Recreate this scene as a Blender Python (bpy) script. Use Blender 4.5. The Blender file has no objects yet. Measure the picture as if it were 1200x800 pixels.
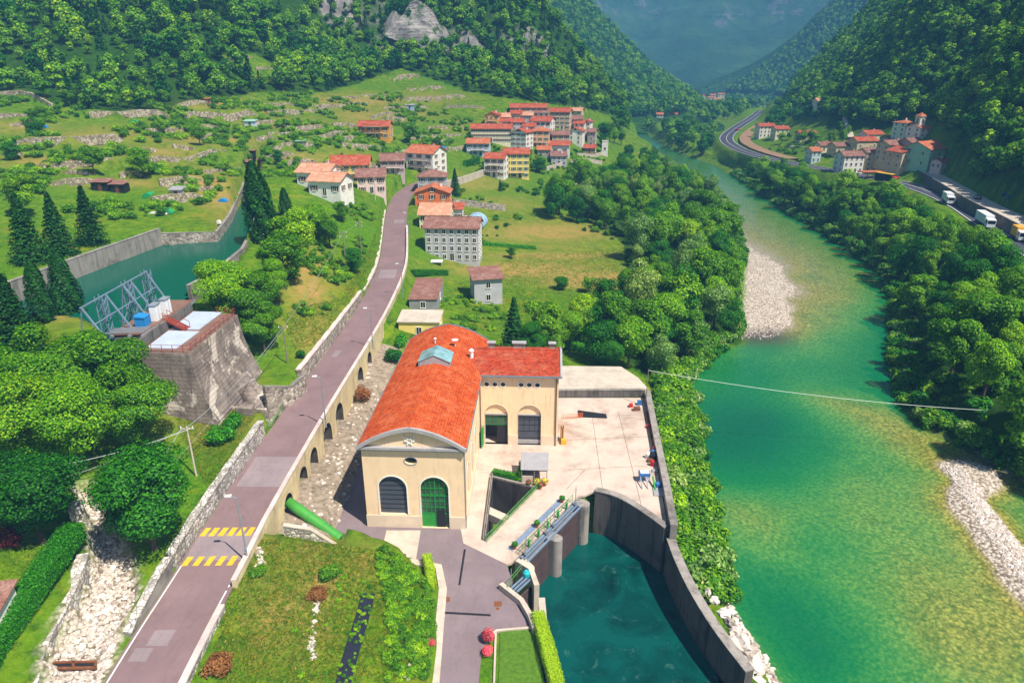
import bpy, bmesh, math, random
import numpy as np
from mathutils import Vector, Matrix
random.seed(7); RNG = np.random.default_rng(11)
sc = bpy.context.scene
C = sc.collection
R_ = math.radians

# ---------------------------------------------------------------- camera, sky, sun, exposure
CAM_H, PITCH, FPX = 54.0, math.atan(0.4), 800.0
cam = bpy.data.cameras.new('camera'); cam_o = bpy.data.objects.new('camera', cam); C.objects.link(cam_o)
cam_o.location = (0, 0, CAM_H); cam_o.rotation_euler = (math.pi/2 - PITCH, 0, 0)
cam.sensor_width = 36; cam.lens = 24; cam.clip_start = 1; cam.clip_end = 12000
sc.camera = cam_o
SUN_EL = R_(58); SUN_AZ = math.atan2(0.74, -0.67)       # azimuth measured from +Y towards +X
to_sun = Vector((math.sin(SUN_AZ)*math.cos(SUN_EL), math.cos(SUN_AZ)*math.cos(SUN_EL), math.sin(SUN_EL)))
w = bpy.data.worlds.new('World'); sc.world = w; w.use_nodes = True
nt = w.node_tree; bg = nt.nodes['Background']
sky = nt.nodes.new('ShaderNodeTexSky'); sky.sky_type = 'NISHITA'; sky.sun_disc = False
sky.sun_elevation = SUN_EL; sky.sun_rotation = SUN_AZ; sky.altitude = 300; sky.air_density = 1.0; sky.dust_density = 0.5
nt.links.new(sky.outputs[0], bg.inputs[0]); bg.inputs[1].default_value = 0.085
sun = bpy.data.lights.new('sun', 'SUN'); sun.energy = 5.0; sun.angle = R_(0.5); sun.color = (1.0, 0.94, 0.81)
sun_o = bpy.data.objects.new('sun', sun); C.objects.link(sun_o); sun_o.rotation_euler = to_sun.to_track_quat('Z', 'Y').to_euler()
sun_o.location = (200, -200, 400)
vs = sc.view_settings; vs.view_transform = 'Standard'; vs.look = 'None'; vs.exposure = 0.6; vs.gamma = 1.0; vs.use_curve_mapping = False
sc.render.engine = 'CYCLES'
cy = sc.cycles; cy.use_denoising = True; cy.max_bounces = 6; cy.diffuse_bounces = 2; cy.glossy_bounces = 2; cy.transmission_bounces = 3
cy.transparent_max_bounces = 8; cy.volume_bounces = 0; cy.caustics_reflective = False; cy.caustics_refractive = False
cy.sample_clamp_indirect = 4.0

# ---------------------------------------------------------------- from a point of the photograph to a place on the ground
SP, CP = math.sin(PITCH), math.cos(PITCH)
def G(px, py, z=0.0):
    v = (py-400)/FPX; d = SP + v*CP; zc = (CAM_H - z)/d
    return Vector(((px-600)/FPX*zc, zc*(CP - v*SP), z))
def GY(px, py, Y):
    v = (py-400)/FPX; zc = Y/(CP - v*SP)
    return Vector(((px-600)/FPX*zc, Y, CAM_H - zc*(SP + v*CP)))
def proj(p):
    dx, dy, dz = p[0], p[1], p[2]-CAM_H
    zc = dy*CP - dz*SP; yc = -(dy*SP + dz*CP)
    return (600 + FPX*dx/zc, 400 + FPX*yc/zc, zc)

# ---------------------------------------------------------------- materials
def lin(r, g=None, b=None):
    if g is None: r, g, b = r
    f = lambda c: ((c/255.0)/12.92 if c/255.0 <= 0.04045 else (((c/255.0)+0.055)/1.055)**2.4)
    return (f(r), f(g), f(b), 1.0)
class N:
    """small node-tree writer"""
    def __init__(s, name):
        s.m = bpy.data.materials.new(name); s.m.use_nodes = True; s.t = s.m.node_tree
        for n in list(s.t.nodes): s.t.nodes.remove(n)
        s.out = s.t.nodes.new('ShaderNodeOutputMaterial'); s.bs = None
    def n(s, typ, **kw):
        nd = s.t.nodes.new(typ)
        for k, v in kw.items(): setattr(nd, k, v)
        return nd
    def l(s, a, b): s.t.links.new(a, b)
    def tex(s, scale, detail=4, rough=0.6, coord=None, dist=0.0, vec_scale=None):
        nd = s.n('ShaderNodeTexNoise'); nd.inputs['Scale'].default_value = scale; nd.inputs['Detail'].default_value = detail
        nd.inputs['Roughness'].default_value = rough; nd.inputs['Distortion'].default_value = dist
        c = coord or s.coord()
        if vec_scale:
            mp = s.n('ShaderNodeMapping'); mp.inputs['Scale'].default_value = vec_scale; s.l(c, mp.inputs[0]); c = mp.outputs[0]
        s.l(c, nd.inputs['Vector']); return nd.outputs['Fac']
    def coord(s, kind='geo'):
        if kind == 'geo':
            if not hasattr(s, '_g'): s._g = s.n('ShaderNodeNewGeometry')
            return s._g.outputs['Position']
        if not hasattr(s, '_tc'): s._tc = s.n('ShaderNodeTexCoord')
        return s._tc.outputs[kind]
    def geo(s, out):
        s.coord(); return s._g.outputs[out]
    def ramp(s, fac, stops, interp='LINEAR'):
        r = s.n('ShaderNodeValToRGB'); e = r.color_ramp.elements; r.color_ramp.interpolation = interp
        while len(e) < len(stops): e.new(0.5)
        for i, (p, c) in enumerate(stops):
            e[i].position = p; e[i].color = c if len(c) == 4 else (*c, 1)
        s.l(fac, r.inputs[0]); return r.outputs[0]
    def mix(s, fac, a, b, mode='MIX'):
        m = s.n('ShaderNodeMix'); m.data_type = 'RGBA'; m.blend_type = mode
        for v, i in ((fac, 0), (a, 6), (b, 7)):
            if isinstance(v, bpy.types.NodeSocket): s.l(v, m.inputs[i])
            else: m.inputs[i].default_value = v
        return m.outputs[2]
    def math(s, op, a, b=0.0, clamp=False):
        m = s.n('ShaderNodeMath'); m.operation = op; m.use_clamp = clamp
        for v, i in ((a, 0), (b, 1)):
            if isinstance(v, bpy.types.NodeSocket): s.l(v, m.inputs[i])
            else: m.inputs[i].default_value = v
        return m.outputs[0]
    def sub(s, fac, lo, hi):
        m = s.n('ShaderNodeMapRange'); s.l(fac, m.inputs[0]); m.inputs[1].default_value = lo; m.inputs[2].default_value = hi; return m.outputs[0]
    def attr(s, name): a = s.n('ShaderNodeAttribute'); a.attribute_name = name; return a
    def bump(s, h, strength=0.3, dist=0.1):
        b = s.n('ShaderNodeBump'); b.inputs['Strength'].default_value = strength; b.inputs['Distance'].default_value = dist
        s.l(h, b.inputs['Height']); return b.outputs[0]
    def end(s, col, rough=0.8, metal=0.0, normal=None, spec=0.3):
        b = s.n('ShaderNodeBsdfPrincipled'); s.bs = b
        for v, k in ((col, 'Base Color'), (rough, 'Roughness'), (metal, 'Metallic'), (spec, 'Specular IOR Level')):
            if isinstance(v, bpy.types.NodeSocket): s.l(v, b.inputs[k])
            else: b.inputs[k].default_value = v
        if normal is not None: s.l(normal, b.inputs['Normal'])
        s.l(b.outputs[0], s.out.inputs[0]); return s.m
def sc4(c, k): return (min(c[0]*k, 1), min(c[1]*k, 1), min(c[2]*k, 1), 1)
MATS = {}
def plain(key, col, rough=0.7, metal=0.0, vary=0.25, scale=1.5, bump=0.0, spec=0.3, streak=False):
    """painted or bare surface with uneven tone; the noise is laid in the object's own space"""
    if key in MATS: return MATS[key]
    n = N(key); c = lin(*col) if len(col) == 3 else col
    oc = n.coord('Object')
    f = n.tex(scale, 5, 0.65, coord=oc)
    a = n.ramp(f, [(0.3, sc4(c, 1-vary)), (0.7, sc4(c, 1+vary*0.6))])
    if streak:
        st = n.tex(2.2, 4, 0.7, coord=oc, vec_scale=(1, 1, 0.12))
        a = n.mix(n.sub(st, 0.55, 0.85), a, sc4(c, 0.55))
    nm = n.bump(n.tex(scale*8, 3, coord=oc), bump, 0.05) if bump else None
    MATS[key] = n.end(a, rough, metal, nm, spec); return MATS[key]

# ---------------------------------------------------------------- mesh collecting
class MB:
    def __init__(s): s.v = []; s.f = []; s.mi = []
    def add(s, vs, fs, mi=0):
        o = len(s.v); s.v += [tuple(p) for p in vs]
        for f in fs: s.f.append(tuple(i+o for i in f)); s.mi.append(mi)
    def box(s, c, d, rz=0.0, mi=0):
        x, y, z = d[0]/2, d[1]/2, d[2]/2; ca, sa = math.cos(rz), math.sin(rz)
        P = [(-x,-y,-z),(x,-y,-z),(x,y,-z),(-x,y,-z),(-x,-y,z),(x,-y,z),(x,y,z),(-x,y,z)]
        s.add([(c[0]+p[0]*ca-p[1]*sa, c[1]+p[0]*sa+p[1]*ca, c[2]+p[2]) for p in P],
              [(0,3,2,1),(4,5,6,7),(0,1,5,4),(1,2,6,5),(2,3,7,6),(3,0,4,7)], mi); return s
    def span(s, a, b, mi=0):   # box from corner a to corner b
        return s.box([(a[i]+b[i])/2 for i in range(3)], [abs(b[i]-a[i]) for i in range(3)], 0, mi)
    def prism(s, poly, z0, z1, mi=0, top=None):
        n = len(poly); area = sum(poly[i][0]*poly[(i+1) % n][1]-poly[(i+1) % n][0]*poly[i][1] for i in range(n))
        if area < 0: poly = poly[::-1]
        zz0 = z0 if callable(z0) else (lambda p: z0); zz1 = z1 if callable(z1) else (lambda p: z1)
        V = [(p[0], p[1], zz0(p)) for p in poly] + [(p[0], p[1], zz1(p)) for p in poly]
        s.add(V, [tuple(range(n-1, -1, -1))], mi); s.add(V, [tuple(range(n, 2*n))], mi if top is None else top)
        s.add(V, [(i, (i+1) % n, n+(i+1) % n, n+i) for i in range(n)], mi); return s
    def bar(s, a, b, w=0.06, d=None, mi=0, n=4):
        a, b = Vector(a), Vector(b); ax = b-a
        if ax.length < 1e-6: return s
        q = ax.to_track_quat('Z', 'Y'); d = d or w
        if n == 4: ring = [(-w/2,-d/2),(w/2,-d/2),(w/2,d/2),(-w/2,d/2)]
        else: ring = [(w/2*math.cos(2*math.pi*k/n), d/2*math.sin(2*math.pi*k/n)) for k in range(n)]
        V = [a + q @ Vector((p[0], p[1], 0)) for p in ring] + [b + q @ Vector((p[0], p[1], 0)) for p in ring]
        s.add(V, [tuple(range(n-1, -1, -1)), tuple(range(n, 2*n))] + [(i, (i+1) % n, n+(i+1) % n, n+i) for i in range(n)], mi); return s
    def tube(s, path, r, n=8, mi=0, cap=True):
        path = [Vector(p) for p in path]; m = len(path); rr = r if isinstance(r, (list, tuple)) else [r]*m
        V = []
        for i, p in enumerate(path):
            t = (path[min(i+1, m-1)] - path[max(i-1, 0)]).normalized()
            q = t.to_track_quat('Z', 'Y')
            for k in range(n):
                a = 2*math.pi*k/n; V.append(p + q @ Vector((rr[i]*math.cos(a), rr[i]*math.sin(a), 0)))
        F = [(i*n+k, i*n+(k+1) % n, (i+1)*n+(k+1) % n, (i+1)*n+k) for i in range(m-1) for k in range(n)]
        if cap: F += [tuple(range(n-1, -1, -1)), tuple(range((m-1)*n, m*n))]
        s.add(V, F, mi); return s
    def lathe(s, c, prof, n=12, mi=0):
        V = [(c[0]+r*math.cos(2*math.pi*k/n), c[1]+r*math.sin(2*math.pi*k/n), c[2]+z) for r, z in prof for k in range(n)]
        m = len(prof)
        F = [(i*n+k, i*n+(k+1) % n, (i+1)*n+(k+1) % n, (i+1)*n+k) for i in range(m-1) for k in range(n)]
        F += [tuple(range(n-1, -1, -1)), tuple(range((m-1)*n, m*n))]
        s.add(V, F, mi); return s
    def wallstrip(s, pts, th, zb, zt, mi=0, top=None, side=0.0):
        """wall along a polyline; zb, zt: heights (number, list or function); side shifts the wall across its line"""
        n = len(pts); L = []; Rr = []
        for i, p in enumerate(pts):
            a = Vector(pts[max(i-1, 0)][:2]); b = Vector(pts[min(i+1, n-1)][:2]); t = (b-a).normalized(); nn = Vector((-t.y, t.x))
            q = Vector(p[:2]); L.append(q + nn*(th/2+side)); Rr.append(q + nn*(-th/2+side))
        g = lambda h, i, q: h(q) if callable(h) else (h[i] if isinstance(h, (list, tuple)) else h)
        V = []
        for i in range(n):
            b0 = g(zb, i, pts[i]); t0 = g(zt, i, pts[i])
            V += [(L[i].x, L[i].y, b0), (Rr[i].x, Rr[i].y, b0), (Rr[i].x, Rr[i].y, t0), (L[i].x, L[i].y, t0)]
        for i in range(n-1):
            o = i*4; p = o+4
            s.add(V, [(o+1, p+1, p+2, o+2), (p, o, o+3, p+3), (o, p, p+1, o+1)], mi); s.add(V, [(o+2, p+2, p+3, o+3)], mi if top is None else top)
        s.add(V, [(0, 1, 2, 3), ((n-1)*4+3, (n-1)*4+2, (n-1)*4+1, (n-1)*4)], mi); return s
    def mesh(s, name, mats, smooth=False):
        me = bpy.data.meshes.new(name); me.from_pydata(s.v, [], s.f)
        for m in (mats if isinstance(mats, (list, tuple)) else [mats]): me.materials.append(m)
        if any(s.mi): me.polygons.foreach_set('material_index', s.mi)
        if smooth: me.polygons.foreach_set('use_smooth', [True]*len(me.polygons))
        me.validate(); me.update(); return me
    def build(s, name, mats, parent=None, smooth=False, loc=None, merge=False):
        me = s.mesh(name, mats, smooth)
        if parent is not None and parent.get('_world'):      # parts traced in world coordinates under a thing whose Empty stands elsewhere
            me.transform(Matrix.Translation(-parent.location))
        if merge:
            bm = bmesh.new(); bm.from_mesh(me); bmesh.ops.remove_doubles(bm, verts=bm.verts, dist=1e-4); bm.to_mesh(me); bm.free()
        return link(name, me, parent, loc)
def link(name, me, parent=None, loc=None, rz=0.0):
    o = bpy.data.objects.new(name, me); C.objects.link(o); o.parent = parent
    if loc is not None: o.location = loc
    if rz: o.rotation_euler.z = rz
    return o
def tag(o, label=None, cat=None, group=None, kind=None):
    if label: o['label'] = label
    if cat:
        o['category'] = cat
        if not kind: o['kind'] = 'thing'
    if group: o['group'] = group
    if kind: o['kind'] = kind
    return o
def thing(name, label, cat, loc=(0, 0, 0), rz=0.0, group=None, world=False):
    o = bpy.data.objects.new(name, None); C.objects.link(o); o.location = loc; o.rotation_euler.z = rz; o.empty_display_size = 0.5
    if world: o['_world'] = 1
    return tag(o, label, cat, group)
def copy_tree(o, parent=None):
    c = o.copy(); C.objects.link(c); c.parent = parent
    for ch in o.children: copy_tree(ch, c)
    return c
def solo(name, mb, mats, label, cat, group=None, smooth=False):
    """a thing that is one mesh, its origin moved to its base"""
    me = mb.mesh(name, mats, smooth); n = len(me.vertices); co = np.empty(n*3); me.vertices.foreach_get('co', co); co = co.reshape(-1, 3)
    b = Vector(((co[:, 0].min()+co[:, 0].max())/2, (co[:, 1].min()+co[:, 1].max())/2, co[:, 2].min()))
    me.transform(Matrix.Translation(-b)); o = link(name, me, None, b); return tag(o, label, cat, group)
# ---------------------------------------------------------------- the lie of the land
def vnoise(x, y, scale, seed=0):
    x = np.asarray(x, float)/scale + seed*17.3; y = np.asarray(y, float)/scale - seed*9.1
    xi = np.floor(x).astype(np.int64); yi = np.floor(y).astype(np.int64); fx = x-xi; fy = y-yi
    fx = fx*fx*(3-2*fx); fy = fy*fy*(3-2*fy)
    def h(a, b):
        n = (a*374761393 + b*668265263 + seed*1442695041) & 0x7fffffff
        n = ((n ^ (n >> 13))*1274126177) & 0x7fffffff
        return ((n ^ (n >> 16)) & 0xffff)/65535.0
    return (h(xi, yi)*(1-fx)+h(xi+1, yi)*fx)*(1-fy) + (h(xi, yi+1)*(1-fx)+h(xi+1, yi+1)*fx)*fy
def fbm(x, y, scale, octv=4, seed=0):
    s = 0; a = 0.5
    for i in range(octv): s = s + a*(vnoise(x, y, scale/2**i, seed+i)-0.5); a *= 0.5
    return s
def sstep(t): t = np.clip(t, 0, 1); return t*t*(3-2*t)
class RBF:
    def __init__(s, pts, c=10.0, lam=0.0):
        s.p = np.array([q[:2] for q in pts], float); f = np.array([q[2] for q in pts], float); n = len(pts); s.c = c
        d = np.sqrt(((s.p[:, None]-s.p[None])**2).sum(-1)+c*c) - lam*np.eye(n)
        P = np.c_[np.ones(n), s.p]; A = np.block([[d, P], [P.T, np.zeros((3, 3))]])
        s.w = np.linalg.solve(A, np.r_[f, 0, 0, 0])
    def __call__(s, x, y):
        x = np.asarray(x, float); sh = x.shape; x = x.ravel(); y = np.asarray(y, float).ravel(); out = np.empty(len(x))
        for i in range(0, len(x), 20000):
            X = x[i:i+20000]; Y = y[i:i+20000]
            d = np.sqrt((X[:, None]-s.p[:, 0])**2 + (Y[:, None]-s.p[:, 1])**2 + s.c*s.c)
            out[i:i+20000] = d @ s.w[:-3] + s.w[-3] + s.w[-2]*X + s.w[-1]*Y
        return out.reshape(sh)
def seg_d(x, y, pts):
    """distance to a polyline, side (+ = left of its direction) and the position along it"""
    best = np.full(np.shape(x), 1e9); side = np.zeros(np.shape(x)); along = np.zeros(np.shape(x)); acc = 0.0; ti = np.zeros(np.shape(x))
    for i in range(len(pts)-1):
        ax, ay = pts[i][0], pts[i][1]; bx, by = pts[i+1][0], pts[i+1][1]; dx, dy = bx-ax, by-ay; L = math.hypot(dx, dy)
        t = np.clip(((x-ax)*dx+(y-ay)*dy)/(L*L), 0, 1); ex = x-ax-t*dx; ey = y-ay-t*dy; d = np.hypot(ex, ey)
        m = d < best; best = np.where(m, d, best); side = np.where(m, np.sign(dx*ey-dy*ex), side); along = np.where(m, acc+t*L, along)
        ti = np.where(m, i+t, ti); acc += L
    return best, side, along, ti
def inside(x, y, poly):
    x = np.asarray(x, float); r = np.zeros(x.shape, bool); n = len(poly)
    for i in range(n):
        ax, ay = poly[i][0], poly[i][1]; bx, by = poly[(i+1) % n][0], poly[(i+1) % n][1]
        if ay == by: continue
        c = ((ay > y) != (by > y)) & (x < (bx-ax)*(y-ay)/(by-ay)+ax); r ^= c
    return r
def sdist(x, y, poly):
    """signed distance, negative inside"""
    d = seg_d(x, y, list(poly)+[poly[0]])[0]; return np.where(inside(x, y, poly), -d, d)

Z_RIV, Z_CAN, Z_POOL = -6.5, 17.0, -6.5
NAT = []      # control points of the natural ground
for px, py, z in [
    (0,700,9.5),(60,640,9.5),(20,560,11),(-80,720,10),(100,790,6.3),(110,650,8),(90,560,11),(-60,560,13),(-150,640,14),(-200,800,11),
    (170,790,6),(250,650,6),(340,500,6),(400,430,6.6),(440,360,7.3),(462,300,8),(464,260,9),(470,235,10.3),(100,860,6),
    (330,660,5.3),(280,780,5.3),(420,650,4.2),(400,780,3.6),(470,700,2.0),(500,780,0.6),(300,900,5),
    (540,700,0),(540,790,0),(600,900,0),(650,540,0),(740,500,0),(700,445,0.8),(540,370,1),(620,380,0.5),(480,385,2.5),
    (560,350,1.2),(650,270,1),(640,320,.3),(720,260,.5),(700,340,-.5),(600,300,1.5),(530,310,3),(500,330,3.5),(560,265,4.5),
    (520,255,7.5),(560,235,7),(600,215,8),(650,215,6.5),(700,215,3),(720,195,4),(690,180,9),(660,170,14),(590,185,13),(545,200,13),(510,215,12.5),(580,165,20),(640,150,24),(660,140,27),(690,150,21),(710,165,9),
    (760,430,-3),(780,520,-5.5),(820,660,-6),(870,770,-6),(800,470,-6),(790,400,-3),(740,390,-1),(850,400,-5),(800,300,-2),(840,300,-4),(780,240,-2),(830,250,-5),(740,215,0),(760,195,-3),(720,165,3),
    (370,400,9),(345,385,10),(250,500,8.2),(230,440,9.0),(300,420,9),(390,370,10),(410,330,11),(430,290,11),
    (90,470,11),(30,500,12),(-50,450,14),(0,440,15.5),(150,520,9),(60,404,17.8),(100,408,16.5),(20,402,18.2),
    (30,330,20.5),(120,290,20.5),(200,260,20.5),(230,240,21),(310,250,19.5),(330,310,17),(300,340,15),(380,300,14.5),(420,250,15),(390,240,20),(440,225,13.5),(420,215,18),
    (380,213,22),(340,200,26),(460,195,17),(480,200,15.5),(20,260,22.5),(20,200,27.5),(150,190,29),(-100,260,23),(-100,180,30),(100,225,24.5),(250,205,22.5),(295,188,22.5),(302,205,19.6),(280,215,20.2),(297,195,20),(150,160,33),(50,160,32.5),(270,165,30),
    (1170,265,5.5),(1120,230,5),(1200,300,5.5),(1140,222,9),(1090,200,9.5),(1200,260,9.5),(1050,190,8),(1000,195,6),(960,180,7),(990,150,16),(1080,165,16),
    (1030,205,4.5),(990,215,3),(930,185,4),(860,165,3),(850,155,3),(880,140,4),(900,160,5),(920,150,10),(900,190,0),(850,190,-3),(820,170,-1),(790,160,-2),
    (1100,330,2),(1180,400,3),(1090,420,-4),(1060,330,-4),(1000,270,-3),(1150,520,-4),(1220,560,-2),(1250,500,3),(1300,650,-2),(960,240,-2),(1060,260,2),(1150,330,4),(1300,380,8),(1350,600,6),(1400,800,2)]:
    p = G(px, py, z); NAT.append((p.x, p.y, z))
for px, py, Y in [
    (150,135,280),(300,150,295),(300,125,340),(450,150,330),(500,190,270),(400,170,285),(350,165,270),(0,130,262),
    (0,105,292),(0,50,330),(0,0,365),(-150,100,280),(-150,0,345),(-150,-100,420),(0,-100,440),(0,-300,600),
    (200,112,305),(200,50,350),(200,0,392),(200,-150,510),(200,-300,650),(100,80,310),(300,80,375),(300,20,430),
    (400,100,410),(400,40,475),(400,-20,530),(400,-150,640),(530,108,440),(530,70,490),(500,130,400),(600,115,430),
    (615,0,575),(660,45,575),(690,80,575),(715,112,575),(560,-80,590),(450,-250,640),(650,100,480),(600,60,520),(720,132,500),
    (1090,138,395),(1000,128,480),(1200,190,240),(1200,100,295),(1200,0,345),(1100,60,430),(1100,0,470),(1030,0,800),(973,63,800),(920,118,800),
    (1000,90,600),(950,118,640),(1150,-100,560),(1090,-80,800),(1200,-150,480),(1350,200,195),(1350,0,300),(1350,-200,430),(1500,200,170),(1500,400,130),(1120,110,390),(1160,160,290),(1020,50,640)]:
    p = GY(px, py, Y); NAT.append((p.x, p.y, p.z))
NAT += [(130,650,0),(140,760,4),(190,880,6),(250,700,6),(60,760,45),(-60,800,120),(-250,800,280),(-400,500,210),(-420,250,90),(320,900,8),(480,900,90),(600,600,230),(560,300,190),
        (0,20,0),(-60,20,10),(-200,60,18),(-300,150,38),(60,20,-7),(200,20,6),(300,80,40),(420,150,90)]
nat = RBF(NAT, 4.0, 9.0)

# ---- outlines that shape the ground
ROAD_PX = [(840,98,192,6.0),(800,122,213,6.0),(733,163,247,6.0),(666,208,283,6.0),(623,231,306,5.9),(575,262,335,5.9),(500,318,374,6.0),(454,351,402,6.2),(400,392,434,6.7),(360,418,458,7.2),(317,442,476,7.8),(290,447,477,8.3),(264,450,476,8.9),(245,453,477,9.6)]
road_c = []
for py, l, r, z in ROAD_PX:
    a, b = G(l, py, z), G(r, py, z); road_c.append(Vector(((a.x+b.x)/2, (a.y+b.y)/2, z)))
for px, py, z in [(471,229,10.6),(484,219,11.8),(497,213,13.0)]: road_c.append(G(px, py, z))
def smooth_line(pts, step=2.0, it=3):
    pts = [Vector(p) for p in pts]
    for _ in range(it):
        q = [pts[0]]
        for a, b in zip(pts[:-1], pts[1:]): q += [a*0.75+b*0.25, a*0.25+b*0.75]
        pts = q+[pts[-1]]
    out = [pts[0]]; acc = 0.0
    for a, b in zip(pts[:-1], pts[1:]):
        acc += (b-a).length
        if acc >= step: out.append(b); acc = 0.0
    if (out[-1]-pts[-1]).length > 0.01: out.append(pts[-1])
    return out
road_line = smooth_line(road_c, 2.0, 2)
ROAD_HW = 3.35
YARD = [(-16,109),(-22.4,109),(-22.4,70),(-19.5,67.9),(-12.7,66),(-8.6,60.6),(-7.3,52),(-7.5,38),(3.2,38),(3.0,59.2),(1.2,63),(10.4,78),(11.7,79.4),(15.2,77.1),(19.7,71),(20.4,69),(23.9,108.5),(24,118),(4,118)]
PENPIT = [(-42,88.4),(-35.3,87.6),(-35.3,94.6),(-42,95.6)]
PIT = [(-2.8,82.6),(3.2,80.0),(-3.3,68.9)]
POOL = [(3.3,30),(3.0,59.2),(0.6,60.6),(-0.3,63.0),(0.6,65.2),(8.3,76.6),(10.6,78.2),(11.5,79.3),(13.4,78.6),(15.2,77.2),(17.6,74.1),(19.7,71.0),(20.3,68),(21.0,62),(23.2,53),(24.5,44),(25,30)]
RIV_PX_L = [(960,900),(905,830),(880,770),(850,720),(835,650),(825,600),(815,540),(808,480),(803,445),(830,415),(862,400),(866,340),(868,300),(862,270),(855,245),(838,225),(815,205),(795,195),(775,190),(745,172),(735,160),(728,148)]
RIV_PX_R = [(752,148),(762,160),(782,172),(805,183),(835,192),(860,205),(890,225),(930,252),(975,278),(1010,300),(1045,330),(1054,380),(1052,420),(1064,470),(1090,500),(1150,528),(1230,575),(1330,660),(1480,900)]
RIVER = [G(px, py, Z_RIV)[:2] for px, py in RIV_PX_L+RIV_PX_R]
DEPTH = [(*G(px, py, Z_RIV)[:2], d) for px, py, d in [
    (900,490,3.2),(840,520,3.2),(830,470,2.6),(950,520,2.3),(880,540,2.9),(860,590,.75),(900,600,.8),(840,560,2),(910,640,.95),(830,610,1.0),
    (880,680,2.2),(920,720,2.7),(960,780,2.7),(1000,800,1.6),(870,720,1.8),(885,775,.5),(1000,600,.8),(1050,650,.75),(1000,680,1.0),(1080,750,.6),(1150,700,.4),(1180,760,.4),(1100,600,.45),(1110,560,.25),
    (960,640,1.4),(950,580,1.2),(960,464,.7),(1010,485,.45),(1060,510,.35),(1100,530,.3),(1030,440,2.1),(1000,420,1.7),(980,455,1.3),(1040,400,2.3),(1048,360,1.8),
    (960,330,.4),(1000,350,.6),(940,290,.5),(900,260,.6),(980,380,.7),(940,420,1.5),(900,430,1.9),(870,430,2.2),(815,450,1.8),(890,340,-.7),(902,370,-.7),(888,315,-.5),(922,350,.05),(905,298,.1),(937,325,.35),(938,372,.35),(905,400,.3),(880,395,.05),(872,305,-.2),
    (850,220,.7),(800,195,.8),(920,280,.5),(970,310,.5),(1000,330,.6),(985,360,.6),(745,165,1),(1112,548,-.25),(1131,573,-.45),(1118,556,-.35),(1145,596,-.5),(1172,632,-.55),(1198,668,-.5),(1225,705,-.4),(1098,580,.35),(1125,622,.35),(1152,660,.3),(1178,700,.3),(1165,590,.35),(1195,628,.35),(1225,665,.35),(1260,720,.4),(1050,580,.8),(1080,900,1.2),(1000,560,.9)]]
depth_f = RBF(DEPTH, 2.0, 0.0)
CANAL = [G(px, py, Z_CAN)[:2] for px, py in [(-60,384),(20,354),(90,325),(190,287),(255,283),(270,262),(293,207),(297,199),(307,199),(304,240),(298,275),(285,300),(250,330),(216,345)]] + [(-52.5,98),(-54,88)] + [G(px, py, Z_CAN)[:2] for px, py in [(100,394),(60,391),(20,390),(-60,392)]]
WALLS_PX = [   # dry stone walls of the terraces: points and height
    ([(-30,139),(0,140),(34,143)],2.0),([(105,138),(150,136),(198,135)],2.6),([(216,141),(260,139),(302,138)],3.4),([(313,135),(345,133),(374,131)],2.2),([(22,173),(83,171),(152,168)],3.0),
    ([(172,157),(223,155)],1.8),([(48,201),(147,196),(200,190),(264,178)],2.2),([(337,158),(384,155)],2.6),([(300,86),(328,87)],2.0),([(178,237),(243,231)],1.8),([(222,201),(280,197)],1.4),
    ([(320,180),(372,172)],1.6),([(333,193),(372,191)],1.6),([(460,87),(491,85)],2.2),([(472,118),(505,117),(545,114)],2.6),([(452,142),(478,145)],3.0),([(398,125),(432,120)],1.5),([(480,165),(540,158)],1.4),([(265,72),(295,71)],1.6),([(0,111),(30,112),(62,126)],2.5),([(383,120),(420,112)],1.4),([(395,165),(420,166)],2.0)]
CLIFF_PX = [([(448,34),(470,42),(490,47),(512,50),(533,46)],30),([(534,56),(552,60),(574,58)],16),([(590,66),(612,70),(637,62)],15),([(400,10),(425,4)],12)]
_r = random.Random(21)
N_NAMED_WALLS = len(WALLS_PX)
for _y, _a, _b in [(124,205,300),(129,300,410),(147,0,100),(150,225,330),(148,380,440),(163,225,330),(165,300,400),(181,150,250),(186,280,340),(184,0,60),(208,60,210),(214,0,120),(219,100,230),(222,215,285),(174,330,420),(203,310,345),(198,400,450),(138,430,480),(128,440,520),(152,500,545),(176,520,548),(110,420,470),(103,470,520)]:
    _x = _a+_r.uniform(0, 12)
    while _x < _b:
        _l = _r.uniform(22, 55); _t = _r.uniform(-3, 2)
        WALLS_PX.append(([(_x, _y+_r.uniform(-1.5, 1.5)), (_x+_l*.5, _y+_t*.5+_r.uniform(-.8, .8)), (_x+_l, _y+_t)], _r.uniform(1.1, 2.2))); _x += _l+_r.uniform(14, 60)
HIGHWAY = smooth_line([G(1290,340,6.5), G(1200,287,6.5), G(1160,262,6.3), G(1120,236,6.0), G(1060,214,5.6), G(1010,206,5.2), G(955,196,4.8), G(905,187,4.4), G(872,178,4.2), G(853,168,4.0), G(850,160,4.0), G(862,150,4.2), G(885,136,4.6), G(897,124,5.2)], 3.0, 2)
SIDEROAD = smooth_line([G(1310,318,9.5), G(1200,259,9.6), G(1150,237,9.6), G(1110,213,9.4), G(1086,201,9.2)], 3.0, 2)
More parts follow.
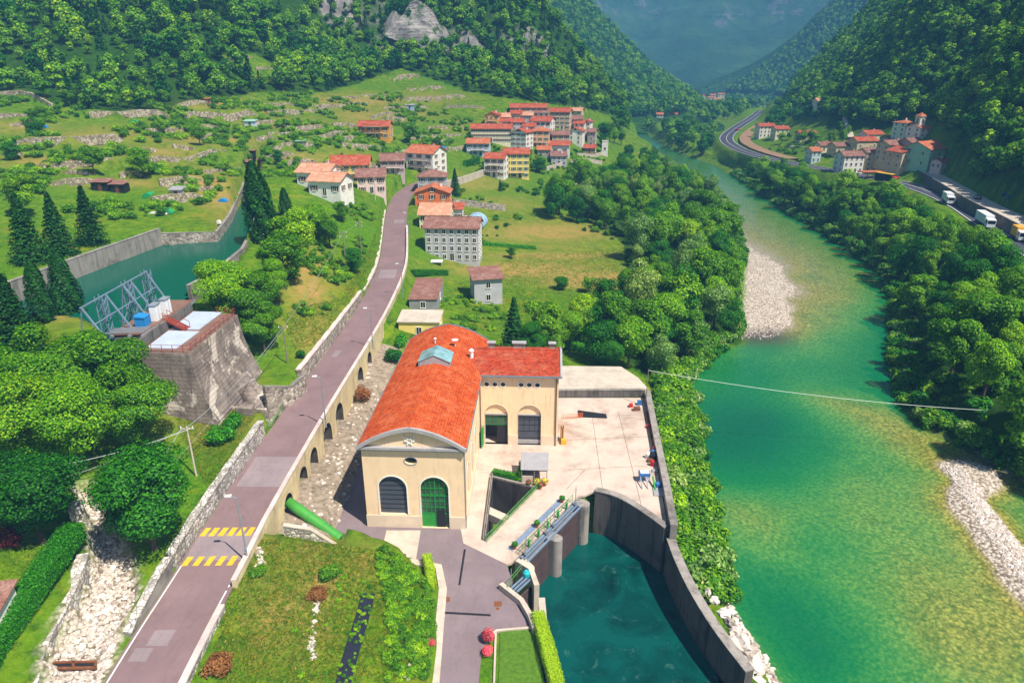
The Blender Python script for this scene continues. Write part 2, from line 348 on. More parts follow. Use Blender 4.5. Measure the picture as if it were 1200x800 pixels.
def ray_nat(px, py, f=None, y0=35, y1=1000):
    f = f or nat; Y = np.concatenate([np.arange(y0, 150, 1.0), np.arange(150, y1, 3.0)])
    v = (py-400)/FPX; zc = Y/(CP-v*SP); x = (px-600)/FPX*zc; z = CAM_H-zc*(SP+v*CP); h = f(x, Y); b = np.nonzero(h >= z)[0]
    if len(b) == 0: return GY(px, py, y1)
    i = b[0]
    if i > 0:
        a0 = z[i-1]-h[i-1]; a1 = h[i]-z[i]; Yh = Y[i-1]+(Y[i]-Y[i-1])*a0/(a0+a1+1e-9)
    else: Yh = Y[0]
    return GY(px, py, float(Yh))
TWALLS = []
for px, hgt in WALLS_PX: TWALLS.append(([ray_nat(a, b) for a, b in px], hgt))
CLIFFS = [([ray_nat(a, b) for a, b in px], hgt) for px, hgt in CLIFF_PX]

def ground(x, y, carve=True):
    x = np.asarray(x, float); y = np.asarray(y, float)
    h = nat(x, y)
    far = sstep((y-200)/200.0) * sstep((h-25)/40.0)
    h = h + fbm(x, y, 9, 3, 5)*0.5 + far*(fbm(x, y, 90, 4, 2)*26)
    for pts, hg in TWALLS:
        cx = sum(p.x for p in pts)/len(pts); cyy = sum(p.y for p in pts)/len(pts)
        m = np.hypot(x-cx, y-cyy) < 70
        if not m.any(): continue
        X, Y = x[m], y[m]; d, s, al, ti = seg_d(X, Y, pts); L = sum((pts[i+1]-pts[i]).length for i in range(len(pts)-1))
        ends = sstep(np.minimum(al, L-al)/1.0 + 0.3)
        up = np.where(s > 0, np.exp(-d/9.0), 0.0)*np.where((al > 0.01) & (al < L-0.01), 1, 0)
        dn = np.where(s < 0, np.exp(-d/7.0)*-0.25, 0.0)*np.where((al > 0.01) & (al < L-0.01), 1, 0)
        h[m] += (up+dn)*hg*np.clip(ends, 0, 1)
    for pts, hg in CLIFFS:
        cx = sum(p.x for p in pts)/len(pts); cyy = sum(p.y for p in pts)/len(pts); m = np.hypot(x-cx, y-cyy) < 140
        if not m.any(): continue
        X, Y = x[m], y[m]; jx = fbm(X, Y, 22, 3, 9)*16; d, s, al, ti = seg_d(X+jx, Y+jx, pts); L = sum((pts[i+1]-pts[i]).length for i in range(len(pts)-1))
        e = sstep(np.minimum(al, L-al)/9.0)
        h[m] += np.where(s > 0, sstep(d/7.0)*np.exp(-np.maximum(d-7, 0)/40.0), 0)*hg*.45*e
    if not carve: return h
    for line, hw_ in ((SIDEROAD, 4.4), (HIGHWAY, 6.2)):
        m = (x > 100) & (y < 900)
        if not m.any(): continue
        X, Y = x[m], y[m]; d, s, al, ti = seg_d(X, Y, line); rz = np.interp(ti, range(len(line)), [p.z for p in line])-.15; t = sstep((d-hw_)/5.0); h[m] = rz*(1-t)+h[m]*t
    sd = sdist(x, y, RIVER); dep = depth_f(x, y)
    bed = Z_RIV - np.clip(dep, -0.9, 3.6) + fbm(x, y, 1.6, 2, 21)*0.16
    bank = sstep((sd+2.5)/4.0)
    bed2 = bed*(1-bank) + np.maximum(np.minimum(h, Z_RIV+1.6), Z_RIV+0.5)*bank
    h = np.where(sd < -2.5, bed, np.where(sd < 1.5, bed2, np.where(sd < 7, np.where(sd < 1.5, h, (Z_RIV+0.6)*(1-sstep((sd-1.5)/5.5))+np.maximum(h, Z_RIV+0.6)*sstep((sd-1.5)/5.5)), np.where(sd < 30, np.maximum(h, Z_RIV+0.6), h))))
    near = (y < 330)
    if near.any():
        X, Y, Hh = x[near], y[near], h[near]
        # river
        # road shelf: level across the road, open below the viaduct on its right side
        d, s, al, ti = seg_d(X, Y, road_line); rz = np.interp(ti, range(len(road_line)), [p.z for p in road_line])-0.12
        Hh = np.where(d < ROAD_HW+0.2, rz, Hh)
        t = np.clip((d-ROAD_HW-0.2)/2.2, 0, 1)
        Hh = np.where((s < 0) & (d >= ROAD_HW+0.2) & (Y < 62), rz*(1-t)+Hh*t, Hh)
        Hh = np.where((s < 0) & (d >= ROAD_HW+0.2) & (Y > 130), rz*(1-t)+Hh*t, Hh)
        # left of the road the ground stands higher behind a wall
        hi = np.where((Y > 50) & (Y < 132), np.maximum(Hh, rz+np.interp(Y, [50,58,70,86,95,120,132], [0.5,1.5,1.9,2.3,2.6,2.0,0.5])), Hh)
        Hh = np.where((s > 0) & (d > ROAD_HW+0.75) & (d < 16), hi, np.where((s > 0) & (d >= ROAD_HW) & (d <= ROAD_HW+0.75), rz, Hh))
        # foot of the viaduct: rubble slope down to the yard
        tal = np.interp(Y, [62,64.5,66,72,80,86,100,112,128,135], [5.0,4.0,3.2,2.8,2.4,1.5,1.4,2.6,4.0,6.0]); v = np.clip((d-ROAD_HW-0.5)/7.0, 0, 1)
        m = (s < 0) & (d < 12) & (d > 0.6) & (Y > 63.5) & (Y < 128); Hh = np.where(m, tal*(1-v)+np.minimum(Hh, 1.5)*v, Hh)
        sd = sdist(X, Y, YARD); b = sstep((sd+0.3)/1.8); Hh = np.where(sd < 1.6, (-0.12)*(1-b)+Hh*b, Hh)
        sd = sdist(X, Y, [(5,109),(24.5,109),(25,119),(5,119)]); Hh = np.where(sd < 0, 1.0, Hh)
        sd = sdist(X, Y, POOL); Hh = np.where(sd < 0.75, -10.0, Hh)
        sd = sdist(X, Y, PIT); Hh = np.where(sd < 0.9, -7.5, Hh)
        sd = sdist(X, Y, PENPIT); Hh = np.where(sd < 0, 3.6, Hh)
        sd = sdist(X, Y, CANAL); Hh = np.where(sd < 0.3, 13.5, Hh)
        m = (sd >= 0.3) & (sd < 6) & (X < -58); Hh = np.where(m, np.maximum(Hh, 20.3), Hh)
        # bed of the dry stream beside the road
        sd = sdist(X, Y, STREAM); zb = np.interp(Y, [48,55,62,70,80,88], [5.9,6.0,7.0,8.6,10.4,12.0]); Hh = np.where(sd < 0, zb+fbm(X, Y, 2.2, 3, 31)*0.45, Hh)
        m = (sd >= 0) & (sd < 5) & (X < -42) & (Y < 72); Hh = np.where(m, np.maximum(Hh, zb+2.0), Hh)
        h[near] = Hh
    return h
STREAM = [G(px, py, z)[:2] for px, py, z in [(50,830,5.9),(62,770,6),(95,700,7),(108,650,8),(104,600,9.5),(85,565,11),(92,545,12),(112,548,12),(128,600,9.8),(150,645,8.3),(158,690,7.2),(140,740,6.2),(105,830,6)]]

def spaced(segs):
    out = [segs[0][0]]
    for a, b, s0, s1 in segs:
        x = a
        while x < b-1e-6:
            t = (x-a)/(b-a); x += s0+(s1-s0)*t; out.append(min(x, b))
    return np.array(out)
gx = spaced([(-460,-110,14,1.6),(-110,-50,1.6,0.8),(-50,40,0.75,0.75),(40,130,0.8,1.6),(130,300,1.8,5),(300,680,5,14)])
gy = spaced([(18,42,3,0.8),(42,125,0.75,0.75),(125,260,0.8,2.0),(260,900,2.0,8)])
GXX, GYY = np.meshgrid(gx, gy); GZ = ground(GXX, GYY)
def height(x, y):
    """height of the built ground sheet at a place"""
    i = int(np.clip(np.searchsorted(gx, x)-1, 0, len(gx)-2)); j = int(np.clip(np.searchsorted(gy, y)-1, 0, len(gy)-2))
    u = (x-gx[i])/(gx[i+1]-gx[i]); v = (y-gy[j])/(gy[j+1]-gy[j]); u = min(max(u, 0), 1); v = min(max(v, 0), 1)
    return float((GZ[j, i]*(1-u)+GZ[j, i+1]*u)*(1-v)+(GZ[j+1, i]*(1-u)+GZ[j+1, i+1]*u)*v)
def height_v(x, y):
    x = np.asarray(x, float); y = np.asarray(y, float)
    i = np.clip(np.searchsorted(gx, x)-1, 0, len(gx)-2); j = np.clip(np.searchsorted(gy, y)-1, 0, len(gy)-2)
    u = np.clip((x-gx[i])/(gx[i+1]-gx[i]), 0, 1); v = np.clip((y-gy[j])/(gy[j+1]-gy[j]), 0, 1)
    return (GZ[j, i]*(1-u)+GZ[j, i+1]*u)*(1-v)+(GZ[j+1, i]*(1-u)+GZ[j+1, i+1]*u)*v
def onto(px, py, **k): return ray_nat(px, py, height_v, **k)      # where the sight line through a point of the photo meets the ground
def grid_mesh(name, X, Y, Z, mat, keep=None, attrs=None, smooth=True):
    ny, nx = X.shape; idx = np.arange(nx*ny).reshape(ny, nx)
    q = np.stack([idx[:-1, :-1], idx[:-1, 1:], idx[1:, 1:], idx[1:, :-1]], -1).reshape(-1, 4)
    co = np.stack([X, Y, Z], -1).reshape(-1, 3)
    if keep is not None:
        k = keep.ravel(); q = q[k[q].all(1)]; used = np.unique(q); rm = np.full(len(co), -1); rm[used] = np.arange(len(used)); co = co[used]; q = rm[q]
    else: used = np.arange(len(co))
    me = bpy.data.meshes.new(name); me.vertices.add(len(co)); me.vertices.foreach_set('co', co.ravel())
    me.loops.add(len(q)*4); me.loops.foreach_set('vertex_index', q.ravel()); me.polygons.add(len(q)); me.polygons.foreach_set('loop_start', np.arange(len(q))*4)
    me.polygons.foreach_set('use_smooth', np.full(len(q), smooth))
    for k, a in (attrs or {}).items():
        at = me.attributes.new(k, 'FLOAT', 'POINT'); at.data.foreach_set('value', a.ravel()[used].astype(np.float32))
    me.materials.append(mat); me.update(calc_edges=True); me.validate(); return link(name, me)
# ---------------------------------------------------------------- ground sheet
gyd, gxd = np.gradient(GZ, gy, gx); slope = np.hypot(gxd, gyd)
def px_of(X, Y, Z):
    dz = Z-CAM_H; zc = Y*CP-dz*SP; yc = -(Y*SP+dz*CP); return 600+FPX*X/zc, 400+FPX*yc/zc
PXX, PYY = px_of(GXX, GYY, GZ)
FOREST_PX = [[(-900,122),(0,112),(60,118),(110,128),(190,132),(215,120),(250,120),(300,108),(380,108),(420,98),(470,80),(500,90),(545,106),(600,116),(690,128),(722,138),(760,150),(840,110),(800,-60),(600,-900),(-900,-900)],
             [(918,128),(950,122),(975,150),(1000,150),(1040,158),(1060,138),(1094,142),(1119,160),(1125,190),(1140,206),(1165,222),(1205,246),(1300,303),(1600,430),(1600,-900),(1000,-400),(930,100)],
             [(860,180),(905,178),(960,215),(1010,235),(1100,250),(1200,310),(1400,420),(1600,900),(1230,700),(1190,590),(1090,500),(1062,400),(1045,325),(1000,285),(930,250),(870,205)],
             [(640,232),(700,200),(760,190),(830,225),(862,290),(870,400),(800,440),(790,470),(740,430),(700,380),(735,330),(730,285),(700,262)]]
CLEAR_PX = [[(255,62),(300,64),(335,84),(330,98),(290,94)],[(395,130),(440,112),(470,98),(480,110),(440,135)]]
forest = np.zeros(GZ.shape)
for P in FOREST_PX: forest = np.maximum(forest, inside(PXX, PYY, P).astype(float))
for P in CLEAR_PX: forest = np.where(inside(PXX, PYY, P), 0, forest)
sdr = sdist(GXX, GYY, RIVER); sds = sdist(GXX, GYY, STREAM)
gravel = np.maximum(1-sstep((sdr+2.6)/1.6), 1-sstep(sds/0.6))
dry = np.zeros(GZ.shape)
for px, py, rx, ry, a in [(640,272,80,12,1.0),(620,316,90,10,1.0),(700,328,60,9,1.6),(650,300,90,5,.8),(660,290,60,8,.35),(250,480,60,40,.6),(370,390,30,40,.55),(330,720,50,60,.65),(370,660,40,30,.75),(360,330,25,40,1.0),(300,640,30,20,.6),(220,205,40,12,.6),(120,160,90,12,.5),(60,360,40,20,.9),(230,120,50,8,.7),(400,185,40,10,.4),(270,250,20,30,.7),(420,660,30,25,.6),(590,240,40,10,.5),(560,215,40,12,.5),(420,135,30,14,.7),(500,115,40,8,.5),(545,150,40,10,.3),(60,190,60,8,.8),(180,178,60,6,.7),(250,165,60,6,.8),(330,145,50,6,.8),(350,185,40,8,.7),(140,215,70,6,.6),(240,215,30,12,1.1),(255,232,25,14,1.0),(20,150,50,8,.6),(420,118,60,8,.8),(470,135,40,8,.6),(370,690,26,20,1.3),(372,735,16,30,.9)]:
    dry = np.maximum(dry, a*np.exp(-(((PXX-px)/rx)**2+((PYY-py)/ry)**2)))
rock = np.zeros(GZ.shape)
for pts, hg in CLIFFS:
    cd, cs, ca, ct = seg_d(GXX, GYY, pts); rock = np.maximum(rock, (cd < 16)*sstep((slope-0.7)/0.3))
silt = np.exp(-(((PXX-895)/45)**2+((PYY-402)/17)**2)**2)
rub = ((GXX > -29) & (GXX < -22) & (GYY > 66) & (GYY < 125))*1.0

n = N('ground')
pos = n.coord()
big = n.tex(0.035, 4, 0.55); mid = n.tex(0.35, 6, 0.68); fine = n.tex(3.0, 4, 0.7)
g1 = n.ramp(mid, [(0.22, lin(30,66,4)), (0.4, lin(66,104,6)), (0.55, lin(102,130,10)), (0.8, lin(156,150,40))])
g1 = n.mix(n.sub(big, 0.36, 0.66), g1, n.ramp(fine, [(0.3, lin(46,94,4)), (0.75, lin(106,146,12))]))
g1 = n.mix(n.math('MULTIPLY', n.sub(n.tex(0.9, 6, 0.8), 0.5, 0.66), 0.85), g1, lin(32,70,6))
g1 = n.mix(n.math('MULTIPLY', n.sub(n.tex(0.13, 5, 0.7, dist=0.8), 0.55, 0.68), 0.7), g1, lin(134,124,34))
dryc = n.ramp(n.tex(0.8, 6, 0.7), [(0.25, lin(104,98,34)), (0.5, lin(150,132,62)), (0.62, lin(162,124,78)), (0.78, lin(182,166,104))])
dm = n.math('MULTIPLY', n.attr('dry').outputs['Fac'], n.ramp(n.tex(0.22, 5, 0.7), [(0.3, (.4,.4,.4,1)), (0.62, (1.5,1.5,1.5,1))]), clamp=True)
c = n.mix(dm, g1, dryc)
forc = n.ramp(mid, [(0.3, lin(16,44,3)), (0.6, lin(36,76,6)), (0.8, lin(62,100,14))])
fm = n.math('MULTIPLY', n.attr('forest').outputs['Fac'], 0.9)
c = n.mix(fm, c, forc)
vor = n.n('ShaderNodeTexVoronoi'); vor.inputs['Scale'].default_value = 2.4; n.l(pos, vor.inputs['Vector'])
vo2 = n.n('ShaderNodeTexVoronoi'); vo2.inputs['Scale'].default_value = 1.9; n.l(pos, vo2.inputs['Vector'])
peb = n.ramp(vor.outputs['Distance'], [(0.0, lin(226,212,200)), (0.4, lin(204,188,174)), (0.75, lin(120,106,94))])
hs = n.n('ShaderNodeSeparateColor'); n.l(vor.outputs['Color'], hs.inputs[0])
peb = n.mix(n.sub(hs.outputs[0], 0.55, 1.0), peb, lin(126,112,92))
peb = n.mix(n.math('MULTIPLY', n.sub(hs.outputs[1], 0.7, 1.0), 0.8), peb, lin(205,196,182))
# below water level the bed is coated with algae
sep = n.n('ShaderNodeSeparateXYZ'); n.l(pos, sep.inputs[0])
under = n.sub(sep.outputs[2], Z_RIV+0.02, Z_RIV-0.22)
alg = n.ramp(n.tex(0.12, 5, 0.6), [(0.35, lin(184,164,84)), (0.55, lin(214,188,100)), (0.7, lin(186,148,76))])
pdark = n.ramp(vo2.outputs['Distance'], [(0.1, (1.1,1.1,1.1,1)), (0.5, (.7,.7,.7,1)), (0.8, (.25,.25,.25,1))])
blot = n.ramp(n.tex(1.5, 5, 0.75), [(0.42, (1.1,1.1,1.1,1)), (0.6, (.42,.42,.36,1))])
alg = n.mix(1.0, n.mix(0.75, alg, pdark, 'MULTIPLY'), blot, 'MULTIPLY')
low = n.sub(sep.outputs[2], Z_RIV+2.6, Z_RIV+1.2)
bedc = n.mix(n.math('MULTIPLY', under, low), peb, alg)
bedc = n.mix(n.math('MULTIPLY', n.attr('silt').outputs['Fac'], 0.9), bedc, lin(52,44,48))
c = n.mix(n.attr('gravel').outputs['Fac'], c, bedc)
rockc = n.ramp(n.tex(0.12, 8, 0.75, vec_scale=(1,1,0.35)), [(0.3, lin(62,58,58)), (0.5, lin(128,122,120)), (0.65, lin(176,168,160)), (0.8, lin(206,190,172))])
c = n.mix(n.math('MULTIPLY', n.attr('rock').outputs['Fac'], n.sub(n.tex(0.09, 5, 0.7), 0.36, 0.5)), c, rockc)
rubc = n.ramp(n.tex(1.2, 6, 0.7), [(0.3, lin(96,88,72)), (0.5, lin(150,134,118)), (0.75, lin(182,164,148))])
c = n.mix(n.attr('rubble').outputs['Fac'], c, rubc)
bh = n.math('ADD', n.tex(1.3, 6, 0.75), n.math('MULTIPLY', n.math('MULTIPLY', vor.outputs['Distance'], -0.6), n.attr('gravel').outputs['Fac']))
MATS['ground'] = n.end(c, 0.92, 0, n.bump(bh, 0.6, 0.5), 0.15)
gnd = grid_mesh('ground', GXX, GYY, GZ, MATS['ground'], attrs=dict(forest=forest, gravel=gravel, dry=dry, rock=rock, silt=silt, rubble=rub))
tag(gnd, 'grassy valley floor, terraces and lower hillsides', None, None, 'structure')

# ---------------------------------------------------------------- water
def water_mat(name, deep, k, streak=0.0, rip=0.45):
    n = N(name)
    d = n.attr('depth').outputs['Fac']
    ex = n.math('POWER', 2.718, n.math('MULTIPLY', d, -k)); fac = n.math('SUBTRACT', 1.0, ex, clamp=True)
    col = n.ramp(n.math('MULTIPLY', d, 0.28), deep)
    v = n.tex(0.16, 4, 0.6, dist=0.6)
    col = n.mix(n.sub(v, 0.45, 0.75), col, n.mix(0.75, col, (0,0,0,1)) if streak else col)
    if streak:
        fo = n.tex(0.42, 7, 0.78, dist=1.6); col = n.mix(n.math('MULTIPLY', n.sub(fo, 0.58, 0.8), streak), col, lin(150,205,190))
    dif = n.n('ShaderNodeBsdfDiffuse'); n.l(col, dif.inputs[0])
    tr = n.n('ShaderNodeBsdfTransparent'); n.l(n.ramp(n.math('MULTIPLY', d, 0.5), [(0, (0.97,0.97,0.93,1)), (1, (0.55,0.9,0.62,1))]), tr.inputs[0])
    mx = n.n('ShaderNodeMixShader'); n.l(fac, mx.inputs[0]); n.l(tr.outputs[0], mx.inputs[1]); n.l(dif.outputs[0], mx.inputs[2])
    gl = n.n('ShaderNodeBsdfGlossy'); gl.inputs['Roughness'].default_value = 0.12
    wv = n.math('ADD', n.tex(0.9, 4, 0.65, dist=1.2, vec_scale=(1, .45, 1)), n.math('MULTIPLY', n.tex(3.5, 3, 0.6), 0.5))
    nm = n.bump(wv, rip, 0.12); n.l(nm, gl.inputs['Normal'])
    fr = n.n('ShaderNodeFresnel'); fr.inputs[0].default_value = 1.33; n.l(nm, fr.inputs['Normal'])
    m2 = n.n('ShaderNodeMixShader'); n.l(fr.outputs[0], m2.inputs[0]); n.l(mx.outputs[0], m2.inputs[1]); n.l(gl.outputs[0], m2.inputs[2])
    n.l(m2.outputs[0], n.out.inputs[0]); return n.m
MATS['river_water'] = water_mat('river_water', [(0.0, lin(110,164,74)), (0.22, lin(34,156,82)), (0.5, lin(0,122,70)), (1.0, lin(0,84,62))], 0.55)
keep = sdr < 4.5
tag(grid_mesh('river', GXX, GYY, np.full(GZ.shape, Z_RIV), MATS['river_water'], keep=keep, attrs=dict(depth=np.maximum(Z_RIV-GZ, 0))), 'emerald green river over a pebble bed', None, None, 'structure')
def flat_water(name, poly, z, depth, mat, label):
    xs = np.arange(min(p[0] for p in poly)-1, max(p[0] for p in poly)+1, 1.0); ys = np.arange(min(p[1] for p in poly)-1, max(p[1] for p in poly)+1, 1.0)
    X, Y = np.meshgrid(xs, ys); sd = sdist(X, Y, poly)
    tag(grid_mesh(name, X, Y, np.full(X.shape, z), mat, keep=sd < 1.0, attrs=dict(depth=np.full(X.shape, depth))), label, None, None, 'structure')
MATS['pool_water'] = water_mat('pool_water', [(0.0, lin(10,84,76)), (1.0, lin(4,70,66))], 2.0, streak=0.22, rip=0.4)
MATS['canal_water'] = water_mat('canal_water', [(0.0, lin(8,90,70)), (1.0, lin(6,84,68))], 2.0, streak=0.0, rip=0.25)
flat_water('tailrace_water', POOL, Z_POOL, 3.0, MATS['pool_water'], 'dark teal churning water of the tailrace basin')
flat_water('canal_water', CANAL, Z_CAN, 3.0, MATS['canal_water'], 'still green water of the headrace canal')

# ---------------------------------------------------------------- far mountains, each a sheet of its own at its own distance
def ridge_mountain(name, crest, front, back, label, amp, nx=150, ny=70, seed=3, base=-5.0, fwd=(0.0, -1.0), mat='mountain'):
    """crest: (px, py, Y); the front slope runs down 'front' metres towards fwd, the back 'back' metres"""
    P = [GY(*c) for c in crest]; P = smooth_line(P, 1e-6, 2); L = np.r_[0, np.cumsum([(P[i+1]-P[i]).length for i in range(len(P)-1)])]
    t = np.linspace(0, L[-1], nx); cx = np.interp(t, L, [p.x for p in P]); cyy = np.interp(t, L, [p.y for p in P]); cz = np.interp(t, L, [p.z for p in P])
    s = np.linspace(-1, 1, ny); S = np.sign(s)*np.abs(s)**1.2
    X = np.zeros((ny, nx)); Y = X.copy(); Z = X.copy()
    for j, q in enumerate(S):
        dd = front if q < 0 else back; X[j] = cx+fwd[0]*dd*(-q); Y[j] = cyy+fwd[1]*dd*(-q)
        Z[j] = base+(cz-base)*(1-abs(q))**1.12
    fall = (1-np.abs(S))[:, None]*np.clip(Z-base, 0, None)/(np.max(Z)-base)
    Z = Z + fbm(X, Y, amp*5, 6, seed)*amp*np.clip(fall*4, 0.15, 1.6)
    Z = Z - np.abs(fbm(X+Z*0.5, Y, amp*2.2, 4, seed+20))*amp*0.9*np.clip(fall*4, 0, 1.2)
    if mat == 'mountain_far': Z = Z+(fbm(X+fbm(X, Y, 700, 3, 5)*500, Y*.16, 420, 5, seed+31)*620-np.abs(fbm(X, Y*.3, 210, 4, seed+41))*220)*np.clip(fall*4, 0, 1)
    tag(grid_mesh(name, X, Y, Z, MATS[mat]), label, None, None, 'structure'); return X, Y, Z
n = N('mountain'); pos = n.coord(); nz = n.n('ShaderNodeSeparateXYZ'); n.l(n.geo('Normal'), nz.inputs[0])
v = n.n('ShaderNodeTexVoronoi'); v.inputs['Scale'].default_value = 0.09; n.l(pos, v.inputs['Vector'])
f1 = n.ramp(n.tex(0.012, 8, 0.7), [(0.3, lin(26,58,14)), (0.5, lin(48,92,20)), (0.7, lin(74,116,30))])
f1 = n.mix(0.7, f1, n.ramp(v.outputs['Distance'], [(0.0, (1.25,1.25,1.2,1)), (0.5, (.75,.75,.75,1)), (0.9, (.3,.3,.3,1))]), 'MULTIPLY')
rk = n.ramp(n.tex(0.02, 9, 0.75, vec_scale=(1,1,0.25)), [(0.3, lin(86,84,82)), (0.55, lin(158,150,142)), (0.75, lin(205,192,178))])
st = n.math('MULTIPLY', n.sub(nz.outputs[2], 0.62, 0.42), n.sub(n.tex(0.007, 6, 0.7), 0.47, 0.6))
_=0
MATS['mountain'] = n.end(n.mix(st, f1, rk), 0.95, 0, n.bump(n.math('ADD', n.tex(0.05, 6, 0.7), n.math('MULTIPLY', v.outputs['Distance'], -1.0)), 0.9, 9.0), 0.1)
MTN = []
def far_mat():
    n = N('mountain_far'); nz = n.n('ShaderNodeSeparateXYZ'); n.l(n.geo('Normal'), nz.inputs[0])
    f = n.ramp(n.tex(0.006, 9, 0.75), [(0.38, lin(36,78,18)), (0.52, lin(58,100,28)), (0.66, lin(84,122,44))])
    r = n.ramp(n.tex(0.012, 9, 0.8, vec_scale=(1,1,0.3)), [(0.35, lin(92,92,90)), (0.6, lin(150,144,140))])
    k = n.math('MULTIPLY', n.sub(nz.outputs[2], 0.9, 0.72), n.sub(n.tex(0.005, 8, 0.8), 0.53, 0.58))
    return n.end(n.mix(k, f, r), 0.95, 0, n.bump(n.tex(0.02, 8, 0.75), 1.0, 40.0), 0.1)
MTN.append(ridge_mountain('mountain', [(440,-220,1500),(560,-170,1450),(640,-70,1400),(690,0,1350),(740,52,1320),(775,84,1300),(812,112,1290)], 620, 500, 'wooded left spur falling to the valley behind the near hillside', 55, seed=3, fwd=(-0.16,-0.98)))
MTN.append(ridge_mountain('mountain', [(1180,-200,1800),(1070,-110,1800),(985,0,1780),(940,42,1750),(900,78,1720),(868,98,1700),(842,112,1690)], 800, 500, 'hazy wooded right spur beyond the near mountainside', 60, seed=8, fwd=(0.22,-0.97)))
MATS['mountain_far'] = far_mat()
ridge_mountain('mountain', [(200,-120,3700),(520,-120,3600),(650,-100,3500),(760,-50,3400),(850,-35,3350),(930,-60,3300),(1020,-100,3250),(1150,-120,3200),(1500,-120,3200)], 1100, 900, 'high blue mountain closing the far end of the valley', 230, nx=300, ny=170, seed=14, mat='mountain_far')
mb = MB(); mb.add([(-900,560,-9),(1400,560,-9),(4200,6200,-9),(-2600,6200,-9)], [(0,1,2,3)])
tag(mb.build('valley_floor', MATS['ground']), 'distant wooded valley floor', None, None, 'structure')
# ---------------------------------------------------------------- shared surface materials
def stone_mat(key, cols, scale=1.6, mortar=(150,138,124)):
    n = N(key); oc = n.coord(); v = n.n('ShaderNodeTexVoronoi'); v.inputs['Scale'].default_value = scale; n.l(oc, v.inputs['Vector'])
    e = n.n('ShaderNodeTexVoronoi'); e.feature = 'DISTANCE_TO_EDGE'; e.inputs['Scale'].default_value = scale; n.l(oc, e.inputs['Vector'])
    s = n.n('ShaderNodeSeparateColor'); n.l(v.outputs['Color'], s.inputs[0])
    c = n.ramp(s.outputs[0], [(0.0, lin(*cols[0])), (0.5, lin(*cols[1])), (1.0, lin(*cols[2]))])
    c = n.mix(n.sub(e.outputs['Distance'], 0.09, 0.02), c, lin(*mortar))
    c = n.mix(n.sub(n.tex(0.4, 5, 0.7), 0.5, 0.75), c, sc4(lin(*cols[0]), 0.5))
    MATS[key] = n.end(c, 0.9, 0, n.bump(e.outputs['Distance'], 0.7, 0.25), 0.2); return MATS[key]
def concrete(key, base, dirt=0.55, scale=0.5, streaks=True, dark=(70,64,60)):
    n = N(key); p = n.coord(); f = n.tex(scale, 7, 0.7); c0 = lin(*base)
    c = n.ramp(f, [(0.28, sc4(c0, 0.72)), (0.5, c0), (0.72, sc4(c0, 1.14))])
    c = n.mix(n.math('MULTIPLY', n.sub(n.tex(scale*0.35, 5, 0.65, dist=0.5), 0.5, 0.72), dirt), c, lin(*dark))
    if streaks:
        st = n.tex(1.4, 5, 0.7, vec_scale=(1, 1, 0.08)); c = n.mix(n.math('MULTIPLY', n.sub(st, 0.5, 0.78), dirt*1.3, clamp=True), c, lin(*dark))
    MATS[key] = n.end(c, 0.88, 0, n.bump(n.tex(6, 4, 0.7), 0.25, 0.05), 0.25); return MATS[key]
stone_mat('rubble_wall', [(116,106,98),(168,156,144),(206,196,184)], 1.7)
stone_mat('terrace_stone', [(128,114,96),(182,166,144),(218,204,184)], 1.7, (118,104,84))
stone_mat('pale_stone', [(150,142,134),(196,188,180),(226,220,212)], 2.0, (120,112,104))
concrete('concrete_dark', (110,104,100), 0.85, dark=(42,38,38))
concrete('concrete_mid', (150,142,136), 0.75, dark=(64,58,54))
concrete('concrete_intake', (150,136,128), 0.95, 0.3, dark=(58,50,48))
concrete('concrete_pale', (196,182,167), 0.4, 0.4, dark=(150,136,126))
concrete('yard_concrete', (196,176,163), 0.95, 0.34, streaks=False, dark=(136,112,98))
concrete('basin_grey', (100,92,89), 0.95, 0.3, dark=(34,30,32))
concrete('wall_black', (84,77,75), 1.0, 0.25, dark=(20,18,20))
concrete('viaduct_plaster', (214,194,152), 0.6, 0.4, dark=(138,122,104))
concrete('parapet_cap', (206,188,182), 0.45, 0.6, streaks=False, dark=(150,134,130))
n = N('concrete_intake'); f = n.tex(.3, 7, .7); c = n.ramp(f, [(.28, lin(92,82,78)), (.5, lin(138,124,116)), (.72, lin(166,152,142))])
c = n.mix(n.math('MULTIPLY', n.sub(n.tex(1.2, 5, .7, vec_scale=(1, 1, .1)), .5, .74), .9), c, lin(56,48,46)); c = n.mix(n.sub(n.tex(.16, 6, .72, dist=.5), .55, .6), c, lin(206,192,180))
wv = n.n('ShaderNodeTexWave'); wv.bands_direction = 'Z'; wv.inputs['Scale'].default_value = .55; wv.inputs['Distortion'].default_value = .6; n.l(n.coord(), wv.inputs['Vector']); c = n.mix(n.math('MULTIPLY', n.sub(wv.outputs['Fac'], .8, 1.0), .4), c, lin(70,62,58))
MATS['concrete_intake'] = n.end(c, .92, 0, n.bump(n.tex(1.8, 6, .75), .6, .25), .2)
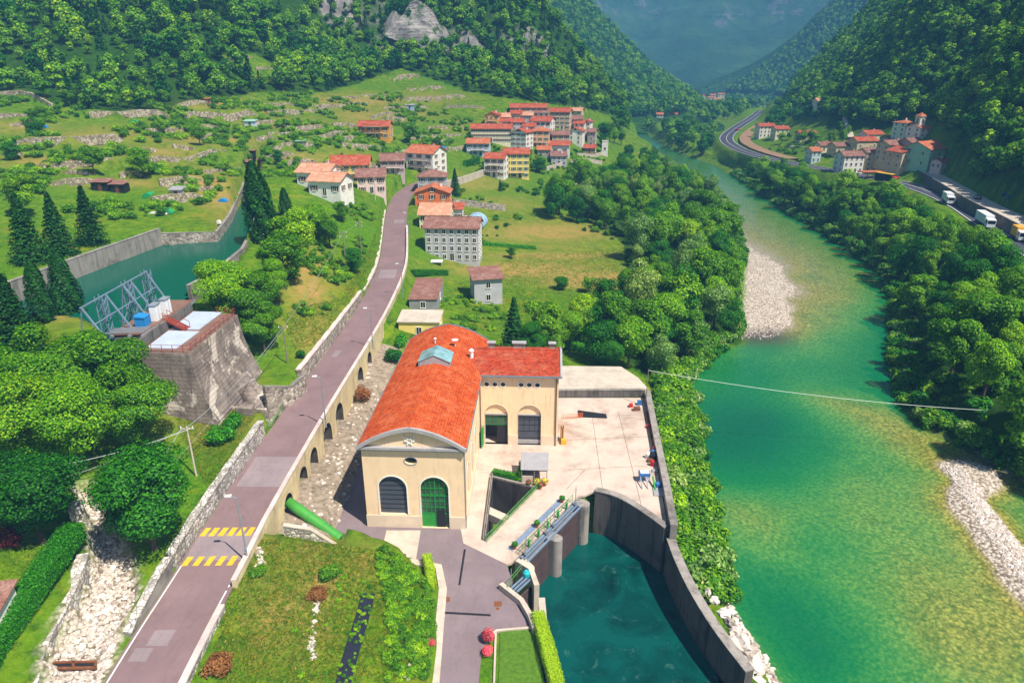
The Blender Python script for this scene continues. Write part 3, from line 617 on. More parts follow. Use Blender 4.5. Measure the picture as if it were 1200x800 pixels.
def asphalt(key, base):
    n = N(key); c0 = lin(*base); c = n.ramp(n.tex(0.22, 6, 0.65), [(0.3, sc4(c0, 0.82)), (0.55, c0), (0.75, sc4(c0, 1.16))])
    c = n.mix(n.math('MULTIPLY', n.sub(n.tex(0.9, 6, 0.8, vec_scale=(1,0.25,1)), 0.52, 0.74), 0.5), c, sc4(c0, 0.6))
    c = n.mix(n.math('MULTIPLY', n.sub(n.tex(14, 3, 0.7), 0.45, 0.75), 0.3), c, sc4(c0, 1.4))
    cr = n.n('ShaderNodeTexVoronoi'); cr.feature = 'DISTANCE_TO_EDGE'; cr.inputs['Scale'].default_value = .16; wp = n.n('ShaderNodeVectorMath'); wp.operation = 'ADD'; nt_ = n.n('ShaderNodeTexNoise'); nt_.inputs['Scale'].default_value = .5; n.l(n.coord(), nt_.inputs['Vector']); vm = n.n('ShaderNodeVectorMath'); vm.operation = 'SCALE'; vm.inputs['Scale'].default_value = 3.0; n.l(nt_.outputs['Color'], vm.inputs[0]); n.l(n.coord(), wp.inputs[0]); n.l(vm.outputs[0], wp.inputs[1]); n.l(wp.outputs[0], cr.inputs['Vector'])
    c = n.mix(n.math('MULTIPLY', n.sub(cr.outputs['Distance'], .012, .004), .2), c, sc4(c0, .45))
    MATS[key] = n.end(c, 0.9, 0, n.bump(n.tex(20, 2), 0.15, 0.02), 0.2); return MATS[key]
asphalt('asphalt', (130,106,108)); asphalt('asphalt_patch', (142,126,129)); asphalt('asphalt_drive', (128,112,116)); asphalt('asphalt_highway', (72,72,84))
plain('paint_white', (226,224,220), 0.7, vary=0.3, scale=3); plain('paint_yellow', (226,180,48), 0.7, vary=0.3, scale=3)
plain('steel_grey', (150,158,168), 0.5, 0.3, 0.15); plain('steel_blue', (128,146,170), 0.5, 0.2, 0.2); plain('green_paint', (96,150,80), 0.6, 0, 0.25, 3)
plain('rail_red', (150,64,50), 0.7, 0, 0.3, 3); plain('white_metal', (232,232,234), 0.5, 0, 0.1); plain('dark_metal', (44,42,46), 0.6, 0.2, 0.2)

# ---------------------------------------------------------------- road
RL = road_line; RS = np.r_[0, np.cumsum([(RL[i+1]-RL[i]).length for i in range(len(RL)-1)])]
def road_at(s, t, dz=0.0):
    i = int(np.clip(np.searchsorted(RS, s)-1, 0, len(RL)-2)); k = (s-RS[i])/(RS[i+1]-RS[i]); p = RL[i]*(1-k)+RL[i+1]*k
    d = (RL[min(i+1, len(RL)-1)]-RL[i]); d.z = 0; d.normalize(); d2 = (RL[min(i+2, len(RL)-1)]-RL[max(i-1, 0)]); d2.z = 0; d2.normalize()
    return Vector((p.x+d2.y*t, p.y-d2.x*t, p.z+dz))
def road_st(px, py, z=6.0):
    p = G(px, py, z); d, sd, al, ti = seg_d(np.array([p.x]), np.array([p.y]), RL); return float(al[0]), float(-sd[0]*d[0])
def ribbon(mb, s0, s1, t0, t1, dz, step=2.0, mi=0, thick=0.0):
    n = max(1, int(math.ceil((s1-s0)/step))); S = [s0+(s1-s0)*i/n for i in range(n+1)]
    V = []
    for s in S: V += [road_at(s, t0, dz), road_at(s, t1, dz)]
    if thick: V += [v-Vector((0, 0, thick)) for v in V]
    m = 2*(n+1); F = [(2*i, 2*i+1, 2*i+3, 2*i+2) for i in range(n)]
    if thick: F += [(2*i+1, m+2*i+1, m+2*i+3, 2*i+3) for i in range(n)] + [(m+2*i, 2*i, 2*i+2, m+2*i+2) for i in range(n)] + [(0, m, m+1, 1), (m-2, m-1, 2*m-1, 2*m-2)]
    mb.add(V, F, mi)
road_o = MB(); ribbon(road_o, 0, RS[-1], -ROAD_HW, ROAD_HW+0.1, 0.0, 2.0, thick=0.5)
road_o = tag(road_o.build('road', MATS['asphalt']), 'mauve asphalt road running beside the power station towards the village', None, None, 'structure')
def s_of(py): return float(np.interp(-py, [-r[0] for r in ROAD_PX], [0]+list(np.cumsum([(road_c[i+1]-road_c[i]).length for i in range(len(ROAD_PX)-1)]))))
for nm, py0, py1, t0, t1, m in [('asphalt_patch',571,538,-2.7,2.9,'asphalt_patch'),('asphalt_patch',657,624,-3.1,3.2,'asphalt_patch'),('asphalt_patch',758,738,-1.6,0.3,'asphalt_patch'),('asphalt_patch',776,760,-2.4,-0.8,'asphalt_patch'),
                                ('asphalt_patch',327,316,-2.4,1.6,'asphalt_patch'),('asphalt_patch',262,258,-0.4,2.6,'asphalt_patch'),('asphalt_patch',420,412,-2.0,-0.8,'asphalt_patch')]:
    mb = MB(); ribbon(mb, s_of(py0), s_of(py1), t0, t1, 0.016, 1.0); mb.build(nm if m != 'paint_white' else 'marking', MATS[m], road_o)
for py in (657.5, 623):
    s0 = s_of(py); ts = np.linspace(-3.1, 2.75, 6) if py > 640 else np.linspace(-3.1, 2.9, 7)
    for t in ts:
        mb = MB(); a = s0-0.75; V = [road_at(a, t, .03), road_at(a, t+.62, .03), road_at(a+1.5, t+.8, .03), road_at(a+1.5, t+.18, .03)]; mb.add(V, [(0, 1, 2, 3)])
        mb.build('marking', MATS['paint_yellow'], road_o)
for a, b, t in [(830, 662, -3.05), (830, 716, 3.0), (712, 694, 3.0), (690, 676, 3.0)]:
    mb = MB(); ribbon(mb, s_of(a), s_of(b), t-.07, t+.07, 0.02, 2.0); mb.build('marking', MATS['paint_white'], road_o)

# ---------------------------------------------------------------- viaduct and parapets on the right of the road
def wall_open(mb, P, W, zb, zt, ops, depth, mi=0, mr=None, na=12):
    """wall face with openings. P(u,z,d) maps to space; ops: (kind, u_centre, width, z_bottom, z_spring or centre)"""
    zb_ = zb if callable(zb) else (lambda u: zb); zt_ = zt if callable(zt) else (lambda u: zt); mr = mi if mr is None else mr
    ops = sorted(ops, key=lambda o: o[1]); u = 0.0
    def strip(us, lo, hi): 
        V = [P(a, b, 0) for a, b in zip(us, lo)]+[P(a, b, 0) for a, b in zip(us, hi)]; n = len(us); mb.add(V, [(i, i+1, n+i+1, n+i) for i in range(n-1)], mi)
    def fill(a, b):
        if b-a > 1e-4:
            us = list(np.linspace(a, b, max(2, int((b-a)/1.5)+1))); strip(us, [zb_(x) for x in us], [zt_(x) for x in us])
    for k, uc, ow, z0, zs in ops:
        fill(u, uc-ow/2); u = uc+ow/2; r = ow/2
        if k == 'rect': us = [uc-r, uc+r]; top = [zs, zs]; bot = [z0, z0]
        else:
            us = [uc-r*math.cos(math.pi*i/na) for i in range(na+1)]
            top = [zs+r*math.sin(math.pi*i/na) for i in range(na+1)] if k != 'oval' else [zs+z0*math.sin(math.pi*i/na) for i in range(na+1)]
            bot = [z0]*(na+1) if k == 'arch' else ([zs-r*math.sin(math.pi*i/na) for i in range(na+1)] if k == 'circle' else [zs-z0*math.sin(math.pi*i/na) for i in range(na+1)])
        strip(us, top, [zt_(x) for x in us])
        if k in ('circle', 'oval') or bot[0] > zb_(us[0])+1e-3: strip(us, [zb_(x) for x in us], bot)
        if k in ('arch', 'rect'): loop = [(us[0], bot[0])]+list(zip(us, top))+[(us[-1], bot[-1])]
        else: loop = list(zip(us, top))+list(zip(us, bot))[::-1][1:-1]
        n = len(loop); V = [P(a, b, 0) for a, b in loop]+[P(a, b, depth) for a, b in loop]
        mb.add(V, [(i, n+i, n+(i+1) % n, (i+1) % n) for i in range(n)], mr)
    fill(u, W)
def disc(mb, P, k, uc, ow, z0, zs, d, mi=0, na=12):
    r = ow/2
    if k == 'rect': pts = [(uc-r, z0), (uc+r, z0), (uc+r, zs), (uc-r, zs)]
    elif k == 'arch': pts = [(uc-r, z0)]+[(uc-r*math.cos(math.pi*i/na), zs+r*math.sin(math.pi*i/na)) for i in range(na+1)]+[(uc+r, z0)]; pts = pts[::-1]
    else:
        ry = r if k == 'circle' else z0; pts = [(uc+r*math.cos(2*math.pi*i/(2*na)), zs+ry*math.sin(2*math.pi*i/(2*na))) for i in range(2*na)]
    mb.add([P(a, b, d) for a, b in pts], [tuple(range(len(pts)))], mi)
VS0, VS1 = s_of(690), s_of(345)
def zroad(s): return float(np.interp(s, RS, [p.z for p in RL]))
via = thing('arched_viaduct', 'plastered viaduct wall with dark arches carrying the road past the power station', 'viaduct', road_at(VS0, 4), world=True)
def PV(u, z, d):
    p = road_at(VS0+u, 3.75-d); return Vector((p.x, p.y, z))
WV = VS1-VS0; arches = []
for px, py, w in [(357,600,3.2),(372,568,3.4),(385,545,3.4),(403,516,4.2),(417,492,4.0),(438,450,3.4),(448,432,3.0)]:
    s, t = road_st(px, py, 2.0)
    p = G(px, py, 2.5); s = float(seg_d(np.array([p.x]), np.array([p.y]), RL)[2][0]); arches.append((s-VS0, w, py))
arches = sorted(arches)
ops = []; lastu = -9
for u, w_, py in arches:
    u = max(u, lastu+w_+1.2); lastu = u; zf = height(*road_at(VS0+u, 4.6)[:2]); zt = zroad(VS0+u)-.85; zs = zt-w_/2; ops.append(('arch', u, w_, min(zf-.3, zs-.9), zs))
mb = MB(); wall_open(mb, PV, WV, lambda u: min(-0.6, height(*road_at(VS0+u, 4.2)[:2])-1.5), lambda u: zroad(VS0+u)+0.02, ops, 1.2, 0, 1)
mb.build('wall', [MATS['viaduct_plaster'], MATS['wall_black']], via)  # black reveals: the shade inside the arches is put into their colour
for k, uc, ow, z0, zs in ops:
    m2 = MB(); disc(m2, PV, 'arch', uc, ow+0.2, z0-0.2, zs, 1.15); m2.build('arch_shade_back', MATS['wall_black'], via)  # black sheet closing each arch, coloured to stand for the shade within
def lane_wall(name, s0, s1, t, th, h, mats, label, cat, sink=0.6, cap=None):
    S = np.linspace(s0, s1, max(2, int((s1-s0)/2.0)+1)); pts = [road_at(s, t) for s in S]
    o = thing(name, label, cat, pts[0], world=True)
    MB().wallstrip(pts, th, [p.z-sink for p in pts], [p.z+h for p in pts]).build('wall', mats, o)
    if cap: MB().wallstrip(pts, th+0.12, [p.z+h+0.002 for p in pts], [p.z+h+0.16 for p in pts]).build('coping', cap, o)
    return o
lane_wall('road_parapet', VS0, VS1, 3.62, 0.42, 0.75, MATS['viaduct_plaster'], 'long pale parapet with coping along the river side of the road', 'parapet', 0.4, MATS['parapet_cap'])
lane_wall('road_parapet', s_of(345)+0.3, s_of(268), 3.62, 0.42, 0.7, MATS['viaduct_plaster'], 'farther parapet stretch beside the grey stone house', 'parapet', 1.6, MATS['parapet_cap'])
lane_wall('road_parapet', 0, s_of(716), 3.62, 0.5, 0.55, MATS['pale_stone'], 'low stone parapet between road and sloping garden at the bottom', 'parapet', 1.2, MATS['parapet_cap'])
# retaining walls on the hill side
def side_wall(name, py0, py1, t, th, hs, mat, label, cap=None, cat='wall'):
    s0, s1 = s_of(py0), s_of(py1); S = np.linspace(s0, s1, max(2, int((s1-s0)/1.6)+1)); pts = [road_at(s, t) for s in S]
    hh = np.interp(S, np.linspace(s0, s1, len(hs)), hs); o = thing(name, label, cat, pts[0], world=True)
    MB().wallstrip(pts, th, [p.z-0.8 for p in pts], [p.z+h for p, h in zip(pts, hh)]).build('wall', MATS[mat], o)
    if cap: MB().wallstrip(pts, th+0.25, [p.z+h+0.002 for p, h in zip(pts, hh)], [p.z+h+0.2+0.1*math.sin(i*2.1) for i, (p, h) in enumerate(zip(pts, hh))]).build('coping', MATS[cap], o)
side_wall('retaining_wall', 745, 668, -3.75, 0.55, [0.3,1.0,1.5,1.7], 'concrete_mid', 'grey retaining wall with rough stone top between stream bed and road', 'pale_stone')
side_wall('retaining_wall', 664, 512, -3.75, 0.6, [1.7,2.0,2.2,2.3], 'pale_stone', 'whitish rubble retaining wall beside the road below the two round shrubs', 'pale_stone')
side_wall('retaining_wall', 452, 350, -3.75, 0.6, [2.6,2.4,2.2,1.6], 'rubble_wall', 'grey rubble retaining wall beyond the penstock along the road', 'parapet_cap')
side_wall('retaining_wall', 346, 250, -3.75, 0.5, [0.8,0.9,1.0], 'rubble_wall', 'low stone wall bordering the grass slope on the way to the village', 'parapet_cap')
def railing(name, pts, h, mat, label, step=1.5, rails=(1.0, 0.55), cat='railing', group=None, w=0.06, mesh_mat=None):
    pts = [Vector(p) for p in pts]; o = thing(name, label, cat, pts[0], group=group, world=True); L = np.r_[0, np.cumsum([(pts[i+1]-pts[i]).length for i in range(len(pts)-1)])]
    at = lambda s: Vector([float(np.interp(s, L, [p[k] for p in pts])) for k in range(3)])
    n = max(1, int(round(L[-1]/step)))
    for i in range(n+1): p = at(L[-1]*i/n); MB().bar(p, p+Vector((0, 0, h)), w).build('post', mat, o)
    for r in rails:
        m = MB()
        for a, b in zip(pts[:-1], pts[1:]): m.bar(a+Vector((0, 0, h*r)), b+Vector((0, 0, h*r)), w*0.8)
        m.build('rail', mat, o)
    if mesh_mat:
        m = MB()
        for a, b in zip(pts[:-1], pts[1:]):
            k = max(1, int((b-a).length/0.14))
            for i in range(1, k): q = a.lerp(b, i/k); m.bar(q+Vector((0, 0, .1)), q+Vector((0, 0, h*0.97)), 0.02)
        m.build('infill_bars', mesh_mat, o)
    return o
railing('road_railing', [road_at(s, -3.5, 0.0) for s in np.linspace(s_of(508), s_of(456), 6)], 1.05, MATS['green_paint'], 'pale green railing where the penstock passes under the road', 1.6)

# ---------------------------------------------------------------- terrace walls on the hillside
where = ['far left edge of the hillside meadow','above the orchard meadow','tall wall below the vegetable plot','beside the allotment huts at the hillside top','long wall across the lower left meadow','short wall beside the round bushes',
         'longest wall stepping down to the canal head','wall above the two white houses','high clearing in the woods','beside the garden huts near the canal','small wall over the vegetable beds','upper step above the white houses','lower step above the white houses',
         'small clearing below the cliff','clearing above the village','beside the balconied chalet','step at the upper wood edge','step behind the village lane','topmost clearing on the wooded slope','rubble bank under the wood at the far left','short step by the upper wood edge','beside the chalet below the path']
for k_, (pts, hg) in enumerate(TWALLS):
    c_ = pts[len(pts)//2]; a_, b_, _z = proj(c_); L_ = (pts[-1]-pts[0]).length
    wh = where[k_] if k_ < N_NAMED_WALLS else '%s one %s, %s' % ('long' if L_ > 13 else 'short', 'at the far left' if a_ < 90 else 'above the canal basin' if a_ < 200 else 'above the canal gardens' if a_ < 300 else 'above the white houses' if a_ < 400 else 'near the chalet' if a_ < 480 else 'left of the village', 'top row under the wood' if b_ < 132 else 'upper row' if b_ < 155 else 'middle row' if b_ < 180 else 'lower row' if b_ < 205 else 'lowest row')
    P = smooth_line(pts, 2.5, 1); m = MB()
    m.wallstrip(P, 0.7, lambda q: float(height(q[0], q[1]))-1.6, lambda q: float(height(q[0]-0.1, q[1]+1.6))+0.05, side=-0.1)
    solo('terrace_wall', m, MATS['terrace_stone'], 'dry stone terrace wall, '+wh, 'wall', 'dry stone walls of the hillside terraces')
# ---------------------------------------------------------------- power station
def tile_mat(key, a, b, c, sx=0.22, sy=0.36, along='x'):
    """clay roof tiles: rows, single tiles of uneven tone, worn pale patches"""
    n = N(key); oc = n.coord('Object'); sp = n.n('ShaderNodeSeparateXYZ'); n.l(oc, sp.inputs[0])
    cb = n.n('ShaderNodeCombineXYZ'); i, j = (0, 1) if along == 'x' else (1, 0)
    n.l(sp.outputs[i], cb.inputs[0]); n.l(sp.outputs[j], cb.inputs[1])
    br = n.n('ShaderNodeTexBrick'); n.l(cb.outputs[0], br.inputs['Vector']); br.inputs['Scale'].default_value = 1.0
    br.inputs['Brick Width'].default_value = sx; br.inputs['Row Height'].default_value = sy; br.inputs['Mortar Size'].default_value = 0.025; br.inputs['Mortar Smooth'].default_value = 0.6; br.inputs['Bias'].default_value = -0.2
    br.inputs['Color1'].default_value = lin(*a); br.inputs['Color2'].default_value = lin(*b); br.inputs['Mortar'].default_value = sc4(lin(*b), 0.55)
    w1 = n.tex(0.5, 6, 0.75, coord=oc)
    col = n.mix(n.sub(w1, 0.47, 0.72), br.outputs['Color'], lin(*c))
    col = n.mix(n.math('MULTIPLY', n.sub(n.tex(2.6, 4, 0.8, coord=oc), 0.52, 0.7), 0.8), col, sc4(lin(*b), 0.45))
    MATS[key] = n.end(col, 0.85, 0, n.bump(br.outputs['Fac'], -0.5, 0.06), 0.2); return MATS[key]
tile_mat('tile_station', (198,82,30), (160,58,24), (200,108,64), 0.42, 0.34, 'y')
tile_mat('tile_station_wing', (188,74,42), (140,48,30), (180,104,78), 0.42, 0.36, 'x')
tile_mat('tile_station_front', (198,86,34), (160,58,24), (204,116,72), 0.42, 0.34, 'y')
plain('stucco_peach', (244,211,172), 0.85, vary=0.09, scale=0.5, streak=True, bump=0.15)
plain('stucco_plinth', (222,200,176), 0.85, vary=0.1, scale=0.6, bump=0.1)
plain('cornice_grey', (166,162,164), 0.7, vary=0.2, scale=1.2); plain('gutter_grey', (140,148,156), 0.5, 0.5, 0.15); plain('trim_white', (238,234,226), 0.7, vary=0.1)
plain('frame_green', (40,128,58), 0.5, vary=0.2, scale=2); plain('leaf_green_door', (50,150,60), 0.55, vary=0.2, scale=2); plain('shutter_grey', (78,82,94), 0.5, 0.1, vary=0.12, scale=1.0)
plain('rust', (128,78,48), 0.9, vary=0.4, scale=3); plain('downpipe', (112,84,70), 0.5, 0.2, 0.2)
def glass_mat(key, col, rough=0.08):
    n = N(key); f = n.tex(0.7, 3, coord=n.coord('Object')); c = lin(*col); m = n.end(n.ramp(f, [(0.3, sc4(c, 0.6)), (0.7, sc4(c, 1.3))]), rough, 0, None, 0.6); MATS[key] = m; return m
glass_mat('glass_dark', (38,46,52)); glass_mat('glass_green', (52,84,62)); glass_mat('glass_sky', (132,170,176), 0.15)
SRZ = -math.atan2(40, 861.0); SO = Vector((-18.3, 71.9, 0)); SW, SL, EAVE = 12.4, 34.5, 11.45
st = thing('power_station', 'peach power station hall with vaulted red tile roof, side wing and arched doors', 'power station', SO, SRZ)
def band(mb, x0, x1, y0, y1, z0, z1, mi=0): mb.span((x0, y0, z0), (x1, y1, z1), mi)
# front, back and long walls
F = lambda u, z, d: Vector((u, d, z))
front_ops = [('arch', 3.5, 3.5, 1.9, 5.75), ('arch', 8.7, 3.5, 0.0, 5.75)]
m = MB(); wall_open(m, F, SW, -0.5, 8.4, front_ops, 0.45, 0)
wall_open(m, lambda u, z, d: F(u, z, d), SW, 8.4, EAVE+0.3, [('oval', 6.0, 1.5, 0.5, 9.75)], 0.4, 0)
B = lambda u, z, d: Vector((SW-u, SL-d, z)); wall_open(m, B, SW, -0.5, EAVE+0.3, [], 0.3)
Lw = lambda u, z, d: Vector((d, SL-u, z)); wall_open(m, Lw, SL, -0.5, EAVE+0.3, [('arch', 5+6.1*i, 2.2, 2.2, 6.6) for i in range(5)], 0.4)
Rw = lambda u, z, d: Vector((SW-d, u, z)); side_ops = [('arch', 4.4, 1.9, 1.9, 5.9), ('arch', 9.2, 1.9, 1.9, 5.9), ('arch', 14.0, 1.9, 1.9, 5.9), ('rect', 18.2, 1.2, 0.0, 2.3)]
wall_open(m, Rw, SL, -0.5, EAVE+0.3, side_ops, 0.4)
wall = m.build('wall', MATS['stucco_peach'], st)
m = MB(); P2 = lambda P: (lambda u, z, d: P(u, z, d-0.06))
for a, b in [(0, 6.95), (10.45, SW)]: band(m, a-0.06 if a == 0 else a, b+0.06 if b == SW else b, -0.08, -0.001, -0.5, 1.75)
band(m, SW+0.001, SW+0.08, -0.08, 17.55, -0.5, 1.0)
m.build('plinth', MATS['stucco_plinth'], st)
# arched front window: white surround, grey roller shutter boards
def surround(mb, P, k, uc, ow, z0, zs, wd, proud, na=14, mi=0):
    r = ow/2; inner = [(uc-r, z0)]+[(uc-r*math.cos(math.pi*i/na), zs+r*math.sin(math.pi*i/na)) for i in range(na+1)]+[(uc+r, z0)]
    R2 = r+wd; outer = [(uc-R2, z0)]+[(uc-R2*math.cos(math.pi*i/na), zs+R2*math.sin(math.pi*i/na)) for i in range(na+1)]+[(uc+R2, z0)]; n_ = len(inner)
    V = [P(a, b, -proud) for a, b in inner]+[P(a, b, -proud) for a, b in outer]+[P(a, b, 0.02) for a, b in inner]+[P(a, b, 0.0) for a, b in outer]
    mb.add(V, [(i, i+1, n_+i+1, n_+i) for i in range(n_-1)]+[(2*n_+i, 2*n_+i+1, i+1, i) for i in range(n_-1)]+[(n_+i, n_+i+1, 3*n_+i+1, 3*n_+i) for i in range(n_-1)], mi)
def grille(mb, P, uc, ow, z0, zs, d, nv, nh, w=0.07):
    """bars of an arched window"""
    r = ow/2
    for i in range(1, nv):
        u = uc-r+ow*i/nv; zt = zs+math.sqrt(max(r*r-(u-uc)**2, 0)); mb.bar(P(u, z0, d), P(u, zt, d), w)
    H = zs+r-z0
    for j in range(1, nh):
        z = z0+H*j/nh; hw = r if z <= zs else math.sqrt(max(r*r-(z-zs)**2, 0)); mb.bar(P(uc-hw, z, d), P(uc+hw, z, d), w)
wdw = MB(); disc(wdw, F, 'arch', 3.5, 3.5, 1.9, 5.75, 0.34); wdw = wdw.build('arched_shutter', MATS['shutter_grey'], st)
m = MB()
for j in range(1, 8): z = 1.9+0.68*j; hw = 1.75 if z < 5.75 else math.sqrt(max(1.75**2-(z-5.75)**2, 0)); m.span((3.5-hw, 0.30, z-0.035), (3.5+hw, 0.338, z+0.035))
m.build('slat_joint', MATS['dark_metal'], wdw)
m = MB(); surround(m, F, 'arch', 3.5, 3.5, 1.9, 5.75, 0.14, 0.05); m.build('surround', MATS['trim_white'], wdw)
dr = MB(); disc(dr, F, 'arch', 8.7, 3.5, 0.02, 5.75, 0.36); dr = dr.build('arched_door', MATS['glass_green'], st)
m = MB(); grille(m, F, 8.7, 3.5, 2.0, 5.75, 0.32, 6, 6, 0.09); m.bar((8.7, .31, .02), (8.7, .31, 7.4), 0.16); m.bar((6.95, .31, 2.0), (10.45, .31, 2.0), 0.16); m.bar((6.95, .31, 4.6), (10.45, .31, 4.6), .14); m.build('frame', MATS['frame_green'], dr)
m = MB(); m.span((6.97, .26, .02), (8.62, .335, 1.95)); m.build('door_panel', MATS['leaf_green_door'], dr)
m = MB(); m.span((8.85, .20, .02), (9.9, .33, 2.6)); m.build('open_leaf', MATS['dark_metal'], dr)
m = MB(); surround(m, F, 'arch', 8.7, 3.5, 0.0, 5.75, 0.14, 0.05); m.build('surround', MATS['trim_white'], dr)
ov = MB(); disc(ov, F, 'oval', 6.0, 1.5, 0.5, 9.75, 0.3); ov = ov.build('oval_window', MATS['glass_dark'], st)
m = MB()
for k in range(24):
    a0, a1 = 2*math.pi*k/24, 2*math.pi*(k+1)/24; q = lambda a, s, d: (6.0+(0.75+s)*math.cos(a), d, 9.75+(0.5+s)*math.sin(a))
    m.add([q(a0, 0, -.06), q(a1, 0, -.06), q(a1, .1, -.06), q(a0, .1, -.06), q(a0, .1, 0), q(a1, .1, 0)], [(0, 1, 2, 3), (3, 2, 5, 4)])
m.build('surround', MATS['cornice_grey'], ov)
for i in range(3):
    uc = side_ops[i][1]; wn = MB(); disc(wn, Rw, 'arch', uc, 1.9, 1.9, 5.9, 0.3); wn = wn.build('arched_window', MATS['glass_dark'], st)
    m = MB(); grille(m, Rw, uc, 1.9, 1.9, 5.9, 0.27, 3, 6, 0.06); m.build('frame', MATS['cornice_grey'], wn)
    m = MB(); surround(m, Rw, 'arch', uc, 1.9, 1.9, 5.9, 0.1, 0.04); m.build('surround', MATS['trim_white'], wn)
for i in range(5):
    uc = 5+6.1*i; wn = MB(); disc(wn, Lw, 'arch', uc, 2.2, 2.2, 6.6, 0.3); wn.build('arched_window', MATS['glass_dark'], st)
m = MB(); disc(m, Rw, 'rect', 18.2, 1.2, 0, 2.3, 0.3); m.build('side_door', MATS['leaf_green_door'], st)
# cornice, gutters
m = MB(); band(m, -0.45, SW+0.45, -0.5, -0.002, EAVE, EAVE+0.32); band(m, -0.3, SW+0.3, -0.3, -0.003, EAVE-0.25, EAVE-0.001)
m.build('front_cornice', MATS['cornice_grey'], st)
for x0, x1 in ((-0.55, -0.25), (SW+0.25, SW+0.55)):
    m = MB(); band(m, x0, x1, -0.4, SL+0.3, EAVE+0.02, EAVE+0.26) if x0 < 0 else band(m, x0, x1, -0.4, 20.7, EAVE+0.02, EAVE+0.26); m.build('gutter', MATS['gutter_grey'], st)
# vaulted roof
RISE = 2.75
def vz(x): t = abs((x-SW/2)/(SW/2+0.45)); return EAVE+0.28+RISE*(0.72*(1-t*t)+0.28*(1-t))
xs = [-0.45+(SW+0.9)*i/24 for i in range(25)]
def vault(y0, y1, up=0.0, th=0.12, xa=0, xb=24, mi=0):
    m = MB(); X = xs[xa:xb+1]; n_ = len(X); V = [(x, y0, vz(x)+up) for x in X]+[(x, y1, vz(x)+up) for x in X]; V += [(a, b, c-th) for a, b, c in V]
    m.add(V, [(i, i+1, n_+i+1, n_+i) for i in range(n_-1)]+[(2*n_+i, 3*n_+i, 3*n_+i+1, 2*n_+i+1) for i in range(n_-1)]+[(i, 2*n_+i, 2*n_+i+1, i+1) for i in range(n_-1)]+[(n_+i+1, 3*n_+i+1, 3*n_+i, n_+i) for i in range(n_-1)]
          +[(0, n_, 3*n_, 2*n_), (n_-1, 3*n_-1, 4*n_-1, 2*n_-1)], mi); return m
roof = vault(-0.42, SL+0.25).build('vaulted_roof', MATS['tile_station_front'], st)
# tile courses: thin raised rows across the vault
m = MB()
for i in range(26):
    for sgn in (-1, 1):
        t = (i+0.5)/26; x = SW/2+sgn*t*(SW/2+0.4); h = vz(x)
        m.span((x-0.03, -0.40, h-0.02), (x+0.03, SL+0.22, h+0.028))
m.build('tile_courses', MATS['tile_station'], roof)['kind'] = 'stuff'
m = MB(); m.tube([(SW/2, -0.42, vz(SW/2)+0.02), (SW/2, SL+.25, vz(SW/2)+0.02)], 0.14, 6); m.build('ridge', MATS['tile_station'], roof)
# arched pediment: rim, tympanum, emblem
def arc_rim(y0, y1, mat, name, lift=0.1, dep=0.38):
    m = MB(); n_ = 25; V = []
    for x in xs: V += [(x, y0, vz(x)+lift), (x, y1, vz(x)+lift), (x, y1, vz(x)-dep), (x, y0, vz(x)-dep)]
    m.add(V, [(4*i, 4*i+4, 4*i+5, 4*i+1) for i in range(n_-1)]+[(4*i+3, 4*i+7, 4*i+4, 4*i) for i in range(n_-1)]+[(4*i+2, 4*i+6, 4*i+7, 4*i+3) for i in range(n_-1)]+[(4*i+1, 4*i+5, 4*i+6, 4*i+2) for i in range(n_-1)]+[(0, 1, 2, 3), (99, 98, 97, 96)]); return m.build(name, mat, st)
arc_rim(-0.62, -0.30, MATS['cornice_grey'], 'pediment_rim'); arc_rim(SL+.15, SL+.5, MATS['gutter_grey'], 'rear_rim')
for y, nm in ((0.0, 'tympanum'), (SL, 'rear_tympanum')):
    m = MB(); X = xs[1:-1]; n_ = len(X); V = [(x, y, EAVE+0.25) for x in X]+[(x, y, vz(x)-0.13) for x in X]; m.add(V, [(i, i+1, n_+i+1, n_+i) for i in range(n_-1)]); m.build(nm, MATS['stucco_peach'], st)
m = MB(); ec = (6.0, -0.1, 12.55)
for k in range(6):
    a = math.pi*k/6*2; m.bar((ec[0]+.30*math.cos(a), -.08, ec[2]+.30*math.sin(a)), (ec[0]+.62*math.cos(a), -.08, ec[2]+.62*math.sin(a)), .16)
for k in range(12):
    a0, a1 = 2*math.pi*k/12, 2*math.pi*(k+1)/12; m.bar((ec[0]+.3*math.cos(a0), -.09, ec[2]+.3*math.sin(a0)), (ec[0]+.3*math.cos(a1), -.09, ec[2]+.3*math.sin(a1)), .13)
m.bar((5.1, -.08, 13.15), (5.5, -.08, 13.15), .1); m.bar((6.55, -.08, 12.6), (6.55, -.08, 13.35), .12)
m.build('emblem', MATS['trim_white'], st)
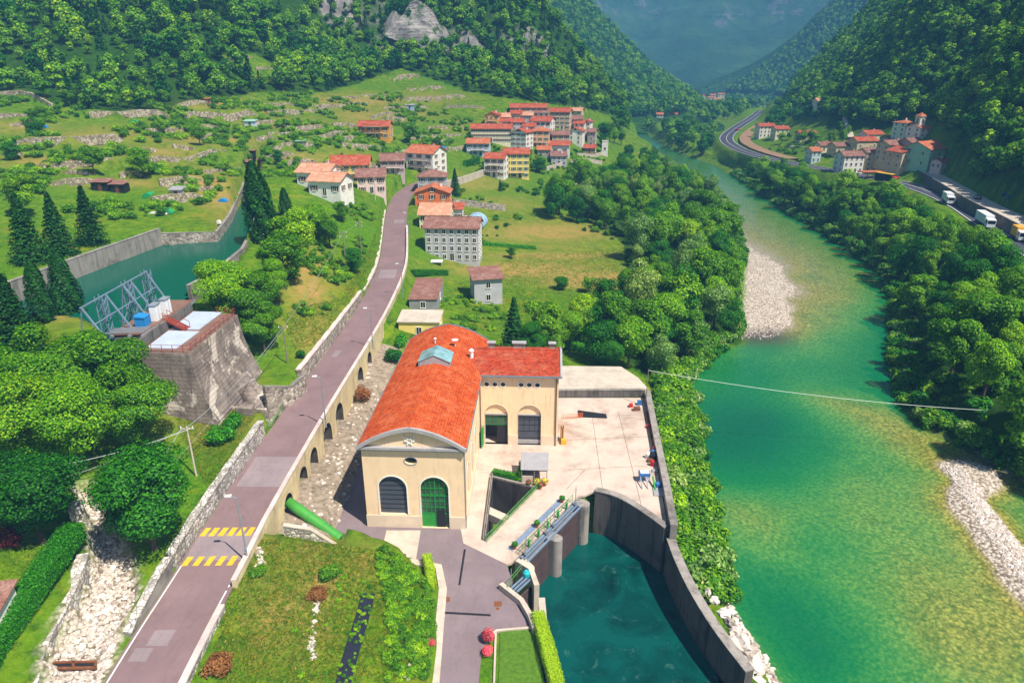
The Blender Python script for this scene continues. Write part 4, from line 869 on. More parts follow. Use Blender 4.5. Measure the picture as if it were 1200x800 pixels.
# ridge skylight
sk = MB(); s0, s1 = 18.6, 22.4; sw = 2.2; zb = vz(SW/2-sw)-0.15; zr = vz(SW/2)+1.25; ze = vz(SW/2-sw)+0.75
for sx in (-1, 1): sk.span((SW/2+sx*sw-0.08, s0, zb), (SW/2+sx*sw+0.08, s1, ze))
for y in (s0, s1-0.16): sk.add([(SW/2-sw, y, zb), (SW/2+sw, y, zb), (SW/2+sw, y, ze), (SW/2, y, zr), (SW/2-sw, y, ze)], [(0, 1, 2, 3, 4)])
sk = sk.build('skylight', MATS['cornice_grey'], st)
for sx in (-1, 1):
    for j in range(4):
        y0 = s0-0.1+(s1-s0+.2)*j/4; y1 = s0-0.1+(s1-s0+.2)*(j+1)/4-0.05
        m = MB(); a = (SW/2+sx*(sw+.2), ze-.08); b = (SW/2, zr+.06)
        V = [(a[0], y0, a[1]), (b[0], y0, b[1]), (b[0], y1, b[1]), (a[0], y1, a[1])]; V += [(p[0], p[1], p[2]+.05) for p in V]
        m.add(V, [(0, 3, 2, 1), (4, 5, 6, 7), (0, 1, 5, 4), (1, 2, 6, 5), (2, 3, 7, 6), (3, 0, 4, 7)]); m.build('pane', MATS['glass_sky'], sk)
m = MB(); m.lathe((8.3, 26.3, vz(8.3)-.1), [(.05, 0), (.05, 1.0)], 6); q = []
for r, d in ((.08, 0), (.35, .06), (.5, .16)): q.append((r, d))
m.lathe((8.3, 26.3, vz(8.3)+.9), [(.1, 0), (.42, .1), (.52, .24), (.4, .25)], 14); m.build('satellite_dish', MATS['white_metal'], st)
m = MB(); m.lathe((11.0, 24.5, vz(11.0)-.3), [(.3, 0), (.3, 1.5)], 10); m.lathe((11.0, 24.5, vz(11.0)+1.2), [(.42, 0), (.42, .12), (.1, .4)], 10); m.build('vent_pipe', MATS['trim_white'], st)
m = MB(); m.tube([(5.1, 27, vz(5.1)-.1), (5.1, 27, vz(5.1)+.7)], .1, 8); m.lathe((5.1, 27, vz(5.1)+.6), [(.2, 0), (.22, .2), (.05, .3)], 8); m.build('vent_cap', MATS['white_metal'], st)
# wing
WX0, WX1, WY0, WY1 = SW, 24.3, 21.1, 31.8; WW = WX1-WX0
WF = lambda u, z, d: Vector((WX0+u, WY0+d, z)); WR = lambda u, z, d: Vector((WX1-d, WY0+u, z)); WBk = lambda u, z, d: Vector((WX1-u, WY1-d, z))
w_ops = [('arch', 2.55, 3.5, 0.0, 5.1), ('arch', 7.6, 3.5, 0.0, 5.1)]
m = MB(); wall_open(m, WF, WW, -0.4, 8.3, w_ops, 0.5)
cirs = [('circle', 1.15+1.22*i, 0.72, 0, 10.2) for i in range(3)]+[('circle', 6.3+1.22*i, 0.72, 0, 10.2) for i in range(3)]
wall_open(m, WF, WW, 8.3, EAVE+0.25, cirs, 0.4, na=8)
wall_open(m, WBk, WW, -0.4, EAVE+0.25, [('rect', 3+3*i, 1.4, 5, 8) for i in range(3)], 0.2)
def gz(u): return EAVE+0.2+1.75*(1-abs(u-(WY1-WY0)/2)/((WY1-WY0)/2))
wall_open(m, WR, WY1-WY0, -0.4, gz, [], 0.2); m.build('wing_wall', MATS['stucco_peach'], st)
for k, uc, ow, z0, zs in w_ops:
    m = MB(); disc(m, lambda u, z, d: WF(u, z, d), 'arch', uc, ow, 5.2, 5.2, 0.28); t = m.build('lunette', MATS['stucco_peach'], st)
    m = MB(); m.span((WX0+uc-1.75, WY0+.12, 5.0), (WX0+uc+1.75, WY0+.30, 5.2)); m.build('lintel', MATS['cornice_grey'], t)
    m = MB(); surround(m, WF, 'arch', uc, ow, 0.0, 5.1, 0.08, 0.05); m.build('surround', MATS['stucco_plinth'], t)
for k, uc, ow, z0, zs in cirs:
    m = MB(); disc(m, WF, 'circle', uc, ow, 0, zs, 0.3, na=8); cw = m.build('round_window', MATS['glass_dark'], st); m = MB()
    for q in range(16):
        a0, a1 = 2*math.pi*q/16, 2*math.pi*(q+1)/16; f = lambda a, r, d: WF(uc+r*math.cos(a), zs+r*math.sin(a), d)
        m.add([f(a0, .36, -.05), f(a1, .36, -.05), f(a1, .5, -.05), f(a0, .5, -.05), f(a0, .5, 0), f(a1, .5, 0)], [(0, 1, 2, 3), (3, 2, 5, 4)])
    m.build('surround', MATS['trim_white'], cw)
# left door, standing open: dark interior, glazed upper part, green leaf swung out
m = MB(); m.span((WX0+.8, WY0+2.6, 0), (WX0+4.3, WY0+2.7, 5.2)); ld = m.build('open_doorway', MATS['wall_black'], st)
m = MB(); m.span((WX0+2.6, WY0+.36, 0), (WX0+4.3, WY0+.46, 3.2)); m.build('door_leaf', MATS['dark_metal'], ld)
m = MB(); m.span((WX0+.8, WY0+.38, 3.2), (WX0+4.3, WY0+.44, 5.1)); m.build('transom_glass', MATS['glass_green'], ld)
m = MB()
for i in range(6): m.bar((WX0+.8+.7*i, WY0+.36, 3.2), (WX0+.8+.7*i, WY0+.36, 5.1), .06)
for z in (3.2, 3.9, 4.5): m.bar((WX0+.8, WY0+.36, z), (WX0+4.3, WY0+.36, z), .06)
m.build('frame', MATS['frame_green'], ld)
m = MB(); m.box((WX0+.45, WY0-.75, 1.6), (.08, 1.6, 3.2), R_(-8)); m.build('green_leaf', MATS['leaf_green_door'], ld)
m = MB(); m.span((WX0+5.85, WY0+.36, .0), (WX0+9.35, WY0+.46, 5.1)); rd = m.build('sectional_door', MATS['shutter_grey'], st); m = MB()
for z in (1.0, 2.2, 3.3, 4.2): m.span((WX0+5.87, WY0+.325, z-.03), (WX0+9.33, WY0+.358, z+.03))
for x in (6.75, 7.6, 8.45): m.span((WX0+x-.025, WY0+.33, 2.2), (WX0+x+.025, WY0+.357, 5.1))
m.build('panel_joint', MATS['dark_metal'], rd)
m = MB(); m.span((WX0+5.87, WY0+.30, .02), (WX0+9.33, WY0+.355, .75)); m.build('kick_plate', MATS['cornice_grey'], rd)
for a, b in ((0.06, .72), (4.38, 5.78), (9.42, WW+.06)):
    m = MB(); band(m, WX0+a, WX0+b, WY0-.08, WY0-.001, -.3, 1.7); m.build('wing_plinth', MATS['stucco_plinth'], st)
# wing roof: gable along x, running into the vault
ym = (WY0+WY1)/2; zr = EAVE+0.35+1.9; ze = EAVE+0.32; x0, x1 = SW-1.5, WX1+.25
m = MB(); V = []
for x in (x0, x1): V += [(x, WY0-.45, ze), (x, ym, zr), (x, WY1+.45, ze), (x, WY0-.45, ze-.12), (x, ym, zr-.12), (x, WY1+.45, ze-.12)]
m.add(V, [(0, 6, 7, 1), (1, 7, 8, 2), (3, 4, 10, 9), (4, 5, 11, 10), (0, 3, 9, 6), (2, 8, 11, 5), (6, 9, 10, 7), (7, 10, 11, 8)]); wr = m.build('wing_roof', MATS['tile_station_wing'], st)
m = MB()
for i in range(15):
    t = (i+.5)/15; y = WY0-.45+(ym-WY0+.45)*t; z = ze+(zr-ze)*t; m.span((x0+.1, y-.03, z-.02), (x1-.02, y+.03, z+.03))
m.build('tile_courses', MATS['tile_station_wing'], wr)['kind'] = 'stuff'
m = MB(); m.tube([(x0, ym, zr+.02), (x1, ym, zr+.02)], .14, 6); m.build('ridge', MATS['tile_station_wing'], wr)
m = MB(); band(m, SW+.3, WX1+.4, WY0-.72, WY0-.42, ze-.12, ze+.1); m.build('wing_gutter', MATS['gutter_grey'], st)
m = MB()
for s_ in (-1, 1): m.bar((WX1+.36, ym+s_*(ym-WY0+.5), ze), (WX1+.36, ym, zr+.1), .3, .22)
m.build('verge', MATS['cornice_grey'], st)
m = MB(); m.tube([(SW+.15, WY0-.2, EAVE), (SW+.15, WY0-.2, 0)], .08, 6); m.build('downpipe', MATS['downpipe'], st)
m = MB(); m.tube([(WX1-.3, WY0-.15, EAVE), (WX1-.3, WY0-.15, 0)], .08, 6); m.build('downpipe', MATS['downpipe'], st)
m = MB(); m.tube([(SW+.12, .25, EAVE), (SW+.12, .25, 0)], .08, 6); m.build('downpipe', MATS['gutter_grey'], st)
for cx, cyy, w_, d_ in ((13.9, ym+.3, 1.1, .7), (18.2, ym+.4, 2.0, .8), (23.3, ym+.4, 1.0, .7)):
    m = MB(); m.box((cx, cyy, zr+.35), (w_-.2, d_-.2, 1.1)); ch = m.build('chimney', MATS['concrete_mid'], st)
    m = MB(); m.box((cx, cyy, zr+1.0), (w_+.2, d_+.2, .14)); m.build('chimney_cap', MATS['cornice_grey'], ch)
# ---------------------------------------------------------------- paved surfaces
from mathutils.geometry import tessellate_polygon
def sheet(name, pts, z, mat, label, holes=(), thick=0.25, parent=None, kind='structure'):
    loops = [[Vector((p[0], p[1], z)) for p in pts]]+[[Vector((p[0], p[1], z)) for p in h] for h in holes]
    V = [v for l in loops for v in l]; T = tessellate_polygon(loops); m = MB(); F = []
    for t in T:
        a, b, c = (V[i] for i in t); F.append(t if (b-a).cross(c-a).z > 0 else t[::-1])
    m.add(V, F); o = 0
    for l in loops:
        n_ = len(l); m.add([*l, *[v-Vector((0, 0, thick)) for v in l]], [(i, n_+i, n_+(i+1) % n_, (i+1) % n_) for i in range(n_)])
    ob = m.build(name, mat, parent)
    if parent is None: tag(ob, label, None, None, kind)
    return ob
def gp(L, z=0.0): return [G(a, b, z)[:2] for a, b in L]
# frame of the gate line: s along it, t towards the basin
A0 = Vector((-0.2, 63.1)); E0 = Vector((.557, .83)); N0 = Vector((.83, -.557))
def GF(s, t, z): q = A0+E0*s+N0*t; return Vector((q.x, q.y, z))
deck_edge = [GF(s, -0.9, 0)[:2] for s in (1.6, 17.8)]
curve_top = [(11.5,79.4),(13.4,78.7),(15.2,77.3),(17.6,74.2),(19.5,71.2)]
yard = sheet('yard', gp([(543,636),(594,661)])+deck_edge+[GF(18.6, -.2, 0)[:2], (10.9,79.3),(11.5,79.4),(13.4,78.7),(15.3,77.3),(17.7,74.2),(19.7,71.2),(23.5,108.2),(6.5,108.2),(6.5,95),(-5,95),(-6.6,72)], 0.0, MATS['yard_concrete'], 'pale sunlit concrete yard of the power station', [PIT], 0.3)
drive = sheet('driveway', gp([(402,598),(431,612),(545,612),(543.5,635.5),(593.5,661),(601,681),(589,694),(619,716),(626,736),(584,741),(573,748),(564,768),(556,850),(500,850),(507,800),(512,746),(517,690),(513,664),(480,658),(443,643),(405,640)]), -0.02, MATS['asphalt_drive'], 'mauve asphalt forecourt and drive below the hall', (), 0.3)
sheet('driveway_pad', gp([(453,621),(493,621),(487,658),(447,645)]), -0.008, MATS['concrete_pale'], '', parent=drive, thick=0.01)
for L in ([(543.5,643),(546,643),(539.5,685),(537,685)], [(520.5,716),(575,719),(575,721.5),(520.5,718.5)]): sheet('drain_grate', gp(L), -0.006, MATS['dark_metal'], '', parent=drive, thick=0.012)
for L in ([(579,704),(588,704),(588,710),(579,710)], [(519,699),(527,699),(527,704.5),(519,704.5)], [(581,711),(585,711),(585,714),(581,714)]): sheet('manhole_cover', gp(L), -0.005, MATS['rust'], '', parent=drive, thick=0.012)
kerb = gp([(478,657),(514,664),(519,690),(514,746),(509,805),(506,850)])
m = MB(); m.wallstrip(kerb, 0.9, -0.3, 0.12); tag(m.build('kerb', MATS['concrete_pale']), 'pale concrete kerb strip bordering the drive', None, None, 'structure')
sheet('passage', [(-22.5,70.5),(-18.9,70.5),(-17.4,108),(-22.5,108)], -0.03, MATS['asphalt_drive'], 'narrow paved passage between hall and viaduct slope', (), 0.3)
slab = sheet('concrete_slab', [(6.9,109.2),(24.2,109.2),(23.2,114),(20.8,119),(6.5,119.5)], 1.25, MATS['concrete_pale'], 'raised pale concrete slab behind the yard', (), 1.4)
# lawn strip beside the basin
plain('lawn', (80,116,26), 0.95, vary=0.4, scale=2.2, bump=0.4)
sheet('lawn', gp([(586,739),(627,737),(638,800),(645,850),(583,850)]), -0.01, MATS['lawn'], 'small striped lawn between drive and basin hedge', (), 0.3)
m = MB(); m.wallstrip(gp([(627,735),(582,739),(570,748)]), 0.25, -0.2, 0.14); m.wallstrip(gp([(581,742),(579,800),(578,850)]), 0.2, -0.2, 0.12); tag(m.build('kerb', MATS['concrete_pale']), 'narrow kerb round the small lawn', None, None, 'structure')

# ---------------------------------------------------------------- basin walls
def wall_thing(name, pts, th, zb, zt, mat, label, cap=None, top=None, cat='wall', caph=0.14, group=None):
    o = thing(name, label, cat, (*pts[0][:2], zb if not callable(zb) and not isinstance(zb, list) else 0), world=True, group=group)
    MB().wallstrip(pts, th, zb, zt).build('wall', MATS[mat], o)
    if cap:
        zz = zt if isinstance(zt, list) else [zt(p) if callable(zt) else zt for p in pts]
        MB().wallstrip(pts, th+0.12, [z+.002 for z in zz], [z+caph for z in zz]).build('coping', MATS[cap], o)
    return o
def zl(pts, vals): L = np.r_[0, np.cumsum([math.dist(pts[i][:2], pts[i+1][:2]) for i in range(len(pts)-1)])]; return [float(np.interp(l, np.linspace(0, L[-1], len(vals)), vals)) for l in L]
ct = smooth_line([Vector((*p, 0)) for p in curve_top], .8, 2)
wall_thing('basin_wall', ct, 0.9, -10, 0.35, 'basin_grey', 'tall blackened curved concrete wall between yard and tailrace basin', 'concrete_mid')
lw = smooth_line([Vector((*p, 0)) for p in [(20.0,70.6),(20.15,67),(20.8,62),(22.1,56.5),(23.9,51.4)]], .8, 2)
wall_thing('basin_wall', lw, 1.0, -10, zl(lw, [-1.0,-1.5,-1.9,-2.2]), 'basin_grey', 'lower dark basin wall running down between tailrace and river', 'concrete_mid')
wall_thing('basin_wall', [(3.25,59.0),(3.4,52),(3.9,44),(4.4,30)], 0.6, -10, 0.1, 'concrete_dark', 'straight basin wall under the lime hedge', 'concrete_pale')
wall_thing('yard_parapet', [(20.2,70.4),(21.2,80),(22.6,95),(23.9,108.6)], 0.85, -6.5, 1.15, 'concrete_mid', 'thick weathered parapet along the river side of the yard', 'concrete_mid')
wall_thing('yard_back_wall', [(7.2,108.6),(15,108.7),(23.4,108.8)], 0.5, -0.3, 1.3, 'concrete_dark', 'stained wall at the back of the yard below the raised slab', 'concrete_mid')
# pit: three lining walls, water, crossbeam
pc = Vector((sum(p[0] for p in PIT)/3, sum(p[1] for p in PIT)/3))
pit = thing('forebay_pit', 'dark triangular draft pit beside the hall with a concrete crossbeam', 'pit', (pc.x, pc.y, -7.4), world=True)
for i in range(3):
    a, b = Vector(PIT[i]), Vector(PIT[(i+1) % 3]); d = (b-a).normalized(); nrm = Vector((-d.y, d.x)); nrm = nrm if nrm.dot(pc-a) < 0 else -nrm
    MB().wallstrip([a+nrm*.16, b+nrm*.16], .5, -7.6, -0.02 if i else 0.18).build('lining_wall', MATS['wall_black'], pit)
m = MB(); m.wallstrip([(-3.4,75.6),(-.4,73.4),(.3,74.6)][:2], 1.3, -1.1, -.06); m.build('crossbeam', MATS['concrete_pale'], pit)
m = MB(); m.add([(*p, -6.4) for p in PIT], [(0, 2, 1)]); m.build('water', MATS['canal_water'], pit)
m = MB(); m.wallstrip([(-2.9,82.9),(-3.45,69.0)], .3, -.05, .55); m.wallstrip([(-2.75,82.9),(-3.3,69.0)], .1, .56, .8); m.build('side_curb', MATS['concrete_mid'], pit)
m = MB(); m.wallstrip([(-2.9,82.95),(3.2,80.3)], .3, -.02, .3); m.build('back_curb', MATS['concrete_mid'], pit)
railing('pit_railing', [(-3.1,68.7,0),(0.2,74.4,0),(3.5,80.0,0)], 1.05, MATS['green_paint'], 'green railing along the pit side of the bridge deck', 1.35, (1.0, .5, .12), mesh_mat=MATS['green_paint'])

# ---------------------------------------------------------------- sluice gates
plain('gate_plate', (84,66,66), 0.75, 0.1, 0.3, 0.8, streak=True)
sl = thing('sluice_gate', 'pair of brown steel sluice gates with round-nosed pier and lifting rods', 'sluice gate', GF(9, 0, -9), world=True)
for s0, s1 in ((3.6, 8.5), (10.7, 16.2)):
    m = MB(); m.wallstrip([GF(s0, 0, 0), GF(s1, 0, 0)], .22, -8.5, -.75); g = m.build('gate_plate', MATS['gate_plate'], sl)
    for k in range(1, 4):
        m = MB(); a = GF(s0, .14, -1.0-1.5*k); b = GF(s1, .14, -1.0-1.5*k); m.bar(a, b, .1, .14); m.build('rib', MATS['gate_plate'], g)
def pier(c0, c1, r, zt, name, mat='concrete_mid'):
    m = MB(); a, b = Vector(c0), Vector(c1); d = (b-a).normalized(); nn = Vector((-d.y, d.x)); an = math.atan2(d.y, d.x)
    pts = [a+nn*r, a-nn*r]+[b+Vector((math.cos(an-math.pi/2+math.pi*k/10), math.sin(an-math.pi/2+math.pi*k/10)))*r for k in range(11)]
    m.prism([tuple(p) for p in pts], -10, zt); q = m.build(name, MATS[mat], sl)
    m = MB(); pts = [tuple(a+nn*(r+.08)), tuple(a-nn*(r+.08))]+[tuple(b+Vector((math.cos(an-math.pi/2+math.pi*k/10), math.sin(an-math.pi/2+math.pi*k/10)))*(r+.08)) for k in range(11)]
    m.prism(pts, zt+.002, zt+.16); m.build('pier_cap', MATS['concrete_pale'], q)
pier(GF(9.6, -.6, 0)[:2], GF(9.6, .6, 0)[:2], .75, -.95, 'pier')
pier(GF(17.2, -1, 0)[:2], GF(17.2, .3, 0)[:2], .85, -.35, 'pier')
pier(GF(2.9, -.6, 0)[:2], GF(2.3, 1.0, 0)[:2], .75, -.35, 'pier', 'concrete_pale')
m = MB(); m.wallstrip([GF(2.2, -1.05, 0), GF(16.8, -1.05, 0)], .5, -8, -.03); m.build('deck_beam', MATS['concrete_mid'], sl)
for t, z, w_ in ((-.55, -.28, .22), (.30, -.42, .2), (-.12, -.2, .12)):
    m = MB(); m.bar(GF(3.2, t, z), GF(16.4, t, z), w_, .25); m.build('gantry_beam', MATS['steel_blue'], sl)
m = MB(); m.wallstrip([GF(3.4, -2.35, 0), GF(16.2, -2.35, 0)], .8, .003, .02); m.build('walkway_plate', MATS['steel_blue'], sl)
for s in (3.8, 8.6, 10.4, 16.0):
    m = MB(); m.bar(GF(s, -.3, -.5), GF(s, -.3, 2.7), .1, n=6); m.box(GF(s, -.3, .25), (.35, .35, .5)); m.build('lifting_rod', MATS['steel_grey'], sl)
for s in (5.2, 7.4, 9.6, 12.2, 14.4):
    m = MB(); m.box(GF(s, -.75, .55), (.28, .2, .9), math.atan2(E0.y, E0.x)); m.build('gearbox', MATS['leaf_green_door'], sl)
railing('gate_railing', [GF(3.3, -.95, 0), GF(16.4, -.95, 0)], 1.05, MATS['green_paint'], 'green railing along the sluice gate side of the deck', 1.5, (1.0, .5))
# small side sluice
ss = thing('side_sluice', 'small side sluice with blue beams and a teal winch at the corner of the drive', 'sluice gate', GF(0, 0, -9), world=True)
m = MB(); m.wallstrip(gp([(587,689),(611,708),(622,727),(627,742)]), .55, -9, .75); m.build('side_wall', MATS['concrete_pale'], ss)
m = MB(); m.wallstrip(gp([(606,660),(622,670),(629,690)]), .6, -9, .6); m.build('side_wall', MATS['concrete_pale'], ss)
q0, q1 = G(598,690,.2), G(618,672,.2)
for off in (0, .45, .9):
    m = MB(); dv = Vector((off*.8, -off*.5, 0)); m.bar(q0+dv, q1+dv, .16, .22); m.build('beam', MATS['steel_blue'], ss)
m = MB(); m.wallstrip([q0+Vector((.9, -.5, 0)), q1+Vector((.9, -.5, 0))], .2, -8.5, -.6); m.build('gate_plate', MATS['gate_plate'], ss)
p = G(617,676,0.1); m = MB(); m.lathe(p, [(.3, 0), (.42, .2), (.42, .7), (.2, .95)], 10); plain('teal', (40,170,180), .5); m.build('winch', MATS['teal'], ss)
for a in ((599,688),): p = G(*a, 0); m = MB(); m.bar(p, p+Vector((0, 0, 2.6)), .09, n=6); m.build('lifting_rod', MATS['steel_grey'], ss)
railing('sluice_railing', [G(595,694,.0), G(597,686,0), G(611,669,0)], 1.0, MATS['green_paint'], 'short green railing round the side sluice', 1.0, (1.0, .5))

# ---------------------------------------------------------------- penstocks
p0, p1 = G(356,601,3.2), G(397,630,1.0)
plain('pipe_green', (70,150,60), .45, 0, .15, .8)
m = MB(); dd = (p1-p0).normalized(); m.tube([p0-dd*2.5, p0, p1, p1+dd*.2], .66, 16); gp_ = thing('green_pipe', 'bright green pipe coming out of the lowest viaduct arch', 'pipe', p1, world=True)
m.build('pipe', MATS['pipe_green'], gp_, smooth=True)
for k in (.15, .55, .95): q = p0.lerp(p1, k); m = MB(); m.tube([q-dd*.08, q+dd*.08], .74, 16); m.build('flange', MATS['pipe_green'], gp_)
wall_thing('talus_wall', [G(333,621,4.6), G(365,627,3.6), G(400,633,2.4)], .45, zl([0,0,0][:0] or [G(333,621,4.6), G(365,627,3.6), G(400,633,2.4)], [3.8,2.6,-.3]), zl([G(333,621,4.6), G(365,627,3.6), G(400,633,2.4)], [5.3,4.4,1.2]), 'pale_stone', 'low whitewashed wall between garden and the green pipe', 'concrete_pale')

# ---------------------------------------------------------------- intake works above the road
inn = thing('intake_tower', 'massive stained concrete intake block with sloping face above the road', 'intake', (-43, 92, 7), world=True)
lev = [(18.5, 0.0), (17.6, .05), (15, .4), (12.5, 1.05), (10, 1.9), (8, 2.7), (3, 3.4)]
R4 = []
for z, o_ in lev: R4.append([(-50.2, 84.9-o_*.30, z), (-43.2+o_, 84.2-o_*.30, z), (-42.6+o_, 99.9+o_*.1, z), (-50.2, 101.5+o_*.1, z)])
m = MB(); V = [p for r in R4 for p in r]; F = []
for i in range(len(lev)-1):
    for k in range(4): a, b = i*4+k, i*4+(k+1) % 4; F.append((a, a+4, b+4, b))
m.add(V, F); m.add(R4[0], [(0, 1, 2, 3)]); m.build('block', MATS['concrete_intake'], inn)
plain('membrane', (176,186,204), .7, vary=.15, scale=.6); plain('deck_brown', (128,96,84), .85, vary=.3, scale=.8)
m = MB(); m.prism([(-50.1,85.1),(-43.35,84.4),(-42.75,99.8),(-50.1,101.3)], 18.501, 18.62); m.build('deck', MATS['deck_brown'], inn)
for a, b in ((85.6, 92.2), (93.0, 100.6)): m = MB(); m.prism([(-49.8,a+.2),(-45.6,a),(-45.2,b),(-49.8,b+.3)], 18.622, 18.72); m.build('deck_panel', MATS['membrane'], inn)
m = MB(); m.span((-50.6,84.6,18.3), (-50.2,101.6,20.0)); m.build('upstand', MATS['concrete_dark'], inn)
m = MB(); m.prism([(-55.2,87.6),(-50.9,87.8),(-50.2,102.4),(-55.0,102.4)], 19.85, 20.1); m.build('walkway', MATS['deck_brown'], inn)
for x in (-50.8, -52.6, -55.0): m = MB(); m.bar((x, 87.2, 19.8), (x+.5, 102.8, 19.8), .3, .35); m.build('walkway_beam', MATS['steel_grey'], inn)
for y in (88.2, 93.5, 98, 102): m = MB(); m.span((-55.2,y-.4,12), (-50.62,y+.4,19.6)); m.build('wall_pier', MATS['concrete_dark'], inn)
stx = MB(); n_ = 9
for i in range(n_): stx.box((-50.6+.36*i+.2, 93.9-.1*i, 20.0-.15*i), (.42, 1.3, .08))
stx.build('stair_treads', MATS['rail_red'], inn)['kind'] = 'stuff'
for dy in (-.7, .7): m = MB(); m.bar((-50.7, 94+dy, 20.1), (-47.2, 93+dy, 18.7), .1, .2); m.bar((-50.7, 94+dy, 21.1), (-47.2, 93+dy, 19.7), .06); m.bar((-47.2, 93+dy, 18.7), (-47.2, 93+dy, 19.7), .06); m.bar((-50.7, 94+dy, 20.1), (-50.7, 94+dy, 21.1), .06); m.build('stair_rail', MATS['rail_red'], inn)
railing('deck_railing', [(-50.0,85.0,18.6),(-43.4,84.5,18.6),(-42.8,99.7,18.6),(-46,100.4,18.6)], 1.0, MATS['rail_red'], 'rusty red railing round the intake deck', 1.5, (1.0, .5))
for (x, y), lb in zip(((-51.6, 93.3), (-51.4, 96.0)), ('near', 'far')):
    cb = thing('control_cabinet', 'tall white control cabinet, the %s one of the pair on the intake walkway' % ('nearer' if lb == 'near' else 'farther'), 'cabinet', (x, y, 20.1), group='control cabinets on the intake walkway')
    m = MB(); m.box((0, 0, 1.15), (.9, 1.5, 2.3)); m.build('body', MATS['white_metal'], cb); m = MB(); m.box((0, 0, 2.36), (1.1, 1.7, .12)); m.build('top_cover', MATS['steel_grey'], cb)
    m = MB(); m.box((.47, 0, 1.15), (.04, .04, 2.1)); m.build('door_gap', MATS['steel_grey'], cb)
plain('tarp_blue', (40,130,196), .6, vary=.2, scale=2)
m = MB(); m.box((-52.4, 91.0, 20.75), (1.5, 1.6, 1.3)); m.prism([(-53.2,90.1),(-51.6,90.1),(-51.6,91.9),(-53.2,91.9)], 21.402, lambda p: 21.5+(.2 if p[0] < -52 else 0)); solo('motor_cover', m, MATS['tarp_blue'], 'bright blue covered hoist motor on the intake walkway', 'cover')
rk = thing('rack_gantry', 'blue-grey steel trash rack gantry of raking frames over the canal', 'gantry', (-56, 92, 17), world=True)
CY = [84.3, 90.0, 94.5, 96.6, 101.2]
for y in CY:
    m = MB(); m.bar((-56.2, y, 25.0), (-53.4, y-.2, 19.9), .2); m.build('raking_bar', MATS['steel_blue'], rk)
    m = MB(); m.bar((-56.2, y, 25.0), (-58.2, y+.2, 16), .12); m.build('back_stay', MATS['steel_blue'], rk)
m = MB(); m.bar((-56.2, 84, 25.02), (-56.2, 101.5, 25.02), .16); m.build('top_chord', MATS['steel_blue'], rk)
m = MB(); m.bar((-55.1, 84, 22.6), (-55.1, 101.5, 22.6), .13); m.build('lower_chord', MATS['steel_blue'], rk)
for y in (88.6, 95.4, 101.0):
    m = MB(); c4 = [(-56.6, y-.5), (-55.6, y-.5), (-55.6, y+.5), (-56.6, y+.5)]
    for i in range(4):
        m.bar((*c4[i], 14), (*c4[i], 25.3), .12)
        for k in range(8):
            z = 17+k; a = c4[i]; b = c4[(i+1) % 4]; m.bar((*a, z), (*b, z+1), .06)
    m.build('lattice_column', MATS['steel_blue'], rk)
for k in range(4): m = MB(); m.bar((-55.6, 88.6+6.2*(k//2), 17+(0 if k % 2 else 6)), (-55.6, 94.8+6.2*(k//2), 17+(6 if k % 2 else 0)), .07); m.build('brace', MATS['steel_blue'], rk)
for y in (87.5, 88.3, 89.1): m = MB(); m.bar((-55.9, y, 20.2), (-50.9, y+.8, 20.2), .18); m.build('roller', MATS['steel_grey'], rk)
# big concrete penstock between block and road
p0, p1 = Vector((-40.4, 93.4, 9.3)), Vector((-35.3, 91.0, 4.3))
pe = thing('penstock', 'huge grey concrete penstock pipe dropping from the intake block under the road', 'pipe', p1, world=True)
m = MB(); m.tube([p0-(p1-p0)*.2, p0, p1, p1+(p1-p0)*.3], 1.75, 22); m.build('pipe', MATS['concrete_intake'], pe, smooth=True)
for k in (.02, .5): q = p0.lerp(p1, k); d = (p1-p0).normalized(); m = MB(); m.tube([q-d*.2, q+d*.2], 1.86, 22); m.build('collar', MATS['concrete_mid'], pe)
for a_, b_, lb in (((-41.5,88.3),(-35.3,87.5),'near'),((-35.2,87.7),(-35.2,94.4),'road'),((-35.3,94.7),(-41.5,95.7),'far')):
    m = MB(); m.wallstrip([a_, b_], .5, 2.5, 8.6 if lb != 'road' else 6.05); solo('pit_wall', m, MATS['rubble_wall'], 'rubble wall lining the %s side of the penstock pit' % lb, 'wall')
m = MB(); m.prism([(-38.6,88.4),(-37.0,87.6),(-36.8,86.0),(-39.2,86.4)], 5, 9.3); solo('pipe_buttress', m, MATS['concrete_intake'], 'broken mossy concrete stump on the near side of the penstock', 'concrete block')
wall_thing('penstock_wall', [G(309,455,10.5), G(341,455,8.6), G(356,440,8.8)], .6, 5, zl([G(309,455,10.5), G(341,455,8.6), G(356,440,8.8)], [10.8,8.9,8.9]), 'rubble_wall', 'dark rubble wall on the far side of the penstock', 'concrete_mid')
# canal walls
cl = [G(a, b, Z_CAN) for a, b in [(-60,384),(20,354),(90,325),(190,287),(255,283),(270,262),(293,207)]]
cl = [cl[0], cl[1], cl[2], cl[3]]; wall_thing('canal_wall', smooth_line(cl, 3, 1), .6, 13, 20.7, 'concrete_mid', 'long grey sloping bank wall of the canal basin', 'concrete_mid')
cl = [G(a, b, Z_CAN) for a, b in [(191,287),(255,283),(270,262),(293,207)]]; wall_thing('canal_wall', cl, .6, 13, [19.6,19.2,19.2,19.2], 'rubble_wall', 'low canal wall below the vegetable gardens', 'concrete_mid')
cl = [G(a, b, Z_CAN) for a, b in [(307,200),(304,240),(298,275),(285,300),(250,330),(222,345)]]; wall_thing('canal_wall', cl, .6, 13, 18.6, 'concrete_mid', 'canal bank wall on the side of the cypresses', 'concrete_mid')
m = MB(); a, b = G(284,233,19.2), G(302,233,19.2); m.wallstrip([a, b], 2.0, 18.9, 19.2); solo('canal_footbridge', m, MATS['deck_brown'], 'small plank footbridge across the canal beside the cypress', 'bridge')
